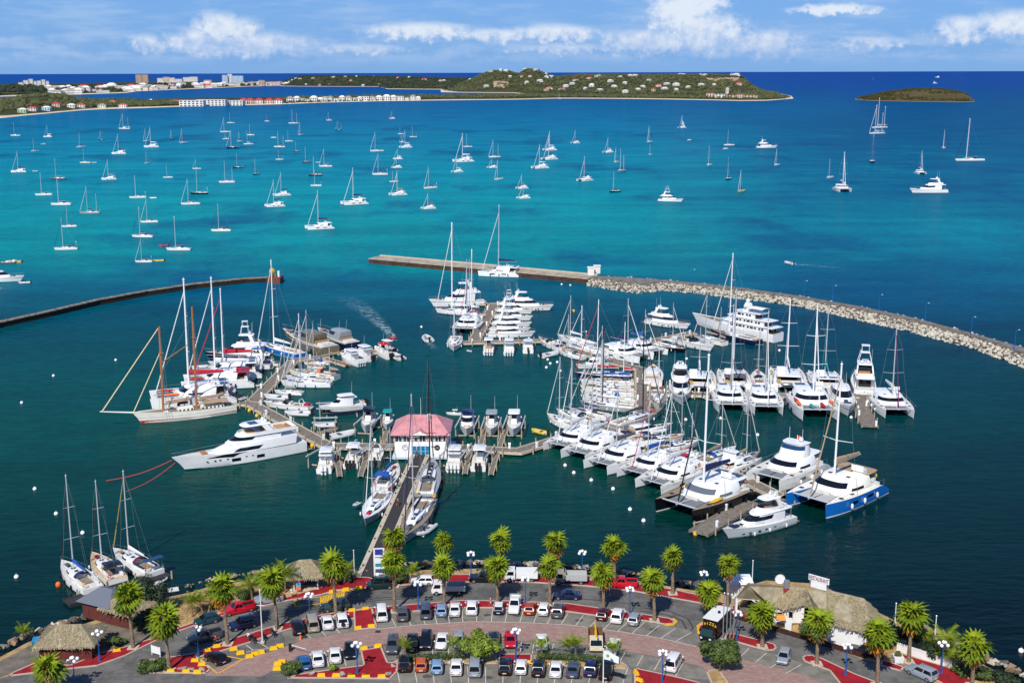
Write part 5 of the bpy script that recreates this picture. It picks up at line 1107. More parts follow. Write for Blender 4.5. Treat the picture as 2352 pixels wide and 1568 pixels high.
# ---- wakes
FOAM = bpy.data.materials.new('foam'); FOAM.use_nodes = True; q = NT(FOAM.node_tree); b = FOAM.node_tree.nodes['Principled BSDF']; b.inputs['Base Color'].default_value = (.55, .76, .8, 1); b.inputs['Roughness'].default_value = .9
_tc = q.n.new('ShaderNodeTexCoord').outputs['UV']; _u2, _v2, _ = q.sep(_tc); _p = q.n.new('ShaderNodeNewGeometry').outputs['Position']
q.l.new(q.m('MULTIPLY', q.m('MULTIPLY', q.rng(q.noise(_p, .45, 5, .65, .8), .40, .70), q.m('POWER', q.m('SUBTRACT', 1., _u2), .9)), q.m('MULTIPLY', q.rng(q.m('ABSOLUTE', q.m('SUBTRACT', _v2, .5)), .5, .15), .75)), b.inputs['Alpha'])
def wake(pts, w0, w1, lb):
    P = [G(x, y, .012) for x, y in pts]; me = bpy.data.meshes.new('wake'); n = len(P); vs = []; uv_ = []
    for i, p in enumerate(P):
        d = (P[min(n-1, i+1)]-P[max(0, i-1)]).normalized(); nn = Vector((-d.y, d.x, 0)); f = i/(n-1); w_ = (w0+(w1-w0)*f)/2
        vs += [p+nn*w_, p-nn*w_]; uv_ += [(f, 0), (f, 1)]
    me.from_pydata([tuple(v) for v in vs], [], [(2*i, 2*i+1, 2*i+3, 2*i+2) for i in range(n-1)]); ul = me.uv_layers.new()
    for l in me.loops: ul.data[l.index].uv = uv_[l.vertex_index]
    me.materials.append(FOAM); o = bpy.data.objects.new('wake', me); link(o); struct(o, 'stuff', lb)
wake([(908,782),(893,764),(872,742),(845,718),(818,698),(780,680)], 1.8, 13., 'broad foam wake left across the harbour mouth')
wake([(984,782),(992,793),(999,801)], 1.6, 4., 'short foam wake behind the tender')
wake([(1740,342),(1690,342),(1600,341),(1500,339)], 5., 7., 'long thin wake of the motor yacht in the bay')
wake([(1822,607),(1850,608),(1880,611),(1950,617)], 1.6, 7., 'wake of the inflatable outside the breakwater')
wake([(1664,342.5),(1650,342.5),(1636,342.3)], 3., 4., 'wake of the small speedboat in the bay')
# ---------------------------------------------------------------- piers, pontoons, breakwaters
PLANK = mat('weathered_planks', (132,122,110), .9, var=.3, scale=1.2, sub=(98,90,80))
CONC = mat('pale_concrete', (196,182,160), .9, var=.2, scale=.8); DCONC = mat('stained_concrete', (120,110,98), .95, var=.35, scale=.6, sub=(70,62,54))
ASPH = mat('dark_asphalt', (52,50,50), .9, var=.2, scale=1.5); PILEM = mat('wooden_pile', (176,160,136), .9, var=.25, scale=2.)
def ribbon(mb, P, w, z0, z1, off=0.):
    L_, R_ = [], []
    for i, p in enumerate(P):
        d0 = (P[i]-P[i-1]).normalized() if i else None; d1 = (P[i+1]-P[i]).normalized() if i < len(P)-1 else None
        d = ((d0 or d1)+(d1 or d0)).normalized(); n = Vector((-d.y, d.x, 0)); c = n.dot(Vector((-(d1 or d0).y, (d1 or d0).x, 0))) or 1
        n = n/max(.5, c); L_.append(p+n*(off+w/2)); R_.append(p+n*(off-w/2))
    rings = [[(a.x, a.y, z1), (b.x, b.y, z1), (b.x, b.y, z0), (a.x, a.y, z0)] for a, b in zip(L_, R_)]
    mb.loft(rings)
def pier(pts, w, label, z=1.0, edge=None, edgew=.35, deckm=PLANK, name='pier', piles=5., ped=9., group='marina walkways', boards=True):
    P = [G(x, y, z) for x, y in pts]; t = thing(name, label, 'pier', (0, 0, 0), 0, group)
    P = [Vector((p.x, p.y, 0)) for p in P]
    mb = MB(); ribbon(mb, P, w, z-.35, z); d = obj('deck', mb, deckm, t)
    for sg in (-1, 1):
        mb = MB(); ribbon(mb, P, edgew, z-.5, z+.06, sg*(w/2+edgew/2+.004)); obj('edge_beam', mb, edge or CONC, t)
    k_ = 0; acc = 0.
    for a, b in zip(P, P[1:]):
        dv = (b-a); L = dv.length; dv.normalize(); n = Vector((-dv.y, dv.x, 0)); x = piles*.5
        while x < L:
            for sg in (-1, 1):
                q = a+dv*x+n*sg*(w/2+edgew+.2); part('pile', 'pile%.1f' % z, lambda mb: mb.tube((0, 0, -1.5), (0, 0, z+.9), .16, .15, 7), PILEM, t, q)
            x += piles
        x = ped*.5
        while ped and x < L:
            q = a+dv*x+n*(w/2-.25)*(1 if k_ % 2 else -1); k_ += 1
            part('service_pedestal', 'ped%.1f' % z, lambda mb: (mb.box(-.25, .25, -.22, .22, z, z+1.15), mb.tap(-.28, .28, -.25, .25, z+1.15, -.2, .2, -.16, .16, z+1.3)), WHITE, t, q, (0, 0, math.atan2(dv.y, dv.x)))
            x += ped
    return t
ENT = [(840,1330),(966,1046)]
def entrance():
    z = 1.5; P = [G(843,1328,z), G(966,1044,z)]; P = [Vector((p.x, p.y, 0)) for p in P]; d = (P[1]-P[0]); L = d.length; d.normalize()
    t = thing('entrance_pier', 'straight entrance pier with dark asphalt lane and beige concrete sides', 'pier')
    mb = MB(); ribbon(mb, P, 2.3, z-.5, z); obj('asphalt_lane', mb, ASPH, t)
    for sg in (-1, 1):
        mb = MB(); ribbon(mb, P, .85, z-.9, z+.12, sg*1.58); obj('concrete_side', mb, CONC, t)
    n = Vector((-d.y, d.x, 0)); x = 3.
    while x < L:
        for sg in (-1, 1): part('pile', 'ep', lambda mb: mb.tube((0, 0, -2), (0, 0, z-.9), .3, .3, 8), DCONC, t, P[0]+d*x+n*sg*1.55)
        for sg in (-1, 1): part('bollard', 'ep', lambda mb: (mb.tube((0, 0, z+.1), (0, 0, z+.4), .1, .12, 7),), BLACK, t, P[0]+d*(x+2)+n*sg*1.6)
        x += 6
    mb = MB(); q = P[0]+d*(L*.84); mb.tube(q+n*1.1+Vector((0, 0, z+.9)), q-n*1.0+Vector((0, 0, z+.9)), .06, .06, 6); mb.tube(q+n*1.1+Vector((0, 0, z)), q+n*1.1+Vector((0, 0, z+1)), .07, .07, 6); obj('barrier', mb, WHITE, t)
entrance()
pier([(904,1024),(752,1022),(580,927),(553,923)], 3.0, 'walkway running left from the marina office to the schooner')
pier([(580,922),(676,826)], 3.0, 'left finger pier rising behind the schooner')
pier([(676,826),(752,817)], 2.4, 'short cross pier at the head of the left finger')
pier([(760,808),(912,806)], 3.4, 'left floating dock with the row of powerboats', .7, name='floating_dock')
pier([(747,822),(798,838)], 1.4, 'narrow rusty gangway by the left floating dock', .7, ped=0, deckm=mat('rusty_planks', (120,74,58), .9, var=.2), name='gangway')
pier([(1034,1026),(1192,1034),(1300,1001),(1402,985)], 3.0, 'walkway running right from the marina office')
pier([(1402,985),(1478,951),(1474,846)], 3.2, 'walkway from the junction up between the stacked sailboats')
pier([(1474,846),(1400,829),(1337,808),(1246,781),(1064,786)], 2.6, 'long cross walkway linking the middle pier and the right cluster')
pier([(1090,780),(1136,698)], 3.2, 'middle pier far out in the harbour')
pier([(1100,697),(1176,697)], 2.2, 'cross head of the middle pier', ped=0)
pier([(1466,788),(1592,763)], 2.6, 'short pier behind the cluster near the superyacht')
pier([(1487,899),(1655,906),(1970,908)], 3.2, 'right pier with catamarans on both sides')
pier([(1962,900),(1998,978)], 3.4, 'grey floating pontoon at the right end of the right pier', .7, name='pontoon', deckm=PLANK, edge=PLANK)
pier([(1398,984),(1470,1004),(1560,1042),(1700,1094),(1806,1146)], 2.8, 'lower right pontoon behind the diagonal row of catamarans', .8, name='pontoon')
pier([(1604,1222),(1724,1150)], 3.4, 'grey pontoon finger beside the grey-hulled motor yacht', .8, name='pontoon', edge=PLANK)
pier([(1806,1146),(1912,1090)], 3.0, 'pontoon finger behind the blue-hulled catamaran', .8, name='pontoon')
for i, (a, b) in enumerate([((1380,992),(1352,1006)),((1436,1000),(1404,1020)),((1516,1028),(1470,1046)),((1568,1048),(1536,1066)),((1632,1070),(1594,1090))]):
    pier([a, b], 1.2, '%s short finger of the lower right pontoon' % ORD[i+1], .8, ped=0, name='pontoon_finger', piles=6)
for i, (a, b) in enumerate([((879,1021),(888,988)),((772,1034),(780,1090)),((846,1036),(828,1090)),((1104,1020),(1113,985)),((1148,1024),(1160,985)),((1142,1038),(1128,1086)),((1078,1036),(1068,1084)),((716,1000),(775,980))]):
    pier([a, b], .9, '%s narrow boat-lift catwalk near the marina office' % ORD[i+1], .9, ped=0, name='catwalk', piles=7, edgew=.15)
pier([(152,1382),(385,1315)], 2.2, 'dark floating dock behind the three lower left sloops', .5, deckm=mat('dark_dock', (44,46,48), .9, var=.2), edge=mat('dark_dock2', (40,40,42), .9), ped=0, name='floating_dock')
# boat lifts by the office
for i, (x, y, w_, l_) in enumerate([(846,990,4.2,11),(1074,994,4.4,12),(1129,996,4.,10),(1181,994,4.4,12),(755,1062,4.6,13),(816,1056,4.4,13),(866,1058,3.6,9),(1047,1062,4.6,13),(1103,1064,4.4,12),(785,954,5.,15),(747,990,4.,7)]):
    t = thing('boat_lift', '%s boat lift frame of pale piles near the marina office' % ORD[i+1], 'boat lift', G(x, y), math.radians([80,84,86,84,68,70,70,78,78,10,5][i]), 'boat lifts by the office')
    for sx in (-1, 1):
        for sy in (-1, 1): part('pile', 'bl', lambda mb: mb.tube((0, 0, -1.5), (0, 0, 3.2), .17, .15, 7), PILEM, t, (sx*l_*.36, sy*w_/2, 0))
    for sy in (-1, 1): part('beam', 'bl%.1f' % l_, lambda mb: mb.box(-l_*.42, l_*.42, -.12, .12, 2.7, 2.95), ALU, t, (0, sy*w_/2, 0))
    for sx in (-1, 1): part('cradle', 'bc%.1f' % w_, lambda mb: mb.box(-.15, .15, -w_/2, w_/2, .15, .4), PILEM, t, (sx*l_*.25, 0, 0))
# left breakwater: sheet-piled wall
def wallbw():
    pts = [(-80,772),(0,752),(112,727),(225,700),(337,679),(450,662),(562,650),(620,647)]; P = [Vector((*G(x, y, 0).xy, 0)) for x, y in pts]
    t = thing('breakwater', 'long curved dark-sided breakwater wall on the left', 'breakwater')
    mb = MB(); ribbon(mb, P, 2.4, 1.75, 2.1); obj('capping', mb, mat('worn_capping', (150,140,120), .95, var=.4, scale=.5, sub=(84,74,62)), t)
    mb = MB(); ribbon(mb, P, 2.0, -1.5, 1.745); obj('wall', mb, mat('dark_sheet_pile', (40,32,28), .9, var=.4, scale=.8), t)
    for a, b in zip(P, P[1:]):
        d = (b-a); L = d.length; d.normalize(); x = 3.
        while x < L:
            part('bollard', 'bwb', lambda mb: mb.box(-.35, .35, -.3, .3, 2.1, 2.35), DCONC, t, a+d*x); x += 9
    e = G(632,648,0); mb = MB(); mb.box(e.x-2.6, e.x+2.8, e.y-4, e.y+4, -1.5, 2.25); obj('end_platform', mb, mat('rusty_red_paint', (120,66,52), .9, var=.4), t)
    m = thing('channel_marker', 'yellow channel beacon cage at the tip of the left breakwater', 'beacon', (e.x-1, e.y, 2.3))
    mb = MB(); [mb.tube((1.2*math.cos(a), 1.2*math.sin(a), 0), (.3*math.cos(a), .3*math.sin(a), 3.6), .12, .1, 5) for a in (0, 1.57, 3.14, 4.71)]; obj('frame', mb, YELLOW, m)
    mb = MB(); mb.ball((0, 0, 2.2), 1.3, 9, 6); obj('topmark', mb, mat('faded_yellow', (206,176,40), .8, var=.3), m); mb = MB(); mb.tube((2.6, 0, 0), (2.6, 0, 2.4), .5, .5, 8); obj('lantern', mb, WHITE, m)
wallbw()
ROCKM = [mat('limestone_rock', (196,188,170), .95, var=.3, scale=1.2), mat('pale_rock', (212,206,190), .95, var=.15, scale=1.), mat('grey_rock', (156,152,142), .95, var=.25, scale=1.5), mat('brown_rock', (150,124,98), .95, var=.3, scale=1.5)]
random.seed(31); ROCKV = []
for kk in range(10):
    bm = bmesh.new(); n = 0
    while n < 11:
        v = Vector((random.gauss(0, 1), random.gauss(0, 1), random.gauss(0, 1)))
        v = v.normalized()*random.uniform(.75, 1.1); bm.verts.new((v.x*random.uniform(.8, 1.2), v.y*.9, v.z*.75)); n += 1
    r_ = bmesh.ops.convex_hull(bm, input=bm.verts); bmesh.ops.delete(bm, geom=[g for g in r_['geom_interior'] if isinstance(g, bmesh.types.BMVert)], context='VERTS')
    bmesh.ops.recalc_face_normals(bm, faces=bm.faces)
    vs = [tuple(v.co) for v in bm.verts]; bm.verts.index_update(); fs = [tuple(v.index for v in f.verts) for f in bm.faces]; bm.free(); ROCKV.append((vs, fs))
ROCKME = {}
def rock_part(t, p, r, m=None):
    kk = random.randrange(10); m = m or random.choice(ROCKM[:2]); key = (kk, m.name)
    if key not in ROCKME:
        mb = MB(); mb.add(*ROCKV[kk]); ROCKME[key] = mb.mesh('rock', m)
    o = bpy.data.objects.new('rock', ROCKME[key]); o.location = p; o.scale = (r*random.uniform(.8, 1.3), r, r*random.uniform(.7, 1.)); o.rotation_euler = (random.uniform(-.4, .4), random.uniform(-.4, .4), random.uniform(0, 6)); link(o, t); return o
def rocks_stuff(mb, p, r):
    vs, fs = random.choice(ROCKV); M_ = Matrix.Rotation(random.uniform(0, 6), 3, 'Z') @ Matrix.Rotation(random.uniform(-.5, .5), 3, 'X')
    mb.add([tuple(Vector(p)+(M_ @ Vector(v))*r) for v in vs], fs)
def rubble():
    t = thing('rock_breakwater', 'long right breakwater with a paved road and pale boulders', 'breakwater')
    top = [(1362,634),(1420,636),(1513,642),(1600,650),(1694,660),(1830,679),(1966,702),(2102,731),(2238,767),(2352,799),(2480,836)]
    bot = [(1347,656),(1467,675),(1522,667),(1600,674),(1694,686),(1830,702),(1966,734),(2102,765),(2238,802),(2352,845),(2480,895)]
    N_ = 90; ztop = 2.6
    def res(tab, n):
        o = []; 
        for i in range(n+1):
            x = tab[0][0]+(tab[-1][0]-tab[0][0])*i/n; o.append((x, lerp_tab(tab, x)))
        return o
    A, B = res(top, N_), res(bot, N_); core = MB(); R = []; road = []; rows = []
    for (xa, ya), (xb, yb) in zip(A, B):
        far = G(xa, ya, ztop); near = G(xb, yb, 0); d = Vector((near.x-far.x, near.y-far.y, 0)); W_ = d.length; d.normalize()
        s = max(.25, min(.55, 1-9./W_)); edge = far+d*(W_*s)
        rows.append((far, d, W_, W_*s)); R.append([(far-d*6+Vector((0, 0, -ztop-1))), far-d*1.5+Vector((0, 0, -.15)), edge+Vector((0, 0, -.15)), Vector((near.x, near.y, -.9))])
        road.append((far, edge))
    core.loft([[tuple(p) for p in r] for r in R], False, False, False); obj('rubble_core', core, DCONC, t)
    mb = MB(); mb.loft([[(a.x, a.y, ztop), (b.x, b.y, ztop), (b.x, b.y, ztop-.3), (a.x, a.y, ztop-.3)] for a, b in road]); obj('road', mb, mat('grey_tarmac', (126,122,116), .95, var=.3, scale=.4, sub=(96,92,88)), t)
    random.seed(8); stuff = MB(); cand = []
    for (r0, r1) in zip(rows, rows[1:]):
        L = (r1[0]-r0[0]).length; n = int(L*2.5)
        for _ in range(n*5):
            f = random.random(); far = r0[0].lerp(r1[0], f); d = r0[1].lerp(r1[1], f); W_ = r0[2]+(r1[2]-r0[2])*f; we = r0[3]+(r1[3]-r0[3])*f; g = random.random()
            if random.random() < .85: u = we+.9+g*(W_-we-.5); z = (ztop-.75)*(1-g)-.1*g
            else: u = -1.2-g*4.; z = ztop-.1-g*2.2
            p = far+d*u; p.z = z; cand.append((p, random.uniform(.36, .82)))
    cand.sort(key=lambda c: -c[1]/c[0].y)
    for p, r in cand[:300]: rock_part(t, p, r)
    for p, r in cand[300:]: rocks_stuff(stuff, p, r)
    struct(obj('boulders', stuff, ROCKM[0], t), 'stuff')
    # concrete quay section
    q = thing('concrete_quay', 'straight concrete breakwater quay in front of the turquoise bay', 'breakwater')
    P = [Vector((*G(x, y, 2.2).xy, 0)) for x, y in ((872,588),(1100,608),(1372,633))]
    mb = MB(); ribbon(mb, P, 9.5, 1.9, 2.3, -4.); obj('capping', mb, mat('quay_concrete', (176,164,144), .95, var=.25, scale=.3, sub=(140,128,110)), q)
    mb = MB(); ribbon(mb, P, 8.9, -1.5, 1.895, -4.); obj('wall', mb, mat('rusty_sheet_pile', (84,52,40), .9, var=.5, scale=.5, sub=(44,34,32)), q)
    mb = MB(); ribbon(mb, P, .5, 2.3, 2.8, .4); obj('parapet', mb, CONC, q)
    for x, y in ((1357,631),(1371,627)):
        p = G(x, y, 2.3); mb = MB(); mb.box(-1.3, 1.3, -1.3, 1.3, 0, 3.); mb.box(-1.5, 1.5, -1.5, 1.5, 3., 3.25); tag(obj('kiosk', mb, HW, None, p), 'small white utility kiosk where the quay meets the rocks', 'kiosk', 'white kiosks on the quay')
    for i, (x, y) in enumerate([(1589,648),(1846,676),(1912,688),(2018,710),(2124,731),(2230,765),(2330,797)]):
        p = G(x, y+6, ztop); l = thing('road_lamp', 'thin lamp post on the right breakwater road', 'street lamp', p, 0, 'breakwater lamp posts')
        part('pole', 'bl2', lambda mb: mb.tube((0, 0, 0), (0, 0, 6), .09, .06, 6), HBLUE, l); part('arm', 'bl2', lambda mb: mb.tube((0, 0, 5.9), (.9, 0, 6.1), .05, .05, 5), HBLUE, l); part('lamp_head', 'bl2', lambda mb: mb.box(.7, 1.1, -.1, .1, 6.02, 6.16), LAMPG, l)
rubble()
# ---------------------------------------------------------------- marina office
def office():
    a, b = G(907,1053,.5), G(1026,1053,.5); w_ = (b-a).length; d = w_*.92; c = (a+b)/2; rz = math.atan2((b-a).y, (b-a).x)
    t = thing('marina_office', 'white marina office on stilts with a pink hipped roof', 'building', (c.x, c.y, 0), rz)
    PINK = mat('pink_metal_roof', (206,146,150), .65, var=.15, scale=.5, sub=(190,124,130)); PT = mat('pink_trim', (222,160,150), .7)
    x0, x1 = -w_/2, w_/2; z0, z1, z2 = .9, 4.4, 6.1
    mb = MB(); mb.box(x0, x1, 0, d, z0, z1); wl = obj('lower_wall', mb, mat('office_white', (240,236,232), .8, var=.05), t)
    mb = MB(); mb.box(x0-.6, x1+1.4, -.05, d+1, z0-.5, z0-.003); obj('platform', mb, HBL, t)
    for i in range(5):
        for j in range(3): part('stilt', 'of', lambda mb: mb.tube((0, 0, -2), (0, 0, z0-.5), .22, .22, 8), DCONC, t, (x0+w_*i/4, d*j/2, 0))
    mb = MB(); mb.box(x0+.25, x1-.25, .25, d-.25, z1, z2); obj('upper_room', mb, GLASS, t)
    for x in (x0, x0+w_*.36, x0+w_*.66, x1):
        mb = MB(); mb.box(x-.22, x+.22, -.04, .4, z1+.003, z2); obj('pillar', mb, PT, t)
    n = 12
    for i in range(n):
        x = x0+.5+(w_-1)*(i+.5)/n; mb = MB(); mb.box(x-.06, x+.06, .18, .26, z1+.01, z2); obj('window_bar', mb, WHITE, t)
    for i in range(n):
        if i % 4 in (1, 3): mb = MB(); x = x0+.5+(w_-1)*i/n; mb.box(x+.08, x+(w_-1)/n-.08, .2, .24, z1+.15, z2-.1); obj('window_pane', mb, mat('painted_reflection_pane', (150,164,150), .1), t)  # reflection painted as a pale pane colour
    for j in range(7): mb = MB(); y = d*(j+.5)/7; mb.box(x1-.3, x1+.02, y-.5, y+.5, z1+.2, z2-.15); obj('side_window', mb, GLASSB, t)
    mb = MB(); mb.fr([(x0-.9,-.9,z2),(x1+.9,-.9,z2),(x1+.9,d+.9,z2),(x0-.9,d+.9,z2)], [(x0+2.6,d*.5-.3,z2+3.),(x1-2.6,d*.5-.3,z2+3.),(x1-2.6,d*.5+.3,z2+3.),(x0+2.6,d*.5+.3,z2+3.)]); rf = obj('roof', mb, PINK, t)
    for i in range(26):
        f = i/25; x = x0-.9+(w_+1.8)*f; xr = x0+2.6+(w_-5.2)*f; mb = MB(); mb.tube((x, -.9, z2+.03), (xr, d*.5-.3, z2+3.03), .035, .035, 4); obj('roof_seam', mb, PINK, rf)
    mb = MB(); mb.fr([(-2,-.95,z2+.02),(2,-.95,z2+.02),(0,-.95,z2+1.15)], [(-.1,2.6,z2+1.1),(.1,2.6,z2+1.1),(0,2.6,z2+1.2)]); g_ = obj('gable', mb, PINK, rf)
    mb = MB(); mb.fr([(-1.7,-.98,z2+.1),(1.7,-.98,z2+.1),(0,-.98,z2+1.02)], [(-1.7,-.96,z2+.1),(1.7,-.96,z2+.1),(0,-.96,z2+1.02)]); obj('gable_face', mb, CREAM, g_)
    mb = MB(); mb.tube((x1-4, d*.34, z2+1.8), (x1-4, d*.34, z2+3.3), .28, .28, 8); mb.ball((x1-4, d*.34, z2+3.4), .42, 8, 5); obj('roof_vent', mb, WHITE, rf); mb = MB(); mb.box(x1-3.6, x1-1.6, d*.28, d*.32, z2+1.6, z2+1.75); obj('roof_hatch', mb, DCONC, rf)
    mb = MB(); mb.box(-2.2+.3, 1.6+.3, -.06, .1, z0+.2, z0+2.6); dr = obj('entrance_frame', mb, HBL, t)
    for i in range(4):
        for j in range(2): mb = MB(); x = -1.75+i*.95; mb.box(x, x+.8, -.09, -.05, z0+.3+j*1.15, z0+1.35+j*1.15); obj('door_pane', mb, mat('teal_blue_glass', (16,110,150), .08), dr)
    mb = MB(); [mb.path([(x0+w_*.2+.62*math.cos(u*PI/8), -.06, z0+2.2+.62*math.sin(u*PI/8)) for u in range(17)], .05, 5), mb.path([(x0+w_*.2+.3*math.cos(u*PI/6), -.06, z0+2.2+.3*math.sin(u*PI/6)) for u in range(9)], .05, 5)]; obj('round_emblem', mb, mat('emblem_purple_grey', (120,110,140), .6), t)
    mb = MB(); mb.fr([(x0+w_*.82+.62*math.cos(u*PI/8), -.10, z0+2.2+.62*math.sin(u*PI/8)) for u in range(16)], [(x0+w_*.82+.62*math.cos(u*PI/8), -.01, z0+2.2+.62*math.sin(u*PI/8)) for u in range(16)]); hs = obj('hanging_sign', mb, mat('sign_dark', (52,36,44), .6), t)
    mb = MB(); mb.box(x0+w_*.82-1.3, x0+w_*.82-.4, -.12, -.06, z0+2.35, z0+2.5); obj('sign_bracket', mb, mat('sign_dark'), hs)
    mb = MB(); mb.box(x0+w_*.82-.35, x0+w_*.82+.35, -.115, -.103, z0+2.12, z0+2.22); obj('sign_text_line', mb, DECK, hs)
    mb = MB(); mb.tube((x0+5.5, d*.5, z2+3), (x0+5.5, d*.5, z2+7), .05, .03, 5); obj('antenna', mb, WHITE, rf)
office()
# flag staff posts standing in the water and at the pier root
for x, y, h, lb in [(852,1150,14,'bare pole')]: pass
# ---------------------------------------------------------------- quay ground, car park, pavements
GZ = 1.5
D = lambda pts, z=GZ: [tuple(G(x, y, z).xy) for x, y in pts]
def tex_mat(name, fn, rough=.92):
    m = bpy.data.materials.new(name); m.use_nodes = True; q = NT(m.node_tree); b = m.node_tree.nodes['Principled BSDF']; pos = q.n.new('ShaderNodeNewGeometry').outputs['Position']
    c, h = fn(q, pos); q.l.new(c, b.inputs['Base Color']); b.inputs['Roughness'].default_value = rough; b.inputs['Specular IOR Level'].default_value = .25
    if h is not None: q.l.new(q.bump(h, .5, .03), b.inputs['Normal'])
    return m
def _asph(q, p):
    a = q.noise(p, .35, 6, .7); f = q.noise(p, 9., 3, .7); c = q.mix(q.rng(a, .35, .68), lin(112,110,106), lin(84,82,80)); c = q.mix(q.m('MULTIPLY', q.rng(f, .5, .8), .35), c, lin(140,136,130))
    s_ = q.noise(q.xyz(q.m('MULTIPLY', q.sep(p)[0], .4), q.sep(p)[1]), .5, 3, .6); return q.mix(q.m('MULTIPLY', q.rng(s_, .58, .72), .5), c, lin(62,62,62)), f
def _park(q, p):
    a = q.noise(p, .5, 6, .7); f = q.noise(p, 9., 3, .7); c = q.mix(q.rng(a, .35, .68), lin(132,128,118), lin(104,100,94)); return q.mix(q.m('MULTIPLY', q.rng(q.noise(p, 1.3, 3, .6), .62, .75), .5), c, lin(76,74,70)), f
def _brick(q, p):
    br = q.n.new('ShaderNodeTexBrick'); q.l.new(p, br.inputs['Vector']); br.inputs['Scale'].default_value = 1.; br.inputs['Brick Width'].default_value = .62; br.inputs['Row Height'].default_value = .3; br.inputs['Mortar Size'].default_value = .03
    br.inputs[1].default_value = (*lin(158,128,118), 1); br.inputs[2].default_value = (*lin(130,104,98), 1); br.inputs[3].default_value = (*lin(176,152,140), 1)
    a = q.noise(p, .6, 6, .75); w_ = q.noise(q.xyz(q.m('MULTIPLY', q.sep(p)[0], .35), q.m('MULTIPLY', q.sep(p)[1], 1.6)), 1.1, 4, .7)
    c = q.mix(q.m('MULTIPLY', q.rng(a, .4, .65), .5), br.outputs[0], lin(146,108,102)); return q.mix(q.m('MULTIPLY', q.rng(w_, .55, .7), .45), c, lin(184,164,152)), br.outputs[1]
def _red(q, p):
    a = q.noise(p, .6, 6, .7); f = q.noise(p, 4., 4, .7); c = q.mix(q.rng(a, .35, .66), lin(160,30,40), lin(128,26,34)); return q.mix(q.m('MULTIPLY', q.rng(f, .56, .75), .4), c, lin(150,74,70)), f
def _sand(q, p):
    a = q.noise(p, .3, 6, .7); f = q.noise(p, 3., 4, .7); c = q.mix(q.rng(a, .38, .62), lin(190,158,108), lin(150,122,84)); return q.mix(q.m('MULTIPLY', q.rng(f, .52, .7), .6), c, lin(110,96,66)), f
M_AS, M_PK, M_BR, M_RD, M_SD = tex_mat('car_park_asphalt', _asph), tex_mat('parking_bay_concrete', _park), tex_mat('brick_paving', _brick), tex_mat('red_pavement', _red), tex_mat('dry_grass_and_sand', _sand)
KERB = mat('pale_kerb', (190,170,154), .9, var=.15, scale=1.)
YL = mat('yellow_road_paint', (232,178,20), .8, var=.25, scale=2.); WL = mat('white_road_paint', (206,196,182), .85, var=.2, scale=2.)
shore = [(-160,1545),(0,1508),(64,1474),(144,1448),(205,1428),(300,1398),(385,1370),(441,1359),(482,1346),(596,1327),(666,1318),(740,1322),(820,1328),(870,1322),(938,1310),(1000,1307),(1100,1305),(1200,1308),(1300,1314),(1450,1330),(1560,1350),(1650,1364),(1690,1352),(1760,1332),(1880,1340),(1990,1392),(2100,1446),(2200,1500),(2260,1526),(2352,1572),(2520,1660)]
land = D(shore)+D([(2520,1900),(-160,1900)])
mb = MB(); n = len(land); mb.fr([(x, y, -2) for x, y in land], [(x, y, GZ) for x, y in land]); mb.f = mb.f[2:]; sheet(mb, land, GZ); struct(obj('ground', mb, M_SD), label='dry sandy quay ground')
mb = MB(); sheet(mb, D([(-120,1562),(0,1518),(64,1484),(144,1457),(205,1437),(262,1418),(330,1425),(353,1462),(304,1480),(231,1499),(160,1527),(86,1519),(26,1545),(-60,1580)]), GZ+.012); struct(obj('gravel_yard', mb, tex_mat('grey_gravel', lambda q, p: (q.mix(q.rng(q.noise(p, .5, 6, .7), .35, .65), lin(124,114,102), lin(96,90,82)), q.noise(p, 6., 3, .7)))), label='grey gravel yard round the huts')
walk_out = [(26,1546),(86,1520),(160,1528),(231,1500),(304,1481),(353,1465),(412,1441),(516,1405),(652,1373),(732,1350),(818,1325),(845,1326),(868,1331),(910,1331),(996,1320),(1130,1319),(1249,1321),(1347,1331),(1481,1342),(1553,1355),(1607,1367),(1672,1387),(1728,1402)]
walk_in = [(1728,1424),(1672,1406),(1607,1385),(1457,1358),(1347,1346),(1226,1338),(1130,1336),(996,1338),(910,1345),(845,1350),(772,1356),(738,1366),(652,1381),(512,1414),(410,1450),(353,1474),(288,1506),(224,1529),(151,1537),(26,1552)]
asph = [(26,1550),(151,1536),(224,1528),(288,1505),(353,1473),(410,1449),(512,1413),(652,1380),(738,1365),(845,1349),(910,1344),(996,1337),(1130,1335),(1226,1337),(1347,1345),(1457,1357),(1607,1384),(1672,1405),(1728,1423),(1800,1446),(1990,1516),(2062,1520),(2110,1545),(2200,1600),(2300,1660),(2300,1900),(-150,1900),(-150,1600)]
mb = MB(); sheet(mb, D(asph), GZ+.02); struct(obj('road', mb, M_AS), label='grey asphalt road and car park')
brick = [(471,1551),(485,1538),(557,1511),(630,1495),(698,1468),(811,1450),(865,1444),(963,1434),(1082,1427),(1180,1428),(1305,1434),(1338,1439),(1433,1451),(1528,1467),(1600,1484),(1700,1512),(1850,1550),(1990,1612),(1990,1700),(1720,1640),(1612,1530),(1505,1507),(1426,1493),(1305,1475),(1154,1470),(1010,1466),(882,1479),(800,1491),(690,1506),(640,1532),(600,1553)]
mb = MB(); sheet(mb, D(brick), GZ+.036); struct(obj('brick_lane', mb, M_BR), label='pinkish brick-paved lane curving through the car park')
bay1 = [(865,1443),(963,1433),(1082,1426),(1180,1427),(1305,1433),(1338,1438),(1433,1450),(1528,1466),(1600,1483),(1612,1470),(1600,1450),(1528,1434),(1481,1426),(1397,1418),(1305,1405),(1154,1396),(1058,1396),(963,1403),(891,1410),(856,1420)]
mb = MB(); sheet(mb, D(bay1), GZ+.028)
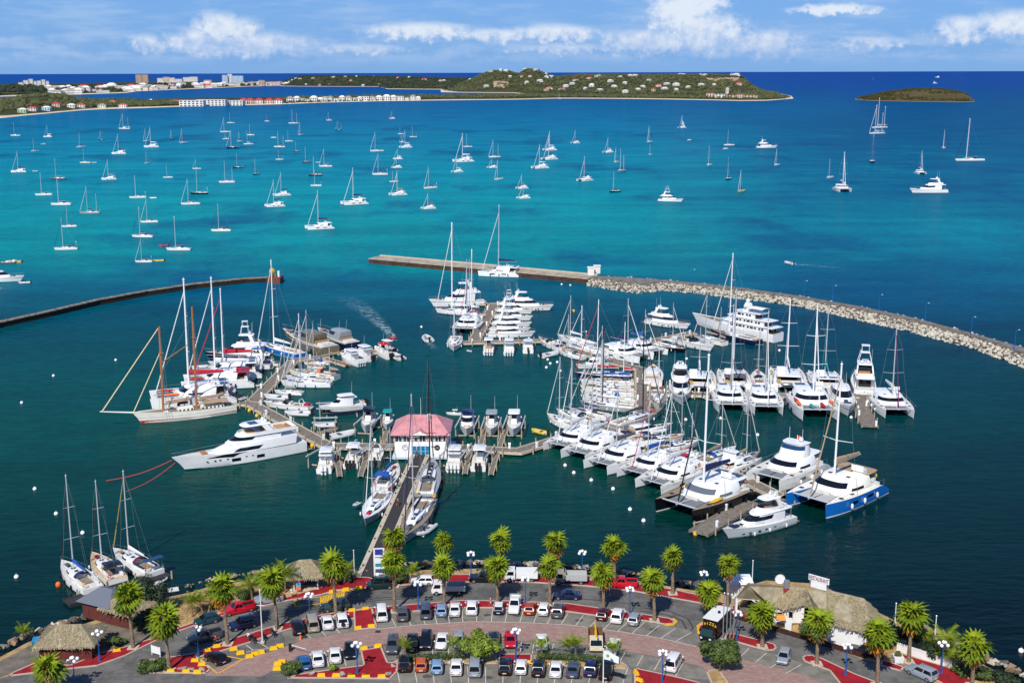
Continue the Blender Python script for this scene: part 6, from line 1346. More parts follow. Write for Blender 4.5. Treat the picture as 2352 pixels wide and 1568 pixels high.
sheet(mb, D([(880,1480),(1010,1467),(1154,1471),(1305,1476),(1426,1494),(1505,1508),(1612,1531),(1640,1560),(1560,1556),(1440,1530),(1400,1512),(1300,1508),(1222,1505),(1144,1503),(1000,1508),(892,1516)]), GZ+.028)
sheet(mb, D([(648,1452),(732,1426),(806,1410),(811,1449),(698,1467),(660,1480)]), GZ+.028); sheet(mb, D([(690,1507),(800,1492),(826,1494),(834,1526),(772,1534),(700,1545),(660,1545)]), GZ+.028)
sheet(mb, D([(905,1526),(1140,1526),(1222,1530),(1450,1535),(1455,1620),(880,1620)]), GZ+.028); sheet(mb, D([(1690,1476),(1760,1496),(1840,1520),(1900,1538),(1960,1572),(1900,1580),(1830,1545),(1700,1511)]), GZ+.028)
struct(obj('parking_bays', mb, M_PK), label='grey parking bays beside the brick lane')
def raised(name, poly, m, lb, h=.13, kerb=.22):
    P = D(poly); o = MB(); o.fr([(x, y, GZ-.1) for x, y in P], [(x, y, GZ+h) for x, y in P]); o.f = o.f[2:]; sheet(o, P, GZ+h); s_ = struct(obj(name, o, m), label=lb)
    kb = MB(); V = [Vector((x, y, 0)) for x, y in P]; nV = len(V); c = sum(V, Vector())/nV
    ar = sum(a.x*b.y-b.x*a.y for a, b in zip(V, V[1:]+V[:1])); sg = 1 if ar > 0 else -1
    for a, b in zip(V, V[1:]+V[:1]):
        d = (b-a)
        if d.length < .05: continue
        d.normalize(); nn = Vector((-d.y, d.x, 0))*sg*kerb; o2 = -nn*.15
        kb.fr([(p.x, p.y, GZ-.05) for p in (a+o2, b+o2, b+nn, a+nn)], [(p.x, p.y, GZ+h+.012) for p in (a+o2, b+o2, b+nn, a+nn)])
    struct(obj('kerb', kb, KERB, s_), 'stuff'); return s_
raised('sea_pavement', walk_out+walk_in, M_RD, 'red pavement along the sea wall')
med = [(455,1498),(539,1465),(648,1432),(743,1411),(845,1396),(958,1387),(1058,1379),(1177,1380),(1305,1386),(1361,1394),(1481,1411),(1538,1420),(1551,1427),(1546,1433),(1528,1434),(1481,1426),(1397,1418),(1305,1405),(1154,1396),(1058,1396),(963,1403),(891,1410),(845,1419),(732,1425),(648,1450),(569,1477),(510,1495),(455,1510)]
raised('median_pavement', med, M_RD, 'long red median strip with palms between road and parking')
raised('pavement_island', [(330,1528),(360,1514),(454,1499),(454,1511),(484,1536),(474,1546),(330,1546)], M_RD, 'red pavement island with palm at lower left')
raised('pavement_island', [(812,1403),(855,1397),(866,1442),(814,1447)], M_RD, 'red pavement block between parked cars left of centre', .15)
raised('pavement_island', [(828,1494),(876,1486),(891,1522),(915,1521),(912,1543),(896,1559),(660,1557),(690,1548),(772,1536),(835,1528)], M_RD, 'red pavement island with lamp at lower centre left')
raised('pavement_island', [(1146,1502),(1222,1502),(1222,1528),(1146,1524)], M_RD, 'small red pavement block below the red car')
raised('pavement_island', [(1457,1534),(1547,1553),(1605,1567),(1640,1620),(1457,1620)], M_RD, 'red pavement island below the white van')
raised('pavement_island', [(1604,1438),(1616,1432),(1630,1436),(1632,1452),(1604,1452)], M_RD, 'tiny yellow-edged red island left of the pizza truck')
raised('pavement_island', [(1664,1455),(1690,1456),(1778,1479),(1784,1487),(1778,1493),(1760,1494),(1690,1474),(1664,1472)], M_RD, 'red pavement strip right of the pizza truck')
raised('pavement_island', [(1842,1510),(1850,1505),(1866,1505),(1890,1513),(1960,1546),(2060,1585),(2060,1640),(1960,1610),(1905,1540),(1848,1519)], M_RD, 'red pavement strip with palm in front of the restaurant')
raised('restaurant_pavement', [(2064,1499),(2185,1535),(2224,1557),(2290,1600),(2240,1640),(2163,1570),(2091,1527),(2062,1518)], M_RD, 'red pavement by the white garden wall at lower right')
raised('pavement_island', [(2024,1514),(2078,1532),(2069,1541),(2022,1528)], M_RD, 'red pavement corner with white planter')
raised('planting_bed', [(318,1526),(330,1516),(360,1514),(380,1530),(376,1546),(326,1546)], M_SD, 'planting bed with dense bush at lower left', .14)
raised('planting_bed', [(905,1517),(1140,1503),(1143,1524),(905,1524)], M_SD, 'sandy hedge bed between the parking rows, left part', .14)
raised('planting_bed', [(1226,1504),(1400,1508),(1440,1528),(1440,1536),(1226,1528)], M_SD, 'sandy hedge bed between the parking rows, right part', .14)
raised('planting_bed', [(1622,1542),(1650,1536),(1668,1562),(1700,1610),(1650,1610)], M_SD, 'planting bed under the round tree at right', .14)
# painted lines
def line(p, q, w_, m, par, name='painted_line', z=GZ+.046):
    a, b = Vector(G(*p, z)), Vector(G(*q, z)); d = (b-a); d.normalize(); nn = Vector((-d.y, d.x, 0))*w_/2; o = MB(); o.add([a+nn, b+nn, b-nn, a-nn], [(0, 1, 2, 3)]); return struct(obj(name, o, m, par), 'stuff')
PKO = bpy.data.objects['parking_bays']
arc_t = lambda x: lerp_tab([(648,1451),(732,1425),(845,1419),(891,1410),(963,1403),(1058,1396),(1154,1396),(1305,1405),(1397,1418),(1481,1426),(1528,1434),(1600,1452)], x)
arc_b = lambda x: lerp_tab([(660,1480),(698,1468),(811,1450),(865,1444),(963,1434),(1082,1427),(1180,1428),(1305,1434),(1338,1439),(1433,1451),(1528,1467),(1600,1484)], x)
for x in [700,735,769,903,938,972,1000,1030,1062,1095,1130,1163,1198,1231,1264,1297,1331,1364,1398,1432,1466,1500,1535,1570]:
    sl = (x-1090)*.075; line((x+sl*.5, arc_t(x+sl*.5)+2), (x-sl*.5, arc_b(x-sl*.5)-1), .12, WL, PKO)
for x in [918,955,993,1030,1073,1112,1150,1196,1224,1268,1310,1345,1388,1430,1470,1510,1560]:
    yb = lerp_tab([(890,1516),(1000,1508),(1144,1502),(1300,1507),(1400,1511),(1560,1552)], x); yt = lerp_tab([(880,1481),(1010,1468),(1154,1472),(1305,1477),(1426,1495),(1505,1509),(1612,1532)], x); sl = (x-1090)*.06; line((x+sl*.3, yt+1), (x-sl*.3, yb-1), .12, WL, PKO)
for x in range(910, 1460, 41): sl = (x-1130)*.09; line((x, 1530), (x-sl*.6, 1580), .12, WL, PKO)
for a, b in [((710,1504),(716,1536)),((748,1500),(756,1532)),((786,1494),(795,1528))]: line(a, b, .12, WL, PKO)
for a, b in [((1720,1488),(1700,1508)),((1760,1499),(1735,1520)),((1800,1512),(1770,1532)),((1840,1525),(1805,1545))]: line(a, b, .12, WL, PKO)
line((660,1480),(1600,1485),.0,WL,PKO) if False else None
for pa, pb in zip([(865,1443.5),(963,1433.5),(1082,1426.5),(1180,1427.5),(1305,1433.5),(1433,1450.5),(1528,1466.5)], [(963,1433.5),(1082,1426.5),(1180,1427.5),(1305,1433.5),(1433,1450.5),(1528,1466.5),(1600,1483.5)]): line(pa, pb, .14, WL, PKO)
RDO = bpy.data.objects['road']
yb_ = [(742,1364),(836,1350),(830,1361),(740,1379)]
for a, b in zip([(737,1370),(790,1358),(788,1376),(737,1384)], [(790,1358),(788,1376),(737,1384),(737,1370)]): line(a, b, .25, YL, RDO)
for i in range(8): line((740+i*6, 1382-i*1.0), (744+i*6, 1369-i*1.1), .3, YL, RDO)
for a, b in [((676,1378),(738,1369)),((676,1378),(678,1392)),((678,1392),(736,1385)),((460,1512),(500,1546)),((460,1512),(500,1502)),((500,1502),(555,1512)),((500,1546),(560,1512))]: line(a, b, .22, YL, RDO)
for a, b in [((565,1480),(582,1492)),((590,1472),(618,1488)),((582,1492),(618,1488)),((560,1498),(583,1492))]: line(a, b, .14, WL, RDO)
# yellow kerb blocks
Z2 = lambda x, y: (312.4+x*.2266, 1249.5+y*.2266); Z3b = lambda x, y: (771.75+x*.2385, 1194.4+y*.2385); Z4b = lambda x, y: (1194.4+x*.2385, 1194.4+y*.2385); Z5b = lambda x, y: (1598.6+x*.2033, 1249.5+y*.2033); Z6b = lambda x, y: (1929+x*.18, 1286+y*.18); Z0 = lambda x, y: (x*.3205, 1066+y*.3205)
def kblock(p, rz=0., lb='yellow concrete kerb block along the car park edge'):
    o = thing('kerb_block', lb, 'kerb block', G(*p, GZ), rz, 'yellow kerb blocks')
    part('block', 'kb', lambda mb: mb.tap(-.55, .55, -.22, .22, 0, -.5, .5, -.16, .16, .5), YELLOW, o); part('base', 'kb', lambda mb: mb.box(-.6, .6, -.26, .26, -.02, .14), YELLOW, o)
for x, y in [(1150,1145),(1205,1120),(1265,1105),(1395,1065),(1460,1040),(990,1070),(1060,1110),(820,1045),(720,1085),(600,1190),(670,1230),(355,1295),(510,1300),(625,1305),(1880,1340),(2030,1340),(2185,1345),(2330,1345),(2310,1065),(2250,860),(2190,680),(2325,665),(2260,455),(2125,470),(1990,490),(1430,1270),(1440,1220),(1480,1200)]: kblock(Z2(x, y), .3 if y < 1150 else 0)
for x, y in [(340,1030),(405,1220),(150,1510),(290,1510),(440,1515),(1850,1380)]: kblock(Z3b(x, y), .1)
for x, y, r in [(1120,1480,1.9),(1150,1550,2.4)]: kblock(Z4b(x, y), r)
kblock(Z0(838,1340), .3)
for pts, lb in [([(1398,1434),(1420,1438),(1440,1441)], ''), ]: pass
mb = MB(); _pp = [Vector(G(x, y, 0)) for x, y in ((1526,1435.5),(1546,1434.5),(1553,1428),(1546,1421.5),(1536,1419.5))]; ribbon(mb, [Vector((p.x, p.y, 0)) for p in [G(x, y, GZ) for x, y in ((1526,1435.5),(1547,1434.5),(1554,1428),(1546,1421))]], .3, GZ, GZ+.17); struct(obj('kerb_paint', mb, YL, bpy.data.objects['median_pavement']), 'stuff')
mb = MB(); ribbon(mb, [Vector((*G(x, y, GZ).xy, 0)) for x, y in ((1630,1454),(1604,1454),(1602,1438),(1614,1430))], .3, GZ, GZ+.17); struct(obj('kerb_paint', mb, YL, bpy.data.objects['pavement_island.004']), 'stuff')

# ---------------------------------------------------------------- cars
CARM = {}
def paint(n, c): 
    if n not in CARM: CARM[n] = mat('car_paint_'+n, c, .22, .15 if n in ('silver','grey','lightblue','greyblue','beige') else 0., coat=.6, spec=.5)
    return CARM[n]
CP = dict(white=(226,226,224), black=(14,14,17), silver=(150,158,166), grey=(78,80,84), greyblue=(70,84,104), lightblue=(130,160,192), blue=(30,88,144), navy=(20,28,66), red=(190,16,34), orange=(196,84,22), burnt=(158,62,24), beige=(166,158,140), dkgreen=(18,40,34), green2=(46,62,58), dkred=(66,16,26), teal=(28,58,70), cream=(214,204,176))
TYRE = mat('tyre_rubber', (20,20,21), .85); RIM = mat('wheel_rim', (160,162,166), .35, .6); HL = mat('headlight_glass', (214,220,224), .1); TL = mat('tail_light_red', (150,10,16), .2); PLATE = mat('number_plate', (206,206,196), .5); CGL = mat('car_glass', (14,18,22), .05, spec=.6)
TYPES = dict(sedan=dict(L=4.5, W=1.78, H=1.44, bz=.88, b0=-1.55, b1=.95, r0=-.95, r1=.25, hood=.82, trunk=.95),
             hatch=dict(L=3.9, W=1.72, H=1.50, bz=.92, b0=-1.88, b1=.95, r0=-1.55, r1=.25, hood=.88, trunk=.92),
             suv=dict(L=4.5, W=1.86, H=1.72, bz=1.05, b0=-2.18, b1=1.0, r0=-1.85, r1=.35, hood=1.02, trunk=1.05),
             van=dict(L=4.6, W=1.84, H=1.95, bz=1.08, b0=-2.27, b1=1.55, r0=-2.1, r1=.95, hood=1.02, trunk=1.08),
             pickup=dict(L=5.2, W=1.84, H=1.76, bz=1.05, b0=-.7, b1=1.1, r0=-.5, r1=.45, hood=1.05, trunk=1.05))
def car(label, p, hd, ty, col, group='cars in the car park', spare=False, roofc=None, cargo=None, rack=False):
    T = TYPES[ty]; t = thing('car' if ty != 'pickup' else 'pickup_truck', label, 'pickup truck' if ty == 'pickup' else 'van' if ty == 'van' else 'car', G(*p, GZ+.035), math.radians(hd), group)
    m = paint(col, CP[col]); hl, hw, K = T['L']/2, T['W']/2, ty
    def body(mb):
        R = []; ft = T['hood']; rt = T['trunk']; bz = T['bz']
        for x, zb, zt, k_ in ((-hl, .42, rt*.72, .86), (-hl+.08, .3, rt*.97, .93), (-hl+.5, .24, rt, 1), (T['b0']*.6, .22, bz, 1), (T['b1'], .22, bz, 1), (hl-.6, .22, ft*.95, .98), (hl-.12, .28, ft*.84, .9), (hl, .38, ft*.66, .8)):
            w_ = hw*k_; R.append([(x, -w_*.94, zb), (x, -w_, zb+.2), (x, -w_, zt*.75), (x, -w_*.9, zt), (x, w_*.9, zt), (x, w_, zt*.75), (x, w_, zb+.2), (x, w_*.94, zb)])
        mb.loft(R)
    b_ = part('body', K, body, m, t, smooth=True)
    bz, H = T['bz']-.03, T['H']; cw0, cw1 = hw*.9, hw*.72
    def ring(x0, x1, w_, z): return [(x0, -w_, z), (x1, -w_, z), (x1, w_, z), (x0, w_, z)]
    zm = H-.07
    c_ = part('cabin', K, lambda mb: mb.loft([ring(T['b0'], T['b1'], cw0, bz), ring(T['r0'], T['r1'], cw1+.02, zm), ring(T['r0']+.12, T['r1']-.14, cw1-.1, H)]), m, t, smooth=True)
    if roofc: part('roof_panel', K, lambda mb: mb.loft([ring(T['r0']+.02, T['r1']-.02, cw1+.0, zm+.015), ring(T['r0']+.13, T['r1']-.15, cw1-.11, H+.015)]), paint(roofc, CP[roofc]), c_)
    def quad(fx, f0, f1, z0, z1, o):               # glass on the front or rear of the cabin
        def f(mb):
            v = []
            for z in (z0, z1):
                g = (z-bz)/(zm-bz); x = T['b'+fx]+(T['r'+fx]-T['b'+fx])*g+o; w_ = cw0+(cw1+.02-cw0)*g-.1; v.append((x, w_*f0, z+.01)); v.append((x, w_*f1, z+.01))
            mb.add(v, [(0, 1, 3, 2)])
        return f
    part('windscreen', K, quad('1', -1, 1, bz+.05, zm-.05, .012), CGL, c_); part('rear_window', K, quad('0', -1, 1, bz+.1, zm-.06, -.012), CGL, c_)
    def side(sg, a, b):
        def f(mb):
            v = []
            for z in (bz+.06, zm-.08):
                g = (z-bz)/(zm-bz); x0 = T['b0']+(T['r0']-T['b0'])*g+.12; x1 = T['b1']+(T['r1']-T['b1'])*g-.14; w_ = cw0+(cw1+.02-cw0)*g+.012
                v += [(x0+(x1-x0)*a, sg*w_, z), (x0+(x1-x0)*b, sg*w_, z)]
            mb.add(v, [(0, 1, 3, 2)])
        return f
    for sg in (-1, 1):
        for a, b in ((0, .46), (.52, 1.)): part('side_window', K+'%d%.1f' % (sg, a), side(sg, a, b), CGL, c_)
        part('headlight', K+str(sg), lambda mb: mb.box(hl-.2, hl-.03, sg*hw*.62-.17, sg*hw*.62+.17, T['hood']*.6, T['hood']*.8), HL, t)
        part('tail_light', K+str(sg), lambda mb: mb.box(-hl+.02, -hl+.16, sg*hw*.7-.14, sg*hw*.7+.14, T['trunk']*.66, T['trunk']*.9), TL, t)
        part('mirror', K+str(sg), lambda mb: mb.box(T['b1']-.35, T['b1']-.15, sg*(hw+.1)-.1, sg*(hw+.1)+.1, bz, bz+.16), m, t)
    part('number_plate', K, lambda mb: mb.box(-hl-.02, -hl+.02, -.26, .26, T['trunk']*.52, T['trunk']*.52+.13), PLATE, t)
    for x in (-hl+.82, hl-.86):
        for sg in (-1, 1):
            w_ = part('wheel', K[:1], lambda mb: mb.tube((0, -.11, 0), (0, .11, 0), .33, .33, 14), TYRE, t, (x, sg*(hw-.1), .33)); part('rim', 'r', lambda mb: mb.tube((0, -.125, 0), (0, .125, 0), .2, .2, 10), RIM, w_)
    if ty == 'pickup':
        bd = part('cargo_bed', K, lambda mb: (mb.box(-hl+.1, T['b0']-.1, -hw+.14, hw-.14, 1.03, 1.06),), BLACK if not cargo else cargo, t)
        part('bed_side', K, lambda mb: [mb.box(-hl+.05, T['b0'], sg*(hw-.12)-.06, sg*(hw-.12)+.06, .95, 1.25) for sg in (-1, 1)]+[mb.box(-hl+.02, -hl+.12, -hw+.1, hw-.1, .95, 1.25)], m, t)
    if spare: s_ = part('spare_wheel', K, lambda mb: mb.tube((-hl-.2, 0, .95), (-hl, 0, .95), .32, .32, 14), TYRE, t)
    if rack: part('roof_rack', K, lambda mb: mb.path([(-.6, -.8, 1.0), (-.6, -.8, 2.3), (-.6, .8, 2.3), (-.6, .8, 1.0)], .05, 5), STEEL, t)
    return t
r1 = lambda x: 90-(x-1075)*.042
ups = [(684,1447,'suv','black','black SUV, leftmost in the upper parking row'),(718,1440,'van','beige','beige minivan, second in the upper parking row'),(752,1435,'sedan','white','white sedan right of the beige minivan'),(786,1431,'suv','white','white SUV with a spare wheel on its tailgate'),
       (877,1416,'van','white','white van right of the red pavement block'),(924,1416,'suv','grey','dark grey SUV right of the white van'),(978,1411,'van','greyblue','dark blue minivan in the upper parking row'),(1014,1407,'hatch','lightblue','light blue hatchback in the upper parking row'),(1045,1405,'sedan','white','white sedan right of the light blue hatchback'),(1084,1402,'suv','white','white SUV left of the empty bay in the upper row'),
       (1146,1402,'hatch','navy','dark hatchback with a white roof in the upper row'),(1182,1397,'pickup','white','white pickup with a tall frame, nose to the camera in the upper row'),(1217,1403,'hatch','burnt','burnt orange hatchback in the upper parking row'),(1249,1405,'hatch','white','white hatchback right of the burnt orange one'),(1282,1409,'suv','grey','dark grey crossover at the palm in the upper row'),
       (1384,1416,'hatch','dkred','dark red and black hatchback in the upper row'),(1419,1421,'suv','white','white crossover right of the dark red hatchback'),(1457,1428,'hatch','silver','silver hatchback, last in the upper parking row')]
for x, y, ty, c, lb in ups: car(lb, (x, y), r1(x)+(180 if 'nose to' in lb else 0), ty, c, spare='spare' in lb, roofc='white' if 'white roof' in lb else None, rack='tall frame' in lb, cargo=mat('pickup_bed_white', (200,200,196), .6) if 'tall frame' in lb else None)
mids = [(698,1528,'hatch','blue',110,'blue hatchback beside the bush in the lower left row'),(730,1519,'sedan','white',102,'white sedan right of the blue hatchback'),(770,1511,'sedan','white',100,'white sedan left of the black car in the lower left row'),(804,1503,'hatch','black',280,'black hatchback facing the camera left of the lamp'),
        (902,1490,'suv','grey',272,'grey SUV facing the camera, first of the middle row'),(947,1483,'pickup','black',92,'black pickup behind the small palm in the middle row'),(979,1480,'suv','black',270,'black SUV facing the camera in the middle row'),(1015,1480,'sedan','white',268,'white sedan partly hidden by the small palm'),(1053,1478,'hatch','silver',270,'pale blue-white car left of the round tree'),(1134,1476,'suv','dkgreen',90,'dark green SUV hidden behind the round tree'),(1172,1478,'hatch','red',272,'bright red hatchback facing the camera in the middle row'),(1244,1483,'sedan','white',270,'white sedan behind palm fronds in the middle row'),(1407,1493,'sedan','white',255,'white sedan half hidden by a small palm at the end of the middle row')]
for x, y, ty, c, hd, lb in mids: car(lb, (x, y), hd, ty, c)
lows = [(929,1530,'suv','black','black off-roader with a spare wheel, leftmost of the lowest row'),(967,1532,'hatch','orange','orange hatchback in the lowest row'),(1004,1537,'hatch','lightblue','light blue hatchback in the lowest row'),(1048,1538,'sedan','white','white sedan left of the silver minivan in the lowest row'),(1091,1541,'van','silver','silver minivan in the lowest row'),(1160,1537,'suv','black','black SUV below the small red pavement block'),(1197,1538,'hatch','white','small white hatchback below the red pavement block'),(1237,1541,'suv','black','black SUV right of the small white hatchback'),(1277,1543,'sedan','white','white sedan right of centre in the lowest row'),(1316,1543,'sedan','greyblue','blue-grey sedan in the lowest row'),(1357,1541,'suv','navy','navy SUV left of the flag in the lowest row'),(1392,1545,'pickup','black','black pickup under the flag in the lowest row')]
for x, y, ty, c, lb in lows: car(lb, (x, y), 90-(x-1080)*.03, ty, c, spare='spare' in lb)
for x, y, hd, ty, c, lb in [(475,1430,212,'hatch','teal','dark teal hatchback parked on the left road below the grass'),(548,1405,209,'pickup','red','bright red pickup parked on the left road below the grass'),(618,1381,201,'suv','silver','silver SUV parked on the left road near the thatched kiosk'),(559,1440,208,'suv','navy','navy SUV driving on the left road by the median'),(770,1399,198,'suv','green2','green and beige off-roader on the road beside the median'),(471,1469,211,'pickup','grey','dark grey pickup on the lower left road'),(496,1518,140,'hatch','black','black hatchback parked in the yellow box'),
                           (874,1349,188,'van','dkgreen','dark green van at the entrance pier gate'),(970,1341,180,'hatch','white','white hatchback parked by the sea pavement'),(1113,1334,178,'pickup','black','black pickup parked on the sea pavement left of the white box pickup'),(1428,1346,174,'pickup','red','red pickup parked on the sea pavement'),(1302,1373,177,'sedan','navy','navy sedan driving on the curved road'),(1800,1516,248,'hatch','silver','silver hatchback facing the camera in front of the restaurant'),(2116,1552,128,'suv','silver','silver SUV cut by the bottom edge at right'),(1988,1502,150,'pickup','black','dark pickup in the restaurant shade')]:
    car(lb, (x, y), hd, ty, c, 'cars on the quay road')
car('white delivery van with plain sides on the lower right', (1547,1530), 68, 'van', 'white', 'vans')
def truck(label, p, hd, cabc, bedm, bed=(-2.4, .7), bh=.7, box=None, name='truck', crane=None):
    t = thing(name, label, 'truck', G(*p, GZ+.035), math.radians(hd), 'trucks on the quay'); m = paint(cabc, CP[cabc]); K = name+cabc+bedm.name
    c_ = part('cab', K, lambda mb: mb.loft([[(x, y*k_, z) for x, z in pr] for y, k_, pr in [(-.95, 1, [(.9,.5),(2.6,.5),(2.65,1.2),(2.3,2.1),(.95,2.15)]), (.95, 1, [(.9,.5),(2.6,.5),(2.65,1.2),(2.3,2.1),(.95,2.15)])]]), m, t)
    part('windscreen', K, lambda mb: mb.add([(2.62,-.85,1.28),(2.62,.85,1.28),(2.34,.8,2.05),(2.34,-.8,2.05)], [(0,1,2,3)]), CGL, c_)
    for sg in (-1, 1): part('side_window', K+str(sg), lambda mb: mb.add([(1.2,sg*.965,1.3),(2.35,sg*.965,1.3),(2.1,sg*.965,1.95),(1.2,sg*.965,1.95)], [(0,1,2,3)]), CGL, c_)
    part('chassis', K, lambda mb: mb.box(-2.7, 2.2, -.5, .5, .45, .75), BLACK, t)
    if box: 
        b_ = part('box_body', K, lambda mb: mb.box(-2.8, .75, -.98, .98, .7, 1.95), box, t)
    else:
        b_ = part('flatbed', K, lambda mb: mb.box(-2.8, .75, -1.05, 1.05, .8, .95), bedm, t)
        part('bed_side', K, lambda mb: (mb.box(-2.8, .75, -1.05, -.98, .95, .95+bh), mb.box(-2.8, .75, .98, 1.05, .95, .95+bh), mb.box(-2.8, -2.73, -.98, .98, .95, .95+bh), mb.box(.68, .75, -.98, .98, .95, .95+bh+.3)), bedm, t)
    for x in (-1.8, 1.85):
        for sg in (-1, 1): w_ = part('wheel', 'trk', lambda mb: mb.tube((0, -.13, 0), (0, .13, 0), .4, .4, 14), TYRE, t, (x, sg*.85, .4)); part('rim', 'trk', lambda mb: mb.tube((0, -.14, 0), (0, .14, 0), .22, .22, 10), RIM, w_)
    for sg in (-1, 1): part('headlight', 'trk'+str(sg), lambda mb: mb.box(2.58, 2.68, sg*.65-.15, sg*.65+.15, .7, .9), HL, t)
    if crane: part('crane_boom', K, lambda mb: (mb.tube((-3.6, 0, 1.9), (3.9, 0, 3.2), .16, .13, 6), mb.tube((.3, 0, .9), (.3, 0, 2.6), .2, .18, 6)), YELLOW, t)
    return t
truck('white flatbed truck with silver bed stopped on the curved road', (1029,1362), 182, 'white', mat('aluminium_bed', (180,184,184), .5, .3), name='flatbed_truck')
truck('grey tipper truck parked on the sea pavement', (1309,1338), 178, 'beige', mat('tipper_grey', (170,172,172), .6), bh=.9, name='tipper_truck')
truck('cream crane truck with a yellow boom in the middle row', (1368,1482), 268, 'cream', mat('rust_bed', (120,84,50), .9, var=.3), crane=True, name='crane_truck')
truck('white pickup with a box body parked on the sea pavement', (1196,1332), 180, 'white', WHITE, box=WHITE, name='box_pickup')
def text_mesh(txt, size, m, name='lettering', parent=None, loc=(0,0,0), rot=(0,0,0), ext=.01, align='CENTER'):
    cu = bpy.data.curves.new('t', 'FONT'); cu.body = txt; cu.size = size; cu.align_x = align; cu.extrude = ext; cu.offset = .012*size
    o = bpy.data.objects.new('t', cu); COL.objects.link(o); bpy.context.view_layer.update()
    me = bpy.data.meshes.new_from_object(o.evaluated_get(bpy.context.evaluated_depsgraph_get())); bpy.data.objects.remove(o); me.materials.clear(); me.materials.append(m)
    q = bpy.data.objects.new(name, me); q.location = loc; q.rotation_euler = rot; link(q, parent); return q
def pizza():
    t = thing('pizza_truck', 'black pizza truck with a white roof at the corner', 'food truck', G(1640,1458,GZ+.035), math.radians(238)); BK = mat('truck_black', (16,16,20), .3)
    mb = MB(); mb.box(-3.4, 1.6, -1.15, 1.15, .7, 3.2); b_ = obj('box_body', mb, BK, t); mb = MB(); mb.box(-3.5, 1.7, -1.22, 1.22, 3.2, 3.3); obj('roof', mb, WHITE, t)
    mb = MB(); mb.loft([[(x, y, z) for x, z in [(1.6,.5),(3.2,.5),(3.3,1.2),(2.6,2.1),(1.6,2.2)]] for y in (-1.0, 1.0)]); c_ = obj('cab', mb, BK, t); mb = MB(); mb.add([(3.27,-.85,1.3),(3.27,.85,1.3),(2.66,.8,2.06),(2.66,-.8,2.06)], [(0,1,2,3)]); obj('windscreen', mb, mat('green_tint_glass', (30,60,56), .08), c_)
    for sg in (-1, 1): mb = MB(); mb.box(-2.2, .2, sg*1.16-.02, sg*1.16+.02, 1.6, 2.5); obj('serving_hatch', mb, GLASS, b_)
    for x in (-2.3, 2.3):
        for sg in (-1, 1): w_ = part('wheel', 'trk', lambda mb: None, TYRE, t, (x, sg*.95, .4)); part('rim', 'trk', lambda mb: None, RIM, w_)
    for i, ch in enumerate('PIZZA'):
        a = (i-2)*.33; text_mesh(ch, .62, YELLOW, 'lettering', b_, (1.63, math.sin(a)*1.35, 2.35+(math.cos(a)-1)*1.2), (PI/2, -a*0-0, PI/2))
    mb = MB(); mb.tube((-1, .3, 3.3), (-1, .3, 3.6), .25, .2, 8); obj('roof_vent', mb, BLACK, t)
    for sg in (-1, 1): mb = MB(); mb.box(3.2, 3.32, sg*.7-.16, sg*.7+.16, .75, .98); obj('headlight', mb, HL, t); mb = MB(); mb.box(2.5, 2.7, sg*1.2-.1, sg*1.2+.1, 1.5, 1.9); obj('mirror', mb, BLACK, t)
pizza()
def moto(label, p, hd, c):
    t = thing('motorcycle', label, 'motorcycle', G(*p, GZ+.04), math.radians(hd), 'motorcycles by the flagpole'); m = paint(c, CP[c])
    for x in (-.7, .7): part('wheel', 'mo', lambda mb: mb.path([(.3*math.cos(a*PI/5), 0, .3*math.sin(a*PI/5)) for a in range(11)], .06, 5), TYRE, t, (x, 0, .33))
    part('fuel_tank', 'mo', lambda mb: mb.tap(-.1, .5, -.18, .18, .65, 0, .4, -.13, .13, .95), m, t); part('seat', 'mo', lambda mb: mb.tap(-.85, -.1, -.16, .16, .7, -.8, -.1, -.12, .12, .85), BLACK, t)
    part('handlebar', 'mo', lambda mb: (mb.tube((.5, -.38, 1.05), (.5, .38, 1.05), .025, .025, 5), mb.tube((.72, 0, .33), (.5, 0, 1.05), .04, .04, 5)), STEEL, t); part('engine', 'mo', lambda mb: mb.box(-.25, .35, -.2, .2, .3, .65), GREYC, t); part('mudguard', 'mo', lambda mb: mb.box(.45, 1.0, -.09, .09, .66, .7), m, t)
for x, y, c, lb in [(572,1469,'white','white motorcycle, leftmost by the white flagpole'),(581,1472,'black','black motorcycle just right of the white one'),(605,1466,'black','black motorcycle in the middle painted bay'),(627,1458,'navy','dark blue motorcycle, rightmost in the painted bays'),(862,1424,'black','black scooter beside the white van')]: moto(lb, (x, y), 120, c)
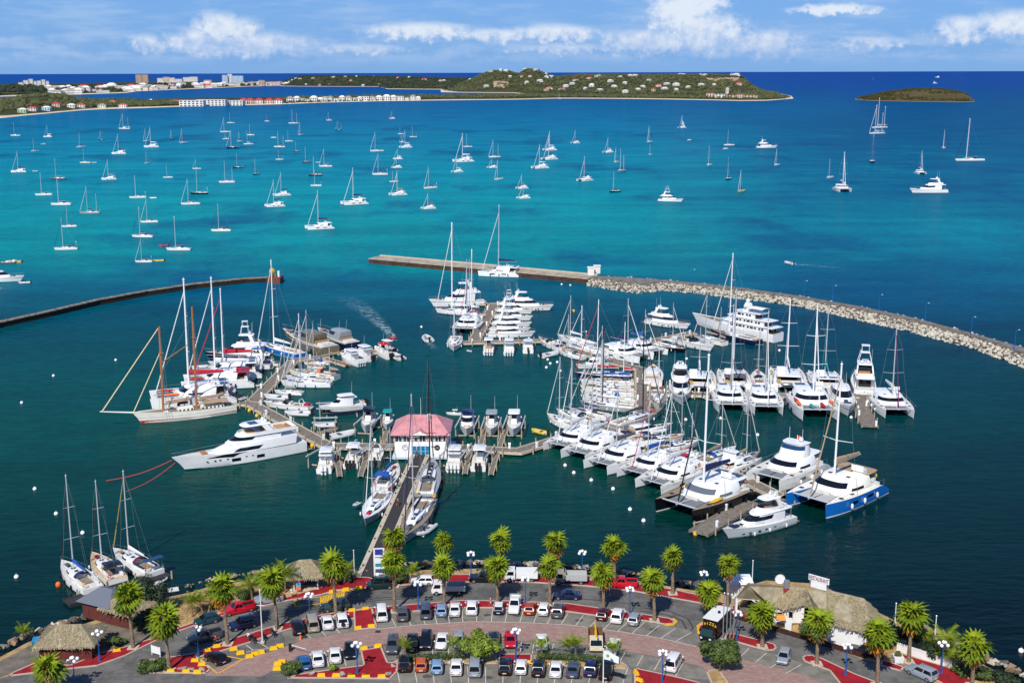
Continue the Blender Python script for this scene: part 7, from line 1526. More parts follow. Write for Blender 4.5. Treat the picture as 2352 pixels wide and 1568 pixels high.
# ---------------------------------------------------------------- street furniture
LB = mat('blue_lamp_post', (20,84,150), .5)
for x, y, lb in [(712,1426,'left of the green off-roader'),(456,1506,'on the red island at lower left'),(821,1544,'on the red island at lower centre left'),(229,1516,'in front of the thatched hut at lower left'),(961,1398,'between the dark SUV and the blue minivan'),(1082,1327,'at the sea wall left of the black pickup'),(1207,1387,'behind the burnt orange hatchback'),(1185,1512,'below the bright red hatchback'),(1446,1412,'behind the silver hatchback'),(1337,1324,'at the sea wall by the tipper truck'),(1615,1374,'at the sea wall left of the restaurant'),(1521,1564,'below the white delivery van'),(1692,1470,'right of the pizza truck'),(1942,1548,'on the strip in front of the restaurant'),(2162,1543,'by the white garden wall'),(173,1580,'cut by the bottom edge at left')]:
    t = thing('street_lamp', 'blue street lamp with white globes '+lb, 'street lamp', G(x, y, GZ+.13), random.uniform(0, .4), 'blue globe street lamps')
    part('post', 'sl', lambda mb: (mb.tube((0, 0, 0), (0, 0, .9), .17, .14, 8), mb.tube((0, 0, .9), (0, 0, 4.3), .085, .06, 8), mb.tube((0, 0, 0), (0, 0, .15), .24, .22, 8)), LB, t, smooth=True)
    for i in range(4):
        a = i*PI/2+.5; r_ = .62; part('arm', 'sl%d' % i, lambda mb: mb.path([(0, 0, 3.9), (r_*.7*math.cos(a), r_*.7*math.sin(a), 3.85), (r_*math.cos(a), r_*math.sin(a), 4.05)], .035, 5), LB, t)
        part('globe', 'sl', lambda mb: mb.ball((0, 0, 0), .26, 10, 7), LAMPG, t, (r_*math.cos(a), r_*math.sin(a), 4.3), smooth=True)
    part('globe', 'sl', lambda mb: None, LAMPG, t, (0, 0, 4.62), smooth=True)
def pole(lb, p, h, m=WHITE, z=GZ+.13, cross=False, name='flagpole'):
    t = thing(name, lb, 'flagpole', G(*p, z)); obj('pole', (lambda mb: (mb.tube((0, 0, 0), (0, 0, h), .09, .06, 8), mb)[1])(MB()), m, t, smooth=True); obj('base', (lambda mb: (mb.box(-.3, .3, -.3, .3, 0, .25), mb)[1])(MB()), CONC, t); obj('finial', (lambda mb: (mb.ball((0, 0, h+.08), .12, 8, 5), mb)[1])(MB()), WHITE, t)
    if cross: obj('yard', (lambda mb: (mb.tube((-.6, 0, h*.72), (.6, 0, h*.72), .04, .04, 5), mb)[1])(MB()), m, t)
    return t
pole('tall white flagpole beside the motorcycles', (603,1476), 8.4, cross=True)
pole('white flagpole by the dense bush at lower left', (384,1524), 5.8)
for i, x in enumerate((1660,1668,1676,1684)): pole('%s thin grey flagpole from the left behind the pizza truck' % ORD[i+1], (x, 1470+i*2), 7.5, STEEL)
pole('white post standing at the root of the entrance pier', (814,1318), 4.2)
pole('white post with a finial behind the restaurant roof', (1727,1348), 4.6)
for i, (x, y) in enumerate([(2055,1436),(2147,1466),(2213,1534)]): pole('%s white post from the left behind the garden wall' % ORD[i+1], (x, y), 3.6)
fl = pole('flagpole carrying a white and blue flag in the lowest parking row', (1385,1590), 6.4)
def flag(mb):
    n = 8; v = []
    for j in range(2):
        for i in range(n): f = i/(n-1); v += [(.05+f*2.0, .22*math.sin(f*5)*f, 6.3-.9*f-j*1.3*(1-.25*f)), (.05+f*2.0, .22*math.sin(f*5)*f+.02, 6.3-.9*f-j*1.3*(1-.25*f))]
    for i in range(n-1):
        mb.add([], []); a = 2*i; c = 2*n+2*i; mb.f += [(a, a+2, c+2, c), (a+1, c+1, c+3, a+3)]
    mb.v += v
part('flag', 'f1', flag, mat('flag_white', (226,230,232), .8), fl); part('flag_blue_corner', 'f2', lambda mb: mb.add([(.7,.13,5.35),(2.0,-.17,4.35),(2.0,-.17,4.15),(.7,.13,4.95)], [(0,1,2,3)]), mat('flag_blue', (40,110,170), .8), fl)
mb = MB(); mb.fr([(.55+.22*math.cos(a*PI/5), .07, 5.5+.22*math.sin(a*PI/5)) for a in range(10)], [(.55+.22*math.cos(a*PI/5), -.02, 5.5+.22*math.sin(a*PI/5)) for a in range(10)]); obj('flag_emblem', mb, mat('flag_emblem', (150,160,70), .8), fl)
# pier information board, bins and small things
t = thing('sign_board', 'tall white and blue harbour information board at the pier root', 'sign', G(872,1330,GZ), .1)
for x in (-.85, .85): mb = MB(); mb.box(x-.07, x+.07, -.06, .06, 0, 5.6); obj('post', mb, WHITE, t)
mb = MB(); mb.box(-.78, .78, -.04, .04, .9, 5.6); bd = obj('board', mb, WHITE, t)
for z0, z1, c in [(4.4,5.4,(40,50,150)),(3.9,4.02,(30,30,60)),(2.3,2.9,(20,140,160)),(1.2,1.9,(60,80,110))]: mb = MB(); mb.box(-.66, .66, -.06, -.042, z0, z1); obj('printed_panel', mb, mat('print%d' % c[2], c, .6), bd)
t = thing('board_stand', 'small blue and white kiosk box beside the information board', 'kiosk', G(868,1342,GZ+.13)); mb = MB(); mb.box(-.4, .4, -.3, .3, 0, 1.6); obj('cabinet', mb, HBLUE, t); mb = MB(); mb.ball((0, 0, 1.75), .38, 8, 5); obj('dome_top', mb, WHITE, t)
for (x, y), c, lb in [(Z2(205,1130), WHITE, 'white notice boards beside the bush at lower left')]:
    t = thing('notice_board', lb, 'notice board', G(x, y, GZ+.13), -.5); mb = MB(); mb.box(-.9, .9, -.04, .04, .4, 1.5); obj('board', mb, c, t); mb = MB(); [mb.box(a-.05, a+.05, -.05, .05, 0, 1.6) for a in (-.8, .8)]; obj('post', mb, c, t)
for (x, y), lb in [(Z2(465,1255),'grey boulder on the red island, left one'),(Z2(558,1262),'grey boulder on the red island, middle one'),(Z2(668,1268),'grey boulder on the red island, right one'),(Z2(2090,1315),'pale flat stone on the lower red island'),(Z2(1790,1305),'grey boulder by the blue hatchback'),(Z3b(550,1400),'tan boulder at the tip of the lower red island'),(Z3b(500,1480),'round grey boulder at the tip of the lower red island')]:
    o = rock_part(None, G(x, y, GZ+.2), .6, ROCKM[2]); o.name = 'boulder'; tag(o, lb, 'boulder', 'boulders on the pavement')
mb = MB(); mb.tap(-.22, .22, -.22, .22, 0, -.05, .05, -.05, .05, .8); o = obj('traffic_cone', mb, ORANGE, None, G(690,1468,GZ+.04)); tag(o, 'orange traffic cone behind the black SUV', 'cone')
t = thing('barrier_gate', 'raised black and white parking barrier by the motorcycles', 'barrier', G(667,1494,GZ+.04)); mb = MB(); mb.box(-.2, .2, -.2, .2, 0, 1.1); obj('cabinet', mb, BLACK, t); mb = MB(); mb.tube((0, 0, 1), (2.6, -1.6, 1.1), .05, .04, 6); obj('arm', mb, WHITE, t)
# ---------------------------------------------------------------- buildings on the quay
def _thatch(q, p):
    a = q.noise(p, .7, 5, .7); f = q.noise(p, 6., 4, .75); c = q.mix(q.rng(a, .35, .65), lin(168,158,132), lin(134,124,102)); return q.mix(q.m('MULTIPLY', q.rng(f, .5, .72), .6), c, lin(92,80,58)), f
THA = tex_mat('thatch', _thatch, .98); STRAW = mat('straw', (160,146,114), .98, var=.4, scale=3., sub=(112,98,70))
def thatch_roof(name, V, F, parent, thick=.35, straws=900, seed=1):
    mb = MB(); n = len(V); mb.add(V+[(x, y, z-thick) for x, y, z in V], [tuple(f) for f in F]+[tuple(i+n for i in reversed(f)) for f in F])
    ed = {}
    for f in F:
        for a, b in zip(f, f[1:]+f[:1]): ed[(a, b)] = 1
    for (a, b) in ed:
        if (b, a) not in ed: mb.f.append((a, b, b+n, a+n))
    o = obj(name, mb, THA, parent); rs = random.Random(seed); st = MB(); tri = []
    for f in F:
        for i in range(1, len(f)-1): A, B, C = (Vector(V[f[0]]), Vector(V[f[i]]), Vector(V[f[i+1]])); tri.append((A, B, C, (B-A).cross(C-A).length/2))
    tot = sum(t[3] for t in tri)
    for A, B, C, ar in tri:
        nn = (B-A).cross(C-A).normalized()
        if nn.z < 0: nn = -nn
        dn = Vector((nn.x, nn.y, 0)); dn = (dn.normalized() if dn.length > .01 else Vector((0, -1, 0))); dn = (dn-nn*dn.dot(nn)).normalized(); sd_ = nn.cross(dn)
        for _ in range(int(straws*ar/tot)):
            u, v = rs.random(), rs.random()
            if u+v > 1: u, v = 1-u, 1-v
            p = A+(B-A)*u+(C-A)*v; l = rs.uniform(.3, .9); w_ = rs.uniform(.03, .08); k_ = rs.uniform(-.3, .3); d2 = (dn+sd_*k_).normalized(); up = nn*rs.uniform(.01, .09)
            st.add([p+sd_*w_+nn*.01, p-sd_*w_+nn*.01, p+d2*l-sd_*w_+up, p+d2*l+sd_*w_+up], [(0, 1, 2, 3)])
    struct(obj('straw', st, STRAW, o), 'stuff'); return o
def restaurant():
    R = lambda x, y, z: tuple(G(*Z5b(x, y), GZ+z))
    V = [R(460,590,3.),R(720,612,3.),R(860,690,3.),R(1010,722,3.),R(1230,672,3.6),R(1330,745,3.3),R(1500,885,3.6),R(1830,968,3.6),R(1965,1015,3.5)]
    rg = [R(610,458,5.6),R(1070,475,6.),R(1250,492,6.2),R(1490,515,6.4),R(1900,612,5.8)]
    e10 = tuple(G(2038,1424,GZ+3.5)); V += rg+[e10]; i0 = 9
    bk = [(x+1, y+6.5, GZ+3.) for x, y, z in rg]; V += bk
    r, b = list(range(9, 14)), list(range(15, 20))
    F = [[0,1,r[0]],[1,2,r[1],r[0]],[2,3,r[1]],[3,4,r[2],r[1]],[4,5,r[2]],[5,6,r[3],r[2]],[6,7,r[4],r[3]],[7,8,r[4]],[8,14,r[4]],[14,b[4],r[4]],[b[4],b[3],r[3],r[4]],[b[3],b[2],r[2],r[3]],[b[2],b[1],r[1],r[2]],[b[1],b[0],r[0],r[1]],[b[0],0,r[0]]]
    t = thing('restaurant', 'restaurant with a big thatched roof and white walls on the right quay', 'restaurant'); rf = thatch_roof('thatched_roof', V, F, t, .22, 5200, 3)
    WW = mat('restaurant_white_wall', (226,224,220), .85, var=.08, scale=.8)
    def wall(pts, z0, z1, m, name='wall', th=.25):
        P = [Vector((*G(*Z5b(x, y), GZ+zz).xy, 0))+Vector((0, .8, 0)) for x, y, zz in pts]; o = MB(); ribbon(o, P, th, GZ+z0, GZ+z1); return obj(name, o, m, t)
    w1 = wall([(850,690,3.),(1010,722,3.),(1150,700,3.2),(1240,690,3.4)], 0, 3.0, WW); w2 = wall([(1330,760,3.3),(1500,885,3.6),(1830,968,3.6),(1950,1010,3.5)], 0, 3.35, WW)
    P0 = [Vector((x, y, 0)) for x, y, z in (V[8], V[14])]; o = MB(); ribbon(o, [p+Vector((-.9, .5, 0)) for p in P0], .25, GZ, GZ+3.3); obj('wall', o, WW, t)
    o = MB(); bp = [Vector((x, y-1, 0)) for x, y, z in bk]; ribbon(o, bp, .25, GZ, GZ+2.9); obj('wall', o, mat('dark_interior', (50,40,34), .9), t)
    fl_ = MB(); sheet(fl_, [(v[0], v[1]+.5) for v in V[:9]]+[(v[0], v[1]-.5) for v in bk[::-1]], GZ+.16); obj('floor', fl_, mat('timber_floor', (110,96,84), .9, var=.2), t)
    for x, y in ((466,596),(716,618)):
        p = Vector(R(x, y, 3.)); o = MB(); o.box(p.x-.16, p.x+.16, p.y+.3, p.y+.62, GZ, GZ+2.7); obj('post', o, WHITE, t)
        for sg in ((1,) if x < 500 else (-1,)): o = MB(); o.tube((p.x, p.y+.4, GZ+1.9), (p.x+sg*1.0, p.y+.4, GZ+2.65), .09, .09, 5); obj('brace', o, WHITE, t)
    a, b_ = Vector(R(466,596,3.)), Vector(R(716,618,3.)); o = MB(); o.tube((a.x, a.y+.4, GZ+2.72), (b_.x, b_.y+.4, GZ+2.72), .16, .16, 4); obj('beam', o, WHITE, t)
    for x, y, w_, h, zz in ((962,720,.7,.9,1.2),(1085,715,.6,1.1,1.0),(1180,702,.6,1.2,1.1)):
        p = G(*Z5b(x, y), GZ+3.); o = MB(); o.box(p.x-w_/2, p.x+w_/2, p.y+.55, p.y+.75, GZ+zz, GZ+zz+h); wn = obj('window', o, GLASS, t); o = MB(); [o.box(p.x-w_/2-.06, p.x+w_/2+.06, p.y+.5, p.y+.6, GZ+zz+d_, GZ+zz+d_+.07) for d_ in (-.07, h)]; obj('frame', o, WHITE, wn)
    p = G(*Z5b(1040,985), GZ); o = MB(); o.box(p.x-.5, p.x+.5, p.y, p.y+.15, GZ, GZ+2.2); obj('door', o, WHITE, t); o = MB(); o.tap(p.x-2., p.x-.5, p.y-.6, p.y+.6, GZ+2.1, p.x-1.8, p.x-.6, p.y+.1, p.y+.6, GZ+2.6); obj('porch_roof', o, mat('orange_tiles', (206,140,60), .8), t)
    p = Vector(R(1020,520,5.2)); o = MB(); o.box(p.x-.5, p.x+.5, p.y-.5, p.y+.5, p.z-.8, p.z+.5); c_ = obj('chimney', o, mat('brick_red', (140,50,46), .9, var=.2), t); o = MB(); o.tube((p.x, p.y, p.z+.5), (p.x, p.y, p.z+1.6), .42, .48, 12); obj('flue', o, STEEL, c_)
    p = Vector(R(945,440,5.6)); o = MB(); o.loft([[(p.x+r_*math.cos(a*PI/6), p.y+z_, p.z+.8+r_*math.sin(a*PI/6)) for a in range(12)] for r_, z_ in ((.2, .3), (.65, .12), (.8, -.1), (.62, .05))]); obj('satellite_dish', o, WHITE, t)
    # sign on the ridge
    A, B = Vector(R(1268,478,6.2)), Vector(R(1500,530,6.4)); d = B-A; L = Vector((d.x, d.y)).length; rz = math.atan2(d.y, d.x)
    s_ = bpy.data.objects.new('roof_sign', None); link(s_, t); s_.location = A+Vector((0, 0, .05)); s_.rotation_euler = (0, 0, rz)
    o = MB(); o.box(.4, L*.88, -.05, .05, .1, 1.1); obj('lower_board', o, WHITE, s_); o = MB(); o.box(0, L, -.05, .05, 1.15, 2.1); obj('upper_board', o, WHITE, s_)
    tx = text_mesh('RESTAURANT', .95, mat('sign_red', (112,12,24), .6), 'lettering', s_, (L/2, -.07, 1.3), (PI/2, 0, 0)); tx.scale.x = L*.94/tx.dimensions.x if tx.dimensions.x else .5
    o = MB(); [o.box(x-.04, x+.04, .06, .14, -.5, 2.) for x in (.2, L-.2)]; obj('sign_post', o, STEEL, s_)
    p = Vector(R(520,480,2.6)); o = MB(); o.tap(p.x-2.2, p.x+2.2, p.y+1, p.y+4, p.z-.1, p.x-1.6, p.x+1.8, p.y+1.8, p.y+3.2, p.z+.8); q_ = thing('white_shed', 'small white-roofed shed at the left end of the restaurant', 'shed'); obj('roof', o, WHITE, q_); o = MB(); o.box(p.x-1.8, p.x+1.8, p.y+1.4, p.y+3.6, GZ, p.z-.1); obj('wall', o, WW, q_)
    f_ = thing('terrace_fence', 'long dark brown low fence in front of the restaurant', 'fence'); P = [Vector((*G(x, y, GZ).xy, 0)) for x, y in ((1662,1412),(1790,1452),(1990,1512))]
    for a, b_ in zip(P, P[1:]):
        n_ = int((b_-a).length/1.6); d = (b_-a).normalized()
        for i in range(n_): q0 = a+(b_-a)*(i/n_); q1 = a+(b_-a)*((i+.96)/n_); o = MB(); ribbon(o, [q0, q1], .1, GZ, GZ+.85); obj('panel', o, mat('dark_brown_wood', (58,26,22), .85, var=.2), f_)
    g_ = thing('garden_wall', 'low white garden wall right of the restaurant', 'wall'); P = [Vector((*G(x, y, GZ).xy, 0)) for x, y in ((2060,1492),(2120,1512),(2186,1532))]; o = MB(); ribbon(o, P, .3, GZ, GZ+1.1); obj('wall', o, WW, g_); o = MB(); ribbon(o, P, .42, GZ+1.1, GZ+1.18); obj('coping', o, WHITE, g_)
    p = G(2062,1518,GZ+.13); t2 = thing('planter', 'white square planter with a small shrub on the pavement corner', 'planter', p); o = MB(); o.tap(-.6, .6, -.6, .6, 0, -.7, .7, -.7, .7, .9); obj('box', o, WHITE, t2); o = MB(); [o.ball((random.uniform(-.4, .4), random.uniform(-.4, .4), 1.0+random.uniform(0, .35)), .28, 6, 4) for _ in range(8)]; obj('shrub', o, VEG1, t2)
restaurant()
def gable_hut(label, c, w_, d, h, rz, wallm, rh=1.6, straws=700, openf=False, name='thatched_hut', thatch=True, oh=.7):
    t = thing(name, label, 'hut', G(*c, GZ), rz); 
    if not openf:
        o = MB(); o.box(-w_/2, w_/2, 0, d, 0, h); wl = obj('wall', o, wallm, t)
        for i in range(3): o = MB(); x = -w_/2+w_*(i+.5)/3; o.box(x-.35, x+.35, -.05, .05, .6, 1.7); obj('shutter', o, mat('hut_door', (96,40,34), .85), wl)
    else:
        for x in (-w_/2+.2, w_/2-.2):
            for y in (.2, d-.2): o = MB(); o.tube((x, y, 0), (x, y, h), .1, .1, 6); obj('post', o, WHITE, t)
        o = MB(); o.box(-w_/2+.3, w_/2-.3, d*.5, d*.6, 0, 1.7); obj('display_board', o, mat('dark_teal_board', (20,70,100), .7), t); o = MB(); o.box(-w_/2+.3, -.2, d*.5-.06, d*.5-.02, .3, 1.3); obj('poster', o, mat('pink_poster', (206,50,130), .7), t); o = MB(); o.box(-w_/2, w_/2, 0, d, .0, .18); obj('floor', o, CONC, t)
    e = oh; V = [(-w_/2-e,-e,h),(w_/2+e,-e,h),(w_/2+e,d+e,h),(-w_/2-e,d+e,h),(-w_*.22,d*.5,h+rh),(w_*.22,d*.5,h+rh)]; F = [[0,1,5,4],[1,2,5],[2,3,4,5],[3,0,4]]
    if thatch: thatch_roof('thatched_roof', V, F, t, .3, straws, int(c[0]))
    else: o = MB(); o.add(V, [tuple(f) for f in F]+[(3,2,1,0)]); obj('roof', o, mat('slate_grey_roof', (104,108,120), .7, var=.1), t)
    return t
BRW = mat('reddish_brown_boards', (94,44,36), .9, var=.25, scale=2.)
gable_hut('thatched brown hut nearest the bottom left corner', (152,1517), 7.4, 5.5, 2.5, .06, BRW, 1.9, 900)
gable_hut('grey-roofed brown hut behind the thatched shelter at left', (222,1424), 5.5, 5., 2.8, -.45, BRW, 1.6, name='grey_roofed_hut', thatch=False)
gable_hut('thatched shelter joined to the grey-roofed hut', (272,1438), 5.5, 4.5, 2.6, -.45, BRW, 1.6, 600)
gable_hut('thatched kiosk with posters left of the entrance pier', (703,1356), 4.2, 4.2, 2.6, .15, WHITE, 2.0, 700, True, 'thatched_kiosk', oh=1.0)
t = thing('feather_banner', 'pink, white and grey advertising banner by the thatched kiosk', 'banner', G(*Z2(1622,480), GZ+.13)); mb = MB(); mb.tube((0, 0, 0), (0, 0, 3.6), .03, .02, 5); obj('pole', mb, STEEL, t)
for z0, z1, c, nm in [(.3,.9,(230,110,60),'o'),(.9,1.6,(90,170,210),'b'),(1.6,2.6,(220,40,130),'p'),(2.6,3.5,(120,124,132),'g')]: mb = MB(); mb.box(.04, .8, -.015, .015, z0, z1); obj('banner_band', mb, mat('banner_'+nm, c, .8), t)
t = thing('skip', 'blue and green open container by the left rocks', 'container', G(*Z0(295,1300), GZ), .2); mb = MB(); mb.tap(-1., 1., -.7, .7, 0, -1.15, 1.15, -.85, .85, 1.1); obj('container', mb, mat('container_green', (20,120,80), .7), t); mb = MB(); mb.box(-1.15, 1.15, -.85, .85, 1.1, 1.2); obj('lid', mb, mat('container_blue', (30,130,190), .7), t)
# ---------------------------------------------------------------- shore rocks
DROCK = mat('dark_rock', (92,86,80), .95, var=.3, scale=1.5)
def shore_rocks():
    random.seed(77); t = thing('rock_revetment', 'grey and brown boulder revetment along the quay edge', 'rocks'); c = []
    for (x0, y0), (x1, y1) in zip(shore[1:-2], shore[2:-1]):
        if 1650 <= x0 < 2080: continue
        a, b = G(x0, y0, 0), G(x1, y1, 0); L = (b-a).length; dn = Vector((-(b-a).y, (b-a).x, 0)).normalized()
        dens = 3.2 if not 300 < x0 < 640 else 1.6
        for _ in range(int(L*dens)):
            f = random.random(); g = random.random(); p = a.lerp(b, f)+dn*(g*3.6-1.0); p.z = GZ*(1-g*1.05)+.15; c.append((p, random.uniform(.35, 1.0)*(1 if x0 > 900 or x0 < 220 else .75), x0))
    c.sort(key=lambda k_: -k_[1]); st = MB()
    for p, r, x in c[:300]: rock_part(t, p, r, random.choice([ROCKM[2], ROCKM[3], ROCKM[3], DROCK, DROCK, ROCKM[0]]))
    for p, r, x in c[300:]: rocks_stuff(st, p, r)
    struct(obj('boulders', st, ROCKM[3], t), 'stuff')
shore_rocks()

random.seed(6)
for pts in [[(1480,1396),(1540,1404),(1580,1420),(1592,1440),(1580,1458)],[(1470,1402),(1530,1411),(1566,1424),(1576,1442),(1566,1456)],[(1300,1372),(1400,1380),(1480,1392)],[(640,1410),(760,1386),(880,1372),(1000,1366)],[(640,1416),(760,1391),(880,1377),(1000,1371)],[(420,1530),(500,1490),(560,1462)]]:
    P = [Vector((*G(x, y, GZ).xy, 0)) for x, y in pts]; Q = []
    for a, b in zip(P, P[1:]): Q += [a.lerp(b, i/4) for i in range(4)]
    mb = MB(); ribbon(mb, Q, .3, GZ+.022, GZ+.0245); struct(obj('tyre_mark', mb, mat('tyre_mark', (66,66,66), .9, var=.3), RDO), 'stuff')
for x, y in [(930,1424),(1030,1420),(1120,1412),(1190,1412),(1330,1424),(1500,1445),(1000,1490),(1195,1492),(1280,1492),(1120,1555),(980,1552),(1330,1555),(760,1446),(1440,1505)]:
    p = G(x, y, GZ); mb = MB(); n = 11; sheet(mb, [(p.x+.9*random.uniform(.5, 1)*math.cos(i*2*PI/n), p.y+.7*random.uniform(.5, 1)*math.sin(i*2*PI/n)) for i in range(n)], GZ+.042); struct(obj('oil_stain', mb, mat('oil_stain', (84,82,78), .7, var=.3), PKO), 'stuff')
for x, y in [(868,1450),(1010,1500),(700,1462),(1905,1530)]:
    p = G(x, y, GZ); mb = MB(); mb.box(p.x-.4, p.x+.4, p.y-.4, p.y+.4, GZ+.03, GZ+.052); obj('drain_cover', mb, mat('cast_iron', (48,46,44), .7), PKO)
# ---------------------------------------------------------------- vegetation
PALM = [mat('palm_leaf', (122,136,24), .75, var=.4, scale=.9, sub=(66,92,16), spec=.2), mat('palm_leaf_young', (144,156,32), .75, var=.35, scale=.9, sub=(92,118,20), spec=.2), mat('palm_leaf_old', (62,84,18), .8, var=.3, scale=.9, spec=.2)]
DEAD = [mat('dead_palm_leaf', (196,128,30), .9, var=.3, scale=2.), mat('dry_palm_leaf', (140,108,70), .9, var=.3, scale=2.)]
TRUNK = mat('palm_trunk', (150,128,104), .95, var=.5, scale=3.5, sub=(88,72,56), bump=.6)
def fan(mb, seed=0):
    rs = random.Random(seed); n = 11; mb.tube((0, 0, 0), (.62, 0, 0), .035, .025, 3); c = (.62, 0, 0); o = len(mb.v); mb.v.append(c)
    for i in range(n):
        a = math.radians(-125+250*i/(n-1)); q = abs(i-(n-1)/2)/n*2; r = .86*(1-.2*q)*rs.uniform(.94, 1.06); y = r*math.sin(a); x = r*math.cos(a)
        mb.v.append((c[0]+x, y, -.36*abs(y)-.32*max(0, x)**2+(.045 if i % 2 else -.045)))
    for i in range(n-1): mb.f.append((o, o+1+i, o+2+i))
    for i in range(n):
        a = math.radians(-125+250*i/(n-1)); p = Vector(mb.v[o+1+i]); R_ = (p-Vector(c)).length*rs.uniform(1.25, 1.5); d = Vector((-math.sin(a), math.cos(a), 0))*.12
        tip = (c[0]+R_*math.cos(a), R_*math.sin(a), p.z-.42*rs.uniform(.6, 1.3)); k_ = len(mb.v); mb.v += [tuple(p+d), tuple(p-d), tip]; mb.f.append((k_, k_+1, k_+2))
def frond(mb, seed=0):
    rs = random.Random(seed); L = 2.3; pts = [(L*f*(1-.12*f), 0, .5*f-.95*f*f) for f in [i/8 for i in range(9)]]; mb.path(pts, .022, 3)
    for i in range(1, 9):
        for sub in (0, .5):
            f = (i-sub)/8; x, z = L*f*(1-.12*f), .5*f-.95*f*f; ln = .62*math.sin(min(1, f*1.15+.12)*PI*.9)+.12
            for sg in (-1, 1):
                k_ = len(mb.v); mb.v += [(x-.03, 0, z), (x+.05, 0, z), (x+ln*.45+rs.uniform(-.05, .05), sg*ln, z-.28*ln)]; mb.f.append((k_, k_+1, k_+2))
def palm(base, crown, label, group, kind='fan', s=1., n=24, dead=8, name='fan_palm', z=GZ+.13):
    p = G(*base, z); zt = max(HZ(p, crown[1]), z+1.2); sp = PX((p.x, p.y, zt)); off = (crown[0]-sp[0])*p.y/FPX/math.cos(TH)*1.02
    t = thing(name, label, 'palm tree', p, 0, group); h = zt-z; rs = random.Random(int(base[0]*7+base[1])); mb = MB(); R = []
    for i in range(9):
        f = i/8; r_ = (.22 if kind == 'fan' else .13)*(1.25-.45*f+(.35*(1-f)**6)+(.18 if f > .95 and kind == 'fan' else 0)); r_ *= 1+.06*(i % 2); x = off*f**1.4; R.append([(x+r_*math.cos(a*PI/4), r_*math.sin(a*PI/4), h*f) for a in range(8)])
    mb.loft(R); obj('trunk', mb, TRUNK, t, smooth=True)
    if kind == 'fan': part('base_slab', 'pad', lambda mb: mb.box(-.75, .75, -.75, .75, -.02, .06), CONC, t)
    for i in range(n):
        f = (i+.5)/n; el = math.radians(86-118*f**.95+rs.uniform(-14, 14)) if kind == 'fan' else math.radians(70-75*f+rs.uniform(-8, 8)); az = i*2.39996+rs.uniform(-.2, .2)
        m = PALM[1] if f < .25 else PALM[0] if f < .75 else PALM[2] if rs.random() < .6 else PALM[0]; v = rs.randrange(4)
        sc = s*rs.uniform(.82, 1.18); part('leaf', (kind, v), (lambda mb, v=v: fan(mb, v) if kind == 'fan' else frond(mb, v)), m, t, (off, 0, h-(.5*f if kind == 'fan' else 0)), (rs.uniform(-.7, .7), -el, az), scale=sc)
    for i in range(dead):
        az = rs.uniform(0, 6.28); el = math.radians(rs.uniform(-82, -58)); part('dead_leaf', (kind, i % 3), (lambda mb, v=i % 3: fan(mb, v)), rs.choice(DEAD), t, (off, 0, h-.45), (rs.uniform(-.6, .6), -el, az), scale=s*rs.uniform(.85, 1.2))
    return t
fg = 'tall fan palms on the quay'
front = [((306,1486),(292,1370),'beside the grey-roofed hut'),((389,1538),(376,1420),'on the planting bed at lower left'),((523,1478),(509,1347),'between the navy SUV and the dark pickup'),((637,1443),(625,1331),'beside the motorcycles'),((772,1418),(763,1297),'behind the white sedan at the kiosk'),((906,1403),(904,1287),'at the white van, nearest the entrance pier'),((1020,1391),(1019,1299),'behind the light blue hatchback'),((1143,1386),(1140,1301),'behind the dark white-roofed hatchback'),((1263,1387),(1261,1297),'behind the white hatchback in the upper row'),((1386,1400),(1385,1313),'behind the dark red hatchback'),((1503,1424),(1500,1330),'near the rounded tip of the red median'),((1628,1430),(1628,1361),'just behind the pizza truck'),((1751,1484),(1750,1410),'on the strip in front of the restaurant entrance'),((1876,1523),(1879,1426),'in front of the white restaurant wall'),((2015,1572),(2017,1455),'right of the restaurant, nearest the bottom edge'),((2087,1518),(2095,1412),'by the garden wall behind the silver SUV'),((2233,1572),(2237,1482),'at the far right end of the quay'),((112,1605),(112,1532),'cut by the bottom edge at far left')]
for b, c, lb in front: palm(b, c, 'tall fan palm '+lb, fg, s=1.34 if c[0] < 800 or c[0] > 1700 else 1.18, dead=random.Random(b[0]).randint(4, 14), n=random.Random(b[0]+1).randint(21, 30))
back = [((907,1345),(903,1231),'at the pier root behind another palm'),((1020,1328),(1018,1243),'on the sea side behind the light blue hatchback palm'),((1152,1326),(1150,1238),'on the sea side behind the white box pickup'),((1275,1328),(1276,1243),'on the sea side left of the tipper truck'),((1411,1338),(1411,1253),'on the sea side behind the red pickup'),((1545,1362),(1544,1276),'on the sea side with an orange skirt, left of the restaurant'),((1671,1392),(1674,1296),'on the sea side at the restaurant corner')]
for b, c, lb in back: palm(b, c, 'tall fan palm '+lb, fg, s=1.14*random.Random(b[0]).uniform(.92, 1.1), dead=random.Random(b[0]).randint(6, 14), n=random.Random(b[0]+1).randint(20, 28))
pgp = 'small feathery palms'
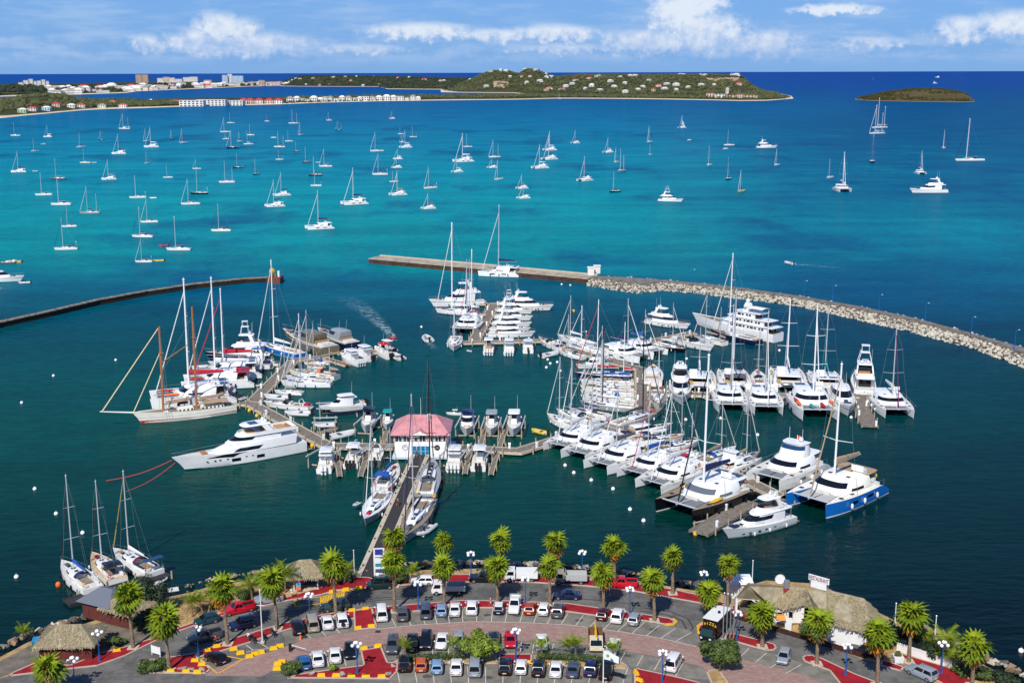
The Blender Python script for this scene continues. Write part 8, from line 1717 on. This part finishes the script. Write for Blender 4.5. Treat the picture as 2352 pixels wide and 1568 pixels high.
for (b, c, lb, s_) in [((442,1415),(440,1382),'on the dry grass at far left',.9),((466,1412),(458,1380),'on the dry grass left of the red pickup',1.),((480,1408),(486,1368),'behind the dark teal hatchback',1.),((580,1382),(575,1345),'behind the red pickup',1.15),((606,1376),(604,1340),'left of the silver SUV',1.1),((655,1360),(655,1318),'just left of the thatched kiosk',1.2),((760,1346),(752,1322),'just right of the thatched kiosk',1.1),((790,1340),(798,1312),'left of the entrance pier root',1.),((940,1337),(948,1312),'right of the pier information board',.8),((930,1518),(930,1482),'in the hedge by the black pickup',.75),((1042,1516),(1042,1480),'in the hedge by the white sedan',.75),((1245,1514),(1243,1484),'in the hedge in front of the white sedan',.8),((1306,1516),(1304,1482),'in the hedge, left stem of the pair',.9),((1322,1516),(1322,1480),'in the hedge, right stem of the pair',.9),((1408,1514),(1406,1488),'at the right end of the hedge',.8),((52,1468),(54,1452),'among the rocks at the left edge',.8),((2130,1500),(2130,1470),'behind the garden wall, left one',1.2),((2165,1514),(2172,1478),'behind the garden wall, middle one',1.3),((2195,1535),(2190,1512),'behind the garden wall, right one',1.1),((645,1330),(643,1302),'slim one at the water left of the kiosk',.7)]:
    palm(b, c, 'small feathery palm '+lb, pgp, 'feather', s_, 15, 0, 'feather_palm', GZ)
def leaf_mass(mb, blobs, n, size, seed):
    rs = random.Random(seed); vol = [a[3]*a[4]*a[5] for a in blobs]
    for (cx_, cy_, cz_, rx, ry, rz_), v in zip(blobs, vol):
        for _ in range(int(n*v/sum(vol))):
            d = Vector((rs.gauss(0, 1), rs.gauss(0, 1), rs.gauss(0, 1))).normalized(); r_ = rs.uniform(.62, 1.06)
            p = Vector((cx_+d.x*rx*r_, cy_+d.y*ry*r_, cz_+d.z*rz_*r_)); nn = (d+Vector((rs.uniform(-.7, .7), rs.uniform(-.7, .7), rs.uniform(-.3, .9)))).normalized(); a = nn.orthogonal().normalized(); b = nn.cross(a); th = rs.uniform(0, 6); u = a*math.cos(th)+b*math.sin(th); w_ = nn.cross(u); s_ = size*rs.uniform(.6, 1.4)
            mb.add([p-u*s_, p+w_*s_*.5, p+u*s_, p-w_*s_*.5], [(0, 1, 2, 3)])
LEAFS = dict(light=[mat('leaf_light', (124,142,30), .7, var=.4, scale=1., sub=(70,92,24)), mat('leaf_light_inner_shade', (74,94,26), .7)], mid=[mat('leaf_mid', (80,98,34), .7, var=.4, scale=1., sub=(50,70,26)), mat('leaf_mid_inner_shade', (52,68,26), .7)], dark=[mat('leaf_dark', (40,62,26), .7, var=.4, scale=1., sub=(26,42,20)), mat('leaf_dark_inner_shade', (28,42,20), .7)])  # second colour of each pair is darker: inner-crown shade painted in
BARK = mat('bark', (92,76,60), .95, var=.3, scale=3.)
def tree(label, base, w_, h, kind, n=2600, trunk_h=1.2, seed=1, name='tree', cat='tree', size=.2, group=None, z=GZ, flat=.42):
    t = thing(name, label, cat, G(*base, z), 0, group); rs = random.Random(seed); blobs = [(0, 0, trunk_h+h*.5, w_*.30, w_*.30, h*.42)]
    for i in range(9):
        a = rs.uniform(0, 6.28); r_ = rs.uniform(.25, .42)*w_; blobs.append((r_*math.cos(a), r_*math.sin(a), trunk_h+h*rs.uniform(.28, .8), w_*rs.uniform(.13, .22), w_*rs.uniform(.13, .22), h*rs.uniform(.16, .26)))
    mb = MB(); leaf_mass(mb, blobs, n, size, seed); obj('crown', mb, LEAFS[kind][0], t)
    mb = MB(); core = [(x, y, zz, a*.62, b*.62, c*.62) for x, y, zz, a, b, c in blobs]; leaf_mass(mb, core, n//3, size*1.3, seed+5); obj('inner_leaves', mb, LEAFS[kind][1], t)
    if trunk_h > .3:
        mb = MB(); mb.tube((0, 0, -.1), (.1, 0, trunk_h+h*.25), .2, .13, 8)
        for i in range(1, 6): b = blobs[i]; mb.tube((.1, 0, trunk_h*.8), (b[0]*.8, b[1]*.8, b[2]), .09, .03, 5)
        obj('trunk', mb, BARK, t)
    return t
tree('round light green tree between the middle and lowest parking rows', (1104,1516), 5.6, 3.4, 'light', 3600, .9, 3, size=.24)
tree('round olive green tree below the pizza truck', (1652,1542), 5.6, 4.2, 'mid', 3600, .9, 8, size=.22)
tree('big dark tree behind the grey-roofed hut', (335,1412), 7., 5.2, 'dark', 3200, 1.2, 12)
tree('dark leafy tree right of the thatched shelter', (330,1450), 4., 3., 'dark', 1800, .6, 14)
for i, (b, w_, h, kd, lb) in enumerate([((352,1540),4.4,1.5,'mid','dense low bush on the planting bed at lower left'),((672,1545),3.2,1.8,'mid','bush at the tip beside the blue hatchback'),((765,1540),1.4,1.1,'light','small bright shrub below the white sedans'),((268,1480),2.8,1.3,'mid','round clipped bush in front of the thatched shelter'),((500,1394),3.,1.8,'light','bush under the palms left of the red pickup'),((560,1376),3.6,1.8,'mid','bush under the palms behind the red pickup'),((640,1352),4.,2.2,'mid','bush left of the thatched kiosk'),((775,1338),4.6,2.4,'mid','bush right of the thatched kiosk'),((800,1336),2.6,1.6,'dark','dark bush at the pier root, left side'),((905,1340),3.6,2.,'mid','bush at the pier root, right side'),((925,1334),2.8,1.6,'dark','dark bush right of the information board'),((1410,1334),2.,1.2,'dark','dark bush at the sea wall behind the red pickup'),((1852,1468),4.,2.6,'mid','green bush at the restaurant entrance'),((2046,1484),4.4,3.4,'dark','dark bush behind the palm right of the restaurant'),((2085,1480),4.,3.,'dark','dark bush behind the garden wall, left part'),((2150,1512),4.4,2.4,'dark','dark bush behind the garden wall, right part'),((2215,1548),3.6,1.6,'mid','bush below the last fan palm'),((2262,1560),4.,1.4,'mid','low scrub on the right shore'),((2310,1575),4.,2.,'dark','dark bush at the right edge of the shore'),((520,1378),2.4,1.2,'mid','low bush on the dry grass')]):
    tree(lb, b, w_, h, kd, int(700+w_*h*110), .1 if h < 2.6 else .5, 40+i, 'bush', 'bush', .17, 'bushes on the quay')
def hedge(lb, pts, w_, h, seed):
    P = [G(x, y, GZ+.12) for x, y in pts]; t = thing('hedge', lb, 'hedge', P[0]); blobs = []
    for a, b in zip(P, P[1:]):
        n = max(2, int((b-a).length/.7))
        for i in range(n): p = a.lerp(b, i/n)-P[0]; blobs.append((p.x, p.y, h*.5, .62, w_/2, h*.55))
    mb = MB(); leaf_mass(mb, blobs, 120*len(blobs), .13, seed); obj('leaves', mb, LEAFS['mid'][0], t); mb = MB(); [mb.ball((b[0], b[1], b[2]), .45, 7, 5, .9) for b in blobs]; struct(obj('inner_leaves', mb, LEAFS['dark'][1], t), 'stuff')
hedge('clipped green hedge left of the round tree', [(925,1519),(1000,1514),(1075,1512)], 1.3, 1.1, 5); hedge('clipped green hedge right of the small red block', [(1240,1513),(1330,1516),(1425,1524)], 1.3, 1.1, 6)
# dry grass tufts on the left bank
random.seed(4); mb = MB()
for _ in range(1500):
    x = random.uniform(370, 640); y = random.uniform(0, 1); yt = lerp_tab([(360,1372),(441,1362),(482,1350),(596,1332),(640,1326)], x); yb = lerp_tab([(360,1462),(412,1438),(516,1402),(640,1372)], x); p = G(x, yt+4+(yb-yt-6)*y, GZ)
    for _k in range(3): a = random.uniform(0, 6.28); l = random.uniform(.15, .4); mb.add([p+Vector((.04*math.cos(a+1.57), .04*math.sin(a+1.57), 0)), p-Vector((.04*math.cos(a+1.57), .04*math.sin(a+1.57), 0)), p+Vector((l*.5*math.cos(a), l*.5*math.sin(a), l))], [(0, 1, 2)])
struct(obj('dry_grass', mb, mat('dry_grass_blade', (170,142,84), .95, var=.4, scale=.5, sub=(110,104,56))), 'stuff', 'dry grass tufts on the left bank')
# ---------------------------------------------------------------- people
SKIN = mat('skin', (178,124,96), .6); HAIR = mat('dark_hair', (36,26,22), .8)
def skinned(name, verts, edges, radii, m, parent, root=0):
    me = bpy.data.meshes.new(name); me.from_pydata(verts, edges, []); o = bpy.data.objects.new(name, me); link(o, parent)
    md = o.modifiers.new('skin', 'SKIN'); md.use_smooth_shade = True
    for i, r_ in enumerate(radii): me.skin_vertices[0].data[i].radius = (r_, r_)
    me.skin_vertices[0].data[root].use_root = True; sb = o.modifiers.new('sub', 'SUBSURF'); sb.levels = 1; sb.render_levels = 1; me.materials.append(m); return o
def person(label, p, rz, shirt, short, stride=.18, z=GZ+.14):
    t = thing('person', label, 'person', G(*p, z), rz, None); V = []; E = []; R = []
    def a(v, r_, par=None):
        V.append(v); R.append(r_); i = len(V)-1
        if par is not None: E.append((par, i))
        return i
    pel = a((0,0,.93),.13); sp = a((0,0,1.15),.13,pel); ch = a((.01,0,1.36),.15,sp); nk = a((0,0,1.5),.055,ch); hd = a((.02,0,1.62),.085,nk); a((.03,0,1.74),.07,hd)
    for sg, st in ((-1,stride),(1,-stride)):
        hp = a((0,sg*.1,.88),.1,pel); kn = a((st*.6+.03,sg*.1,.48),.062,hp); an_ = a((st,sg*.1,.08),.042,kn); a((st+.16,sg*.11,.03),.035,an_)
        sh = a((0,sg*.19,1.4),.06,ch); el = a((-st*.4,sg*.25,1.12),.043,sh); wr = a((-st*.7+.08,sg*.26,.9),.03,el); pm = a((-st*.7+.1,sg*.26,.83),.034,wr)
        for k_ in range(4): f1 = a((-st*.7+.08+k_*.018,sg*.262,.77),.010,pm); a((-st*.7+.1+k_*.016,sg*.255,.735-.008*(k_ in (1,2))),.009,f1)
        th_ = a((-st*.7+.15,sg*.24,.82),.011,pm); a((-st*.7+.165,sg*.235,.785),.01,th_)
    b = skinned('body', V, E, R, SKIN, t)
    skinned('shirt', [(0,0,.95),(0,0,1.15),(.01,0,1.36),(0,-.19,1.4),(-stride*-.4*.5,-.23,1.22),(0,.19,1.4),(-stride*.4*.5,.23,1.22)], [(0,1),(1,2),(2,3),(3,4),(2,5),(5,6)], [.15,.148,.165,.075,.062,.075,.062], shirt, t)
    skinned('shorts', [(0,0,.96),(0,-.1,.86),(stride*.45,-.1,.55),(0,.1,.86),(-stride*.45,.1,.55)], [(0,1),(1,2),(0,3),(3,4)], [.142,.115,.085,.115,.085], short, t)
    mb = MB(); mb.ball((0,0,1.70), .105, 9, 6, 1.05); obj('hair', mb, HAIR, t, smooth=True)
    mb = MB(); mb.ball((.105,0,1.64), .016, 6, 4); obj('nose', mb, SKIN, t)
    for sg in (-1,1): mb = MB(); mb.ball((.095,sg*.032,1.665), .011, 6, 4); obj('eye', mb, BLACK, t); mb = MB(); mb.ball((.01,sg*.088,1.645), .02, 6, 4); obj('ear', mb, SKIN, t)
    mb = MB(); mb.box(.088,.1,-.025,.025,1.6,1.607); obj('mouth', mb, mat('lips', (140,70,64), .6), t)
CL1 = mat('pale_pink_shirt', (214,180,184), .85); CL2 = mat('white_shirt', (224,224,220), .85); CL3 = mat('dark_clothes', (40,42,56), .85); CL4 = mat('red_shirt', (170,40,40), .85)
person('person in a pale pink shirt walking along the median', (1127,1391), 3.0, CL1, CL2); person('person in white walking beside the thatched kiosk', Z2(1580,535), -1.2, CL2, CL2)
person('person in a dark top beside the grey pickup', Z2(800,1020), 1.9, CL4, CL3); person('person in dark clothes on the entrance pier', (913,1161), 1.2, CL3, CL3, z=1.52)
person('person standing at the marina office door', (958,1049), 1.5, CL3, CL3, .05, 1.52)
# ---------------------------------------------------------------- labels: look-alikes are told apart by their order from the left
from collections import defaultdict
_g = defaultdict(list)
for o in list(COL.objects):
    if o.parent is None and 'label' in o and 'category' in o: _g[o['label']].append(o)
for lb, os_ in _g.items():
    if len(os_) > 1:
        os_.sort(key=lambda o: PX(o.location)[0])
        for i, o in enumerate(os_): o['label'] = '%s, %s from the left' % (lb, ORD[i+1] if i+1 < len(ORD) else 'far')
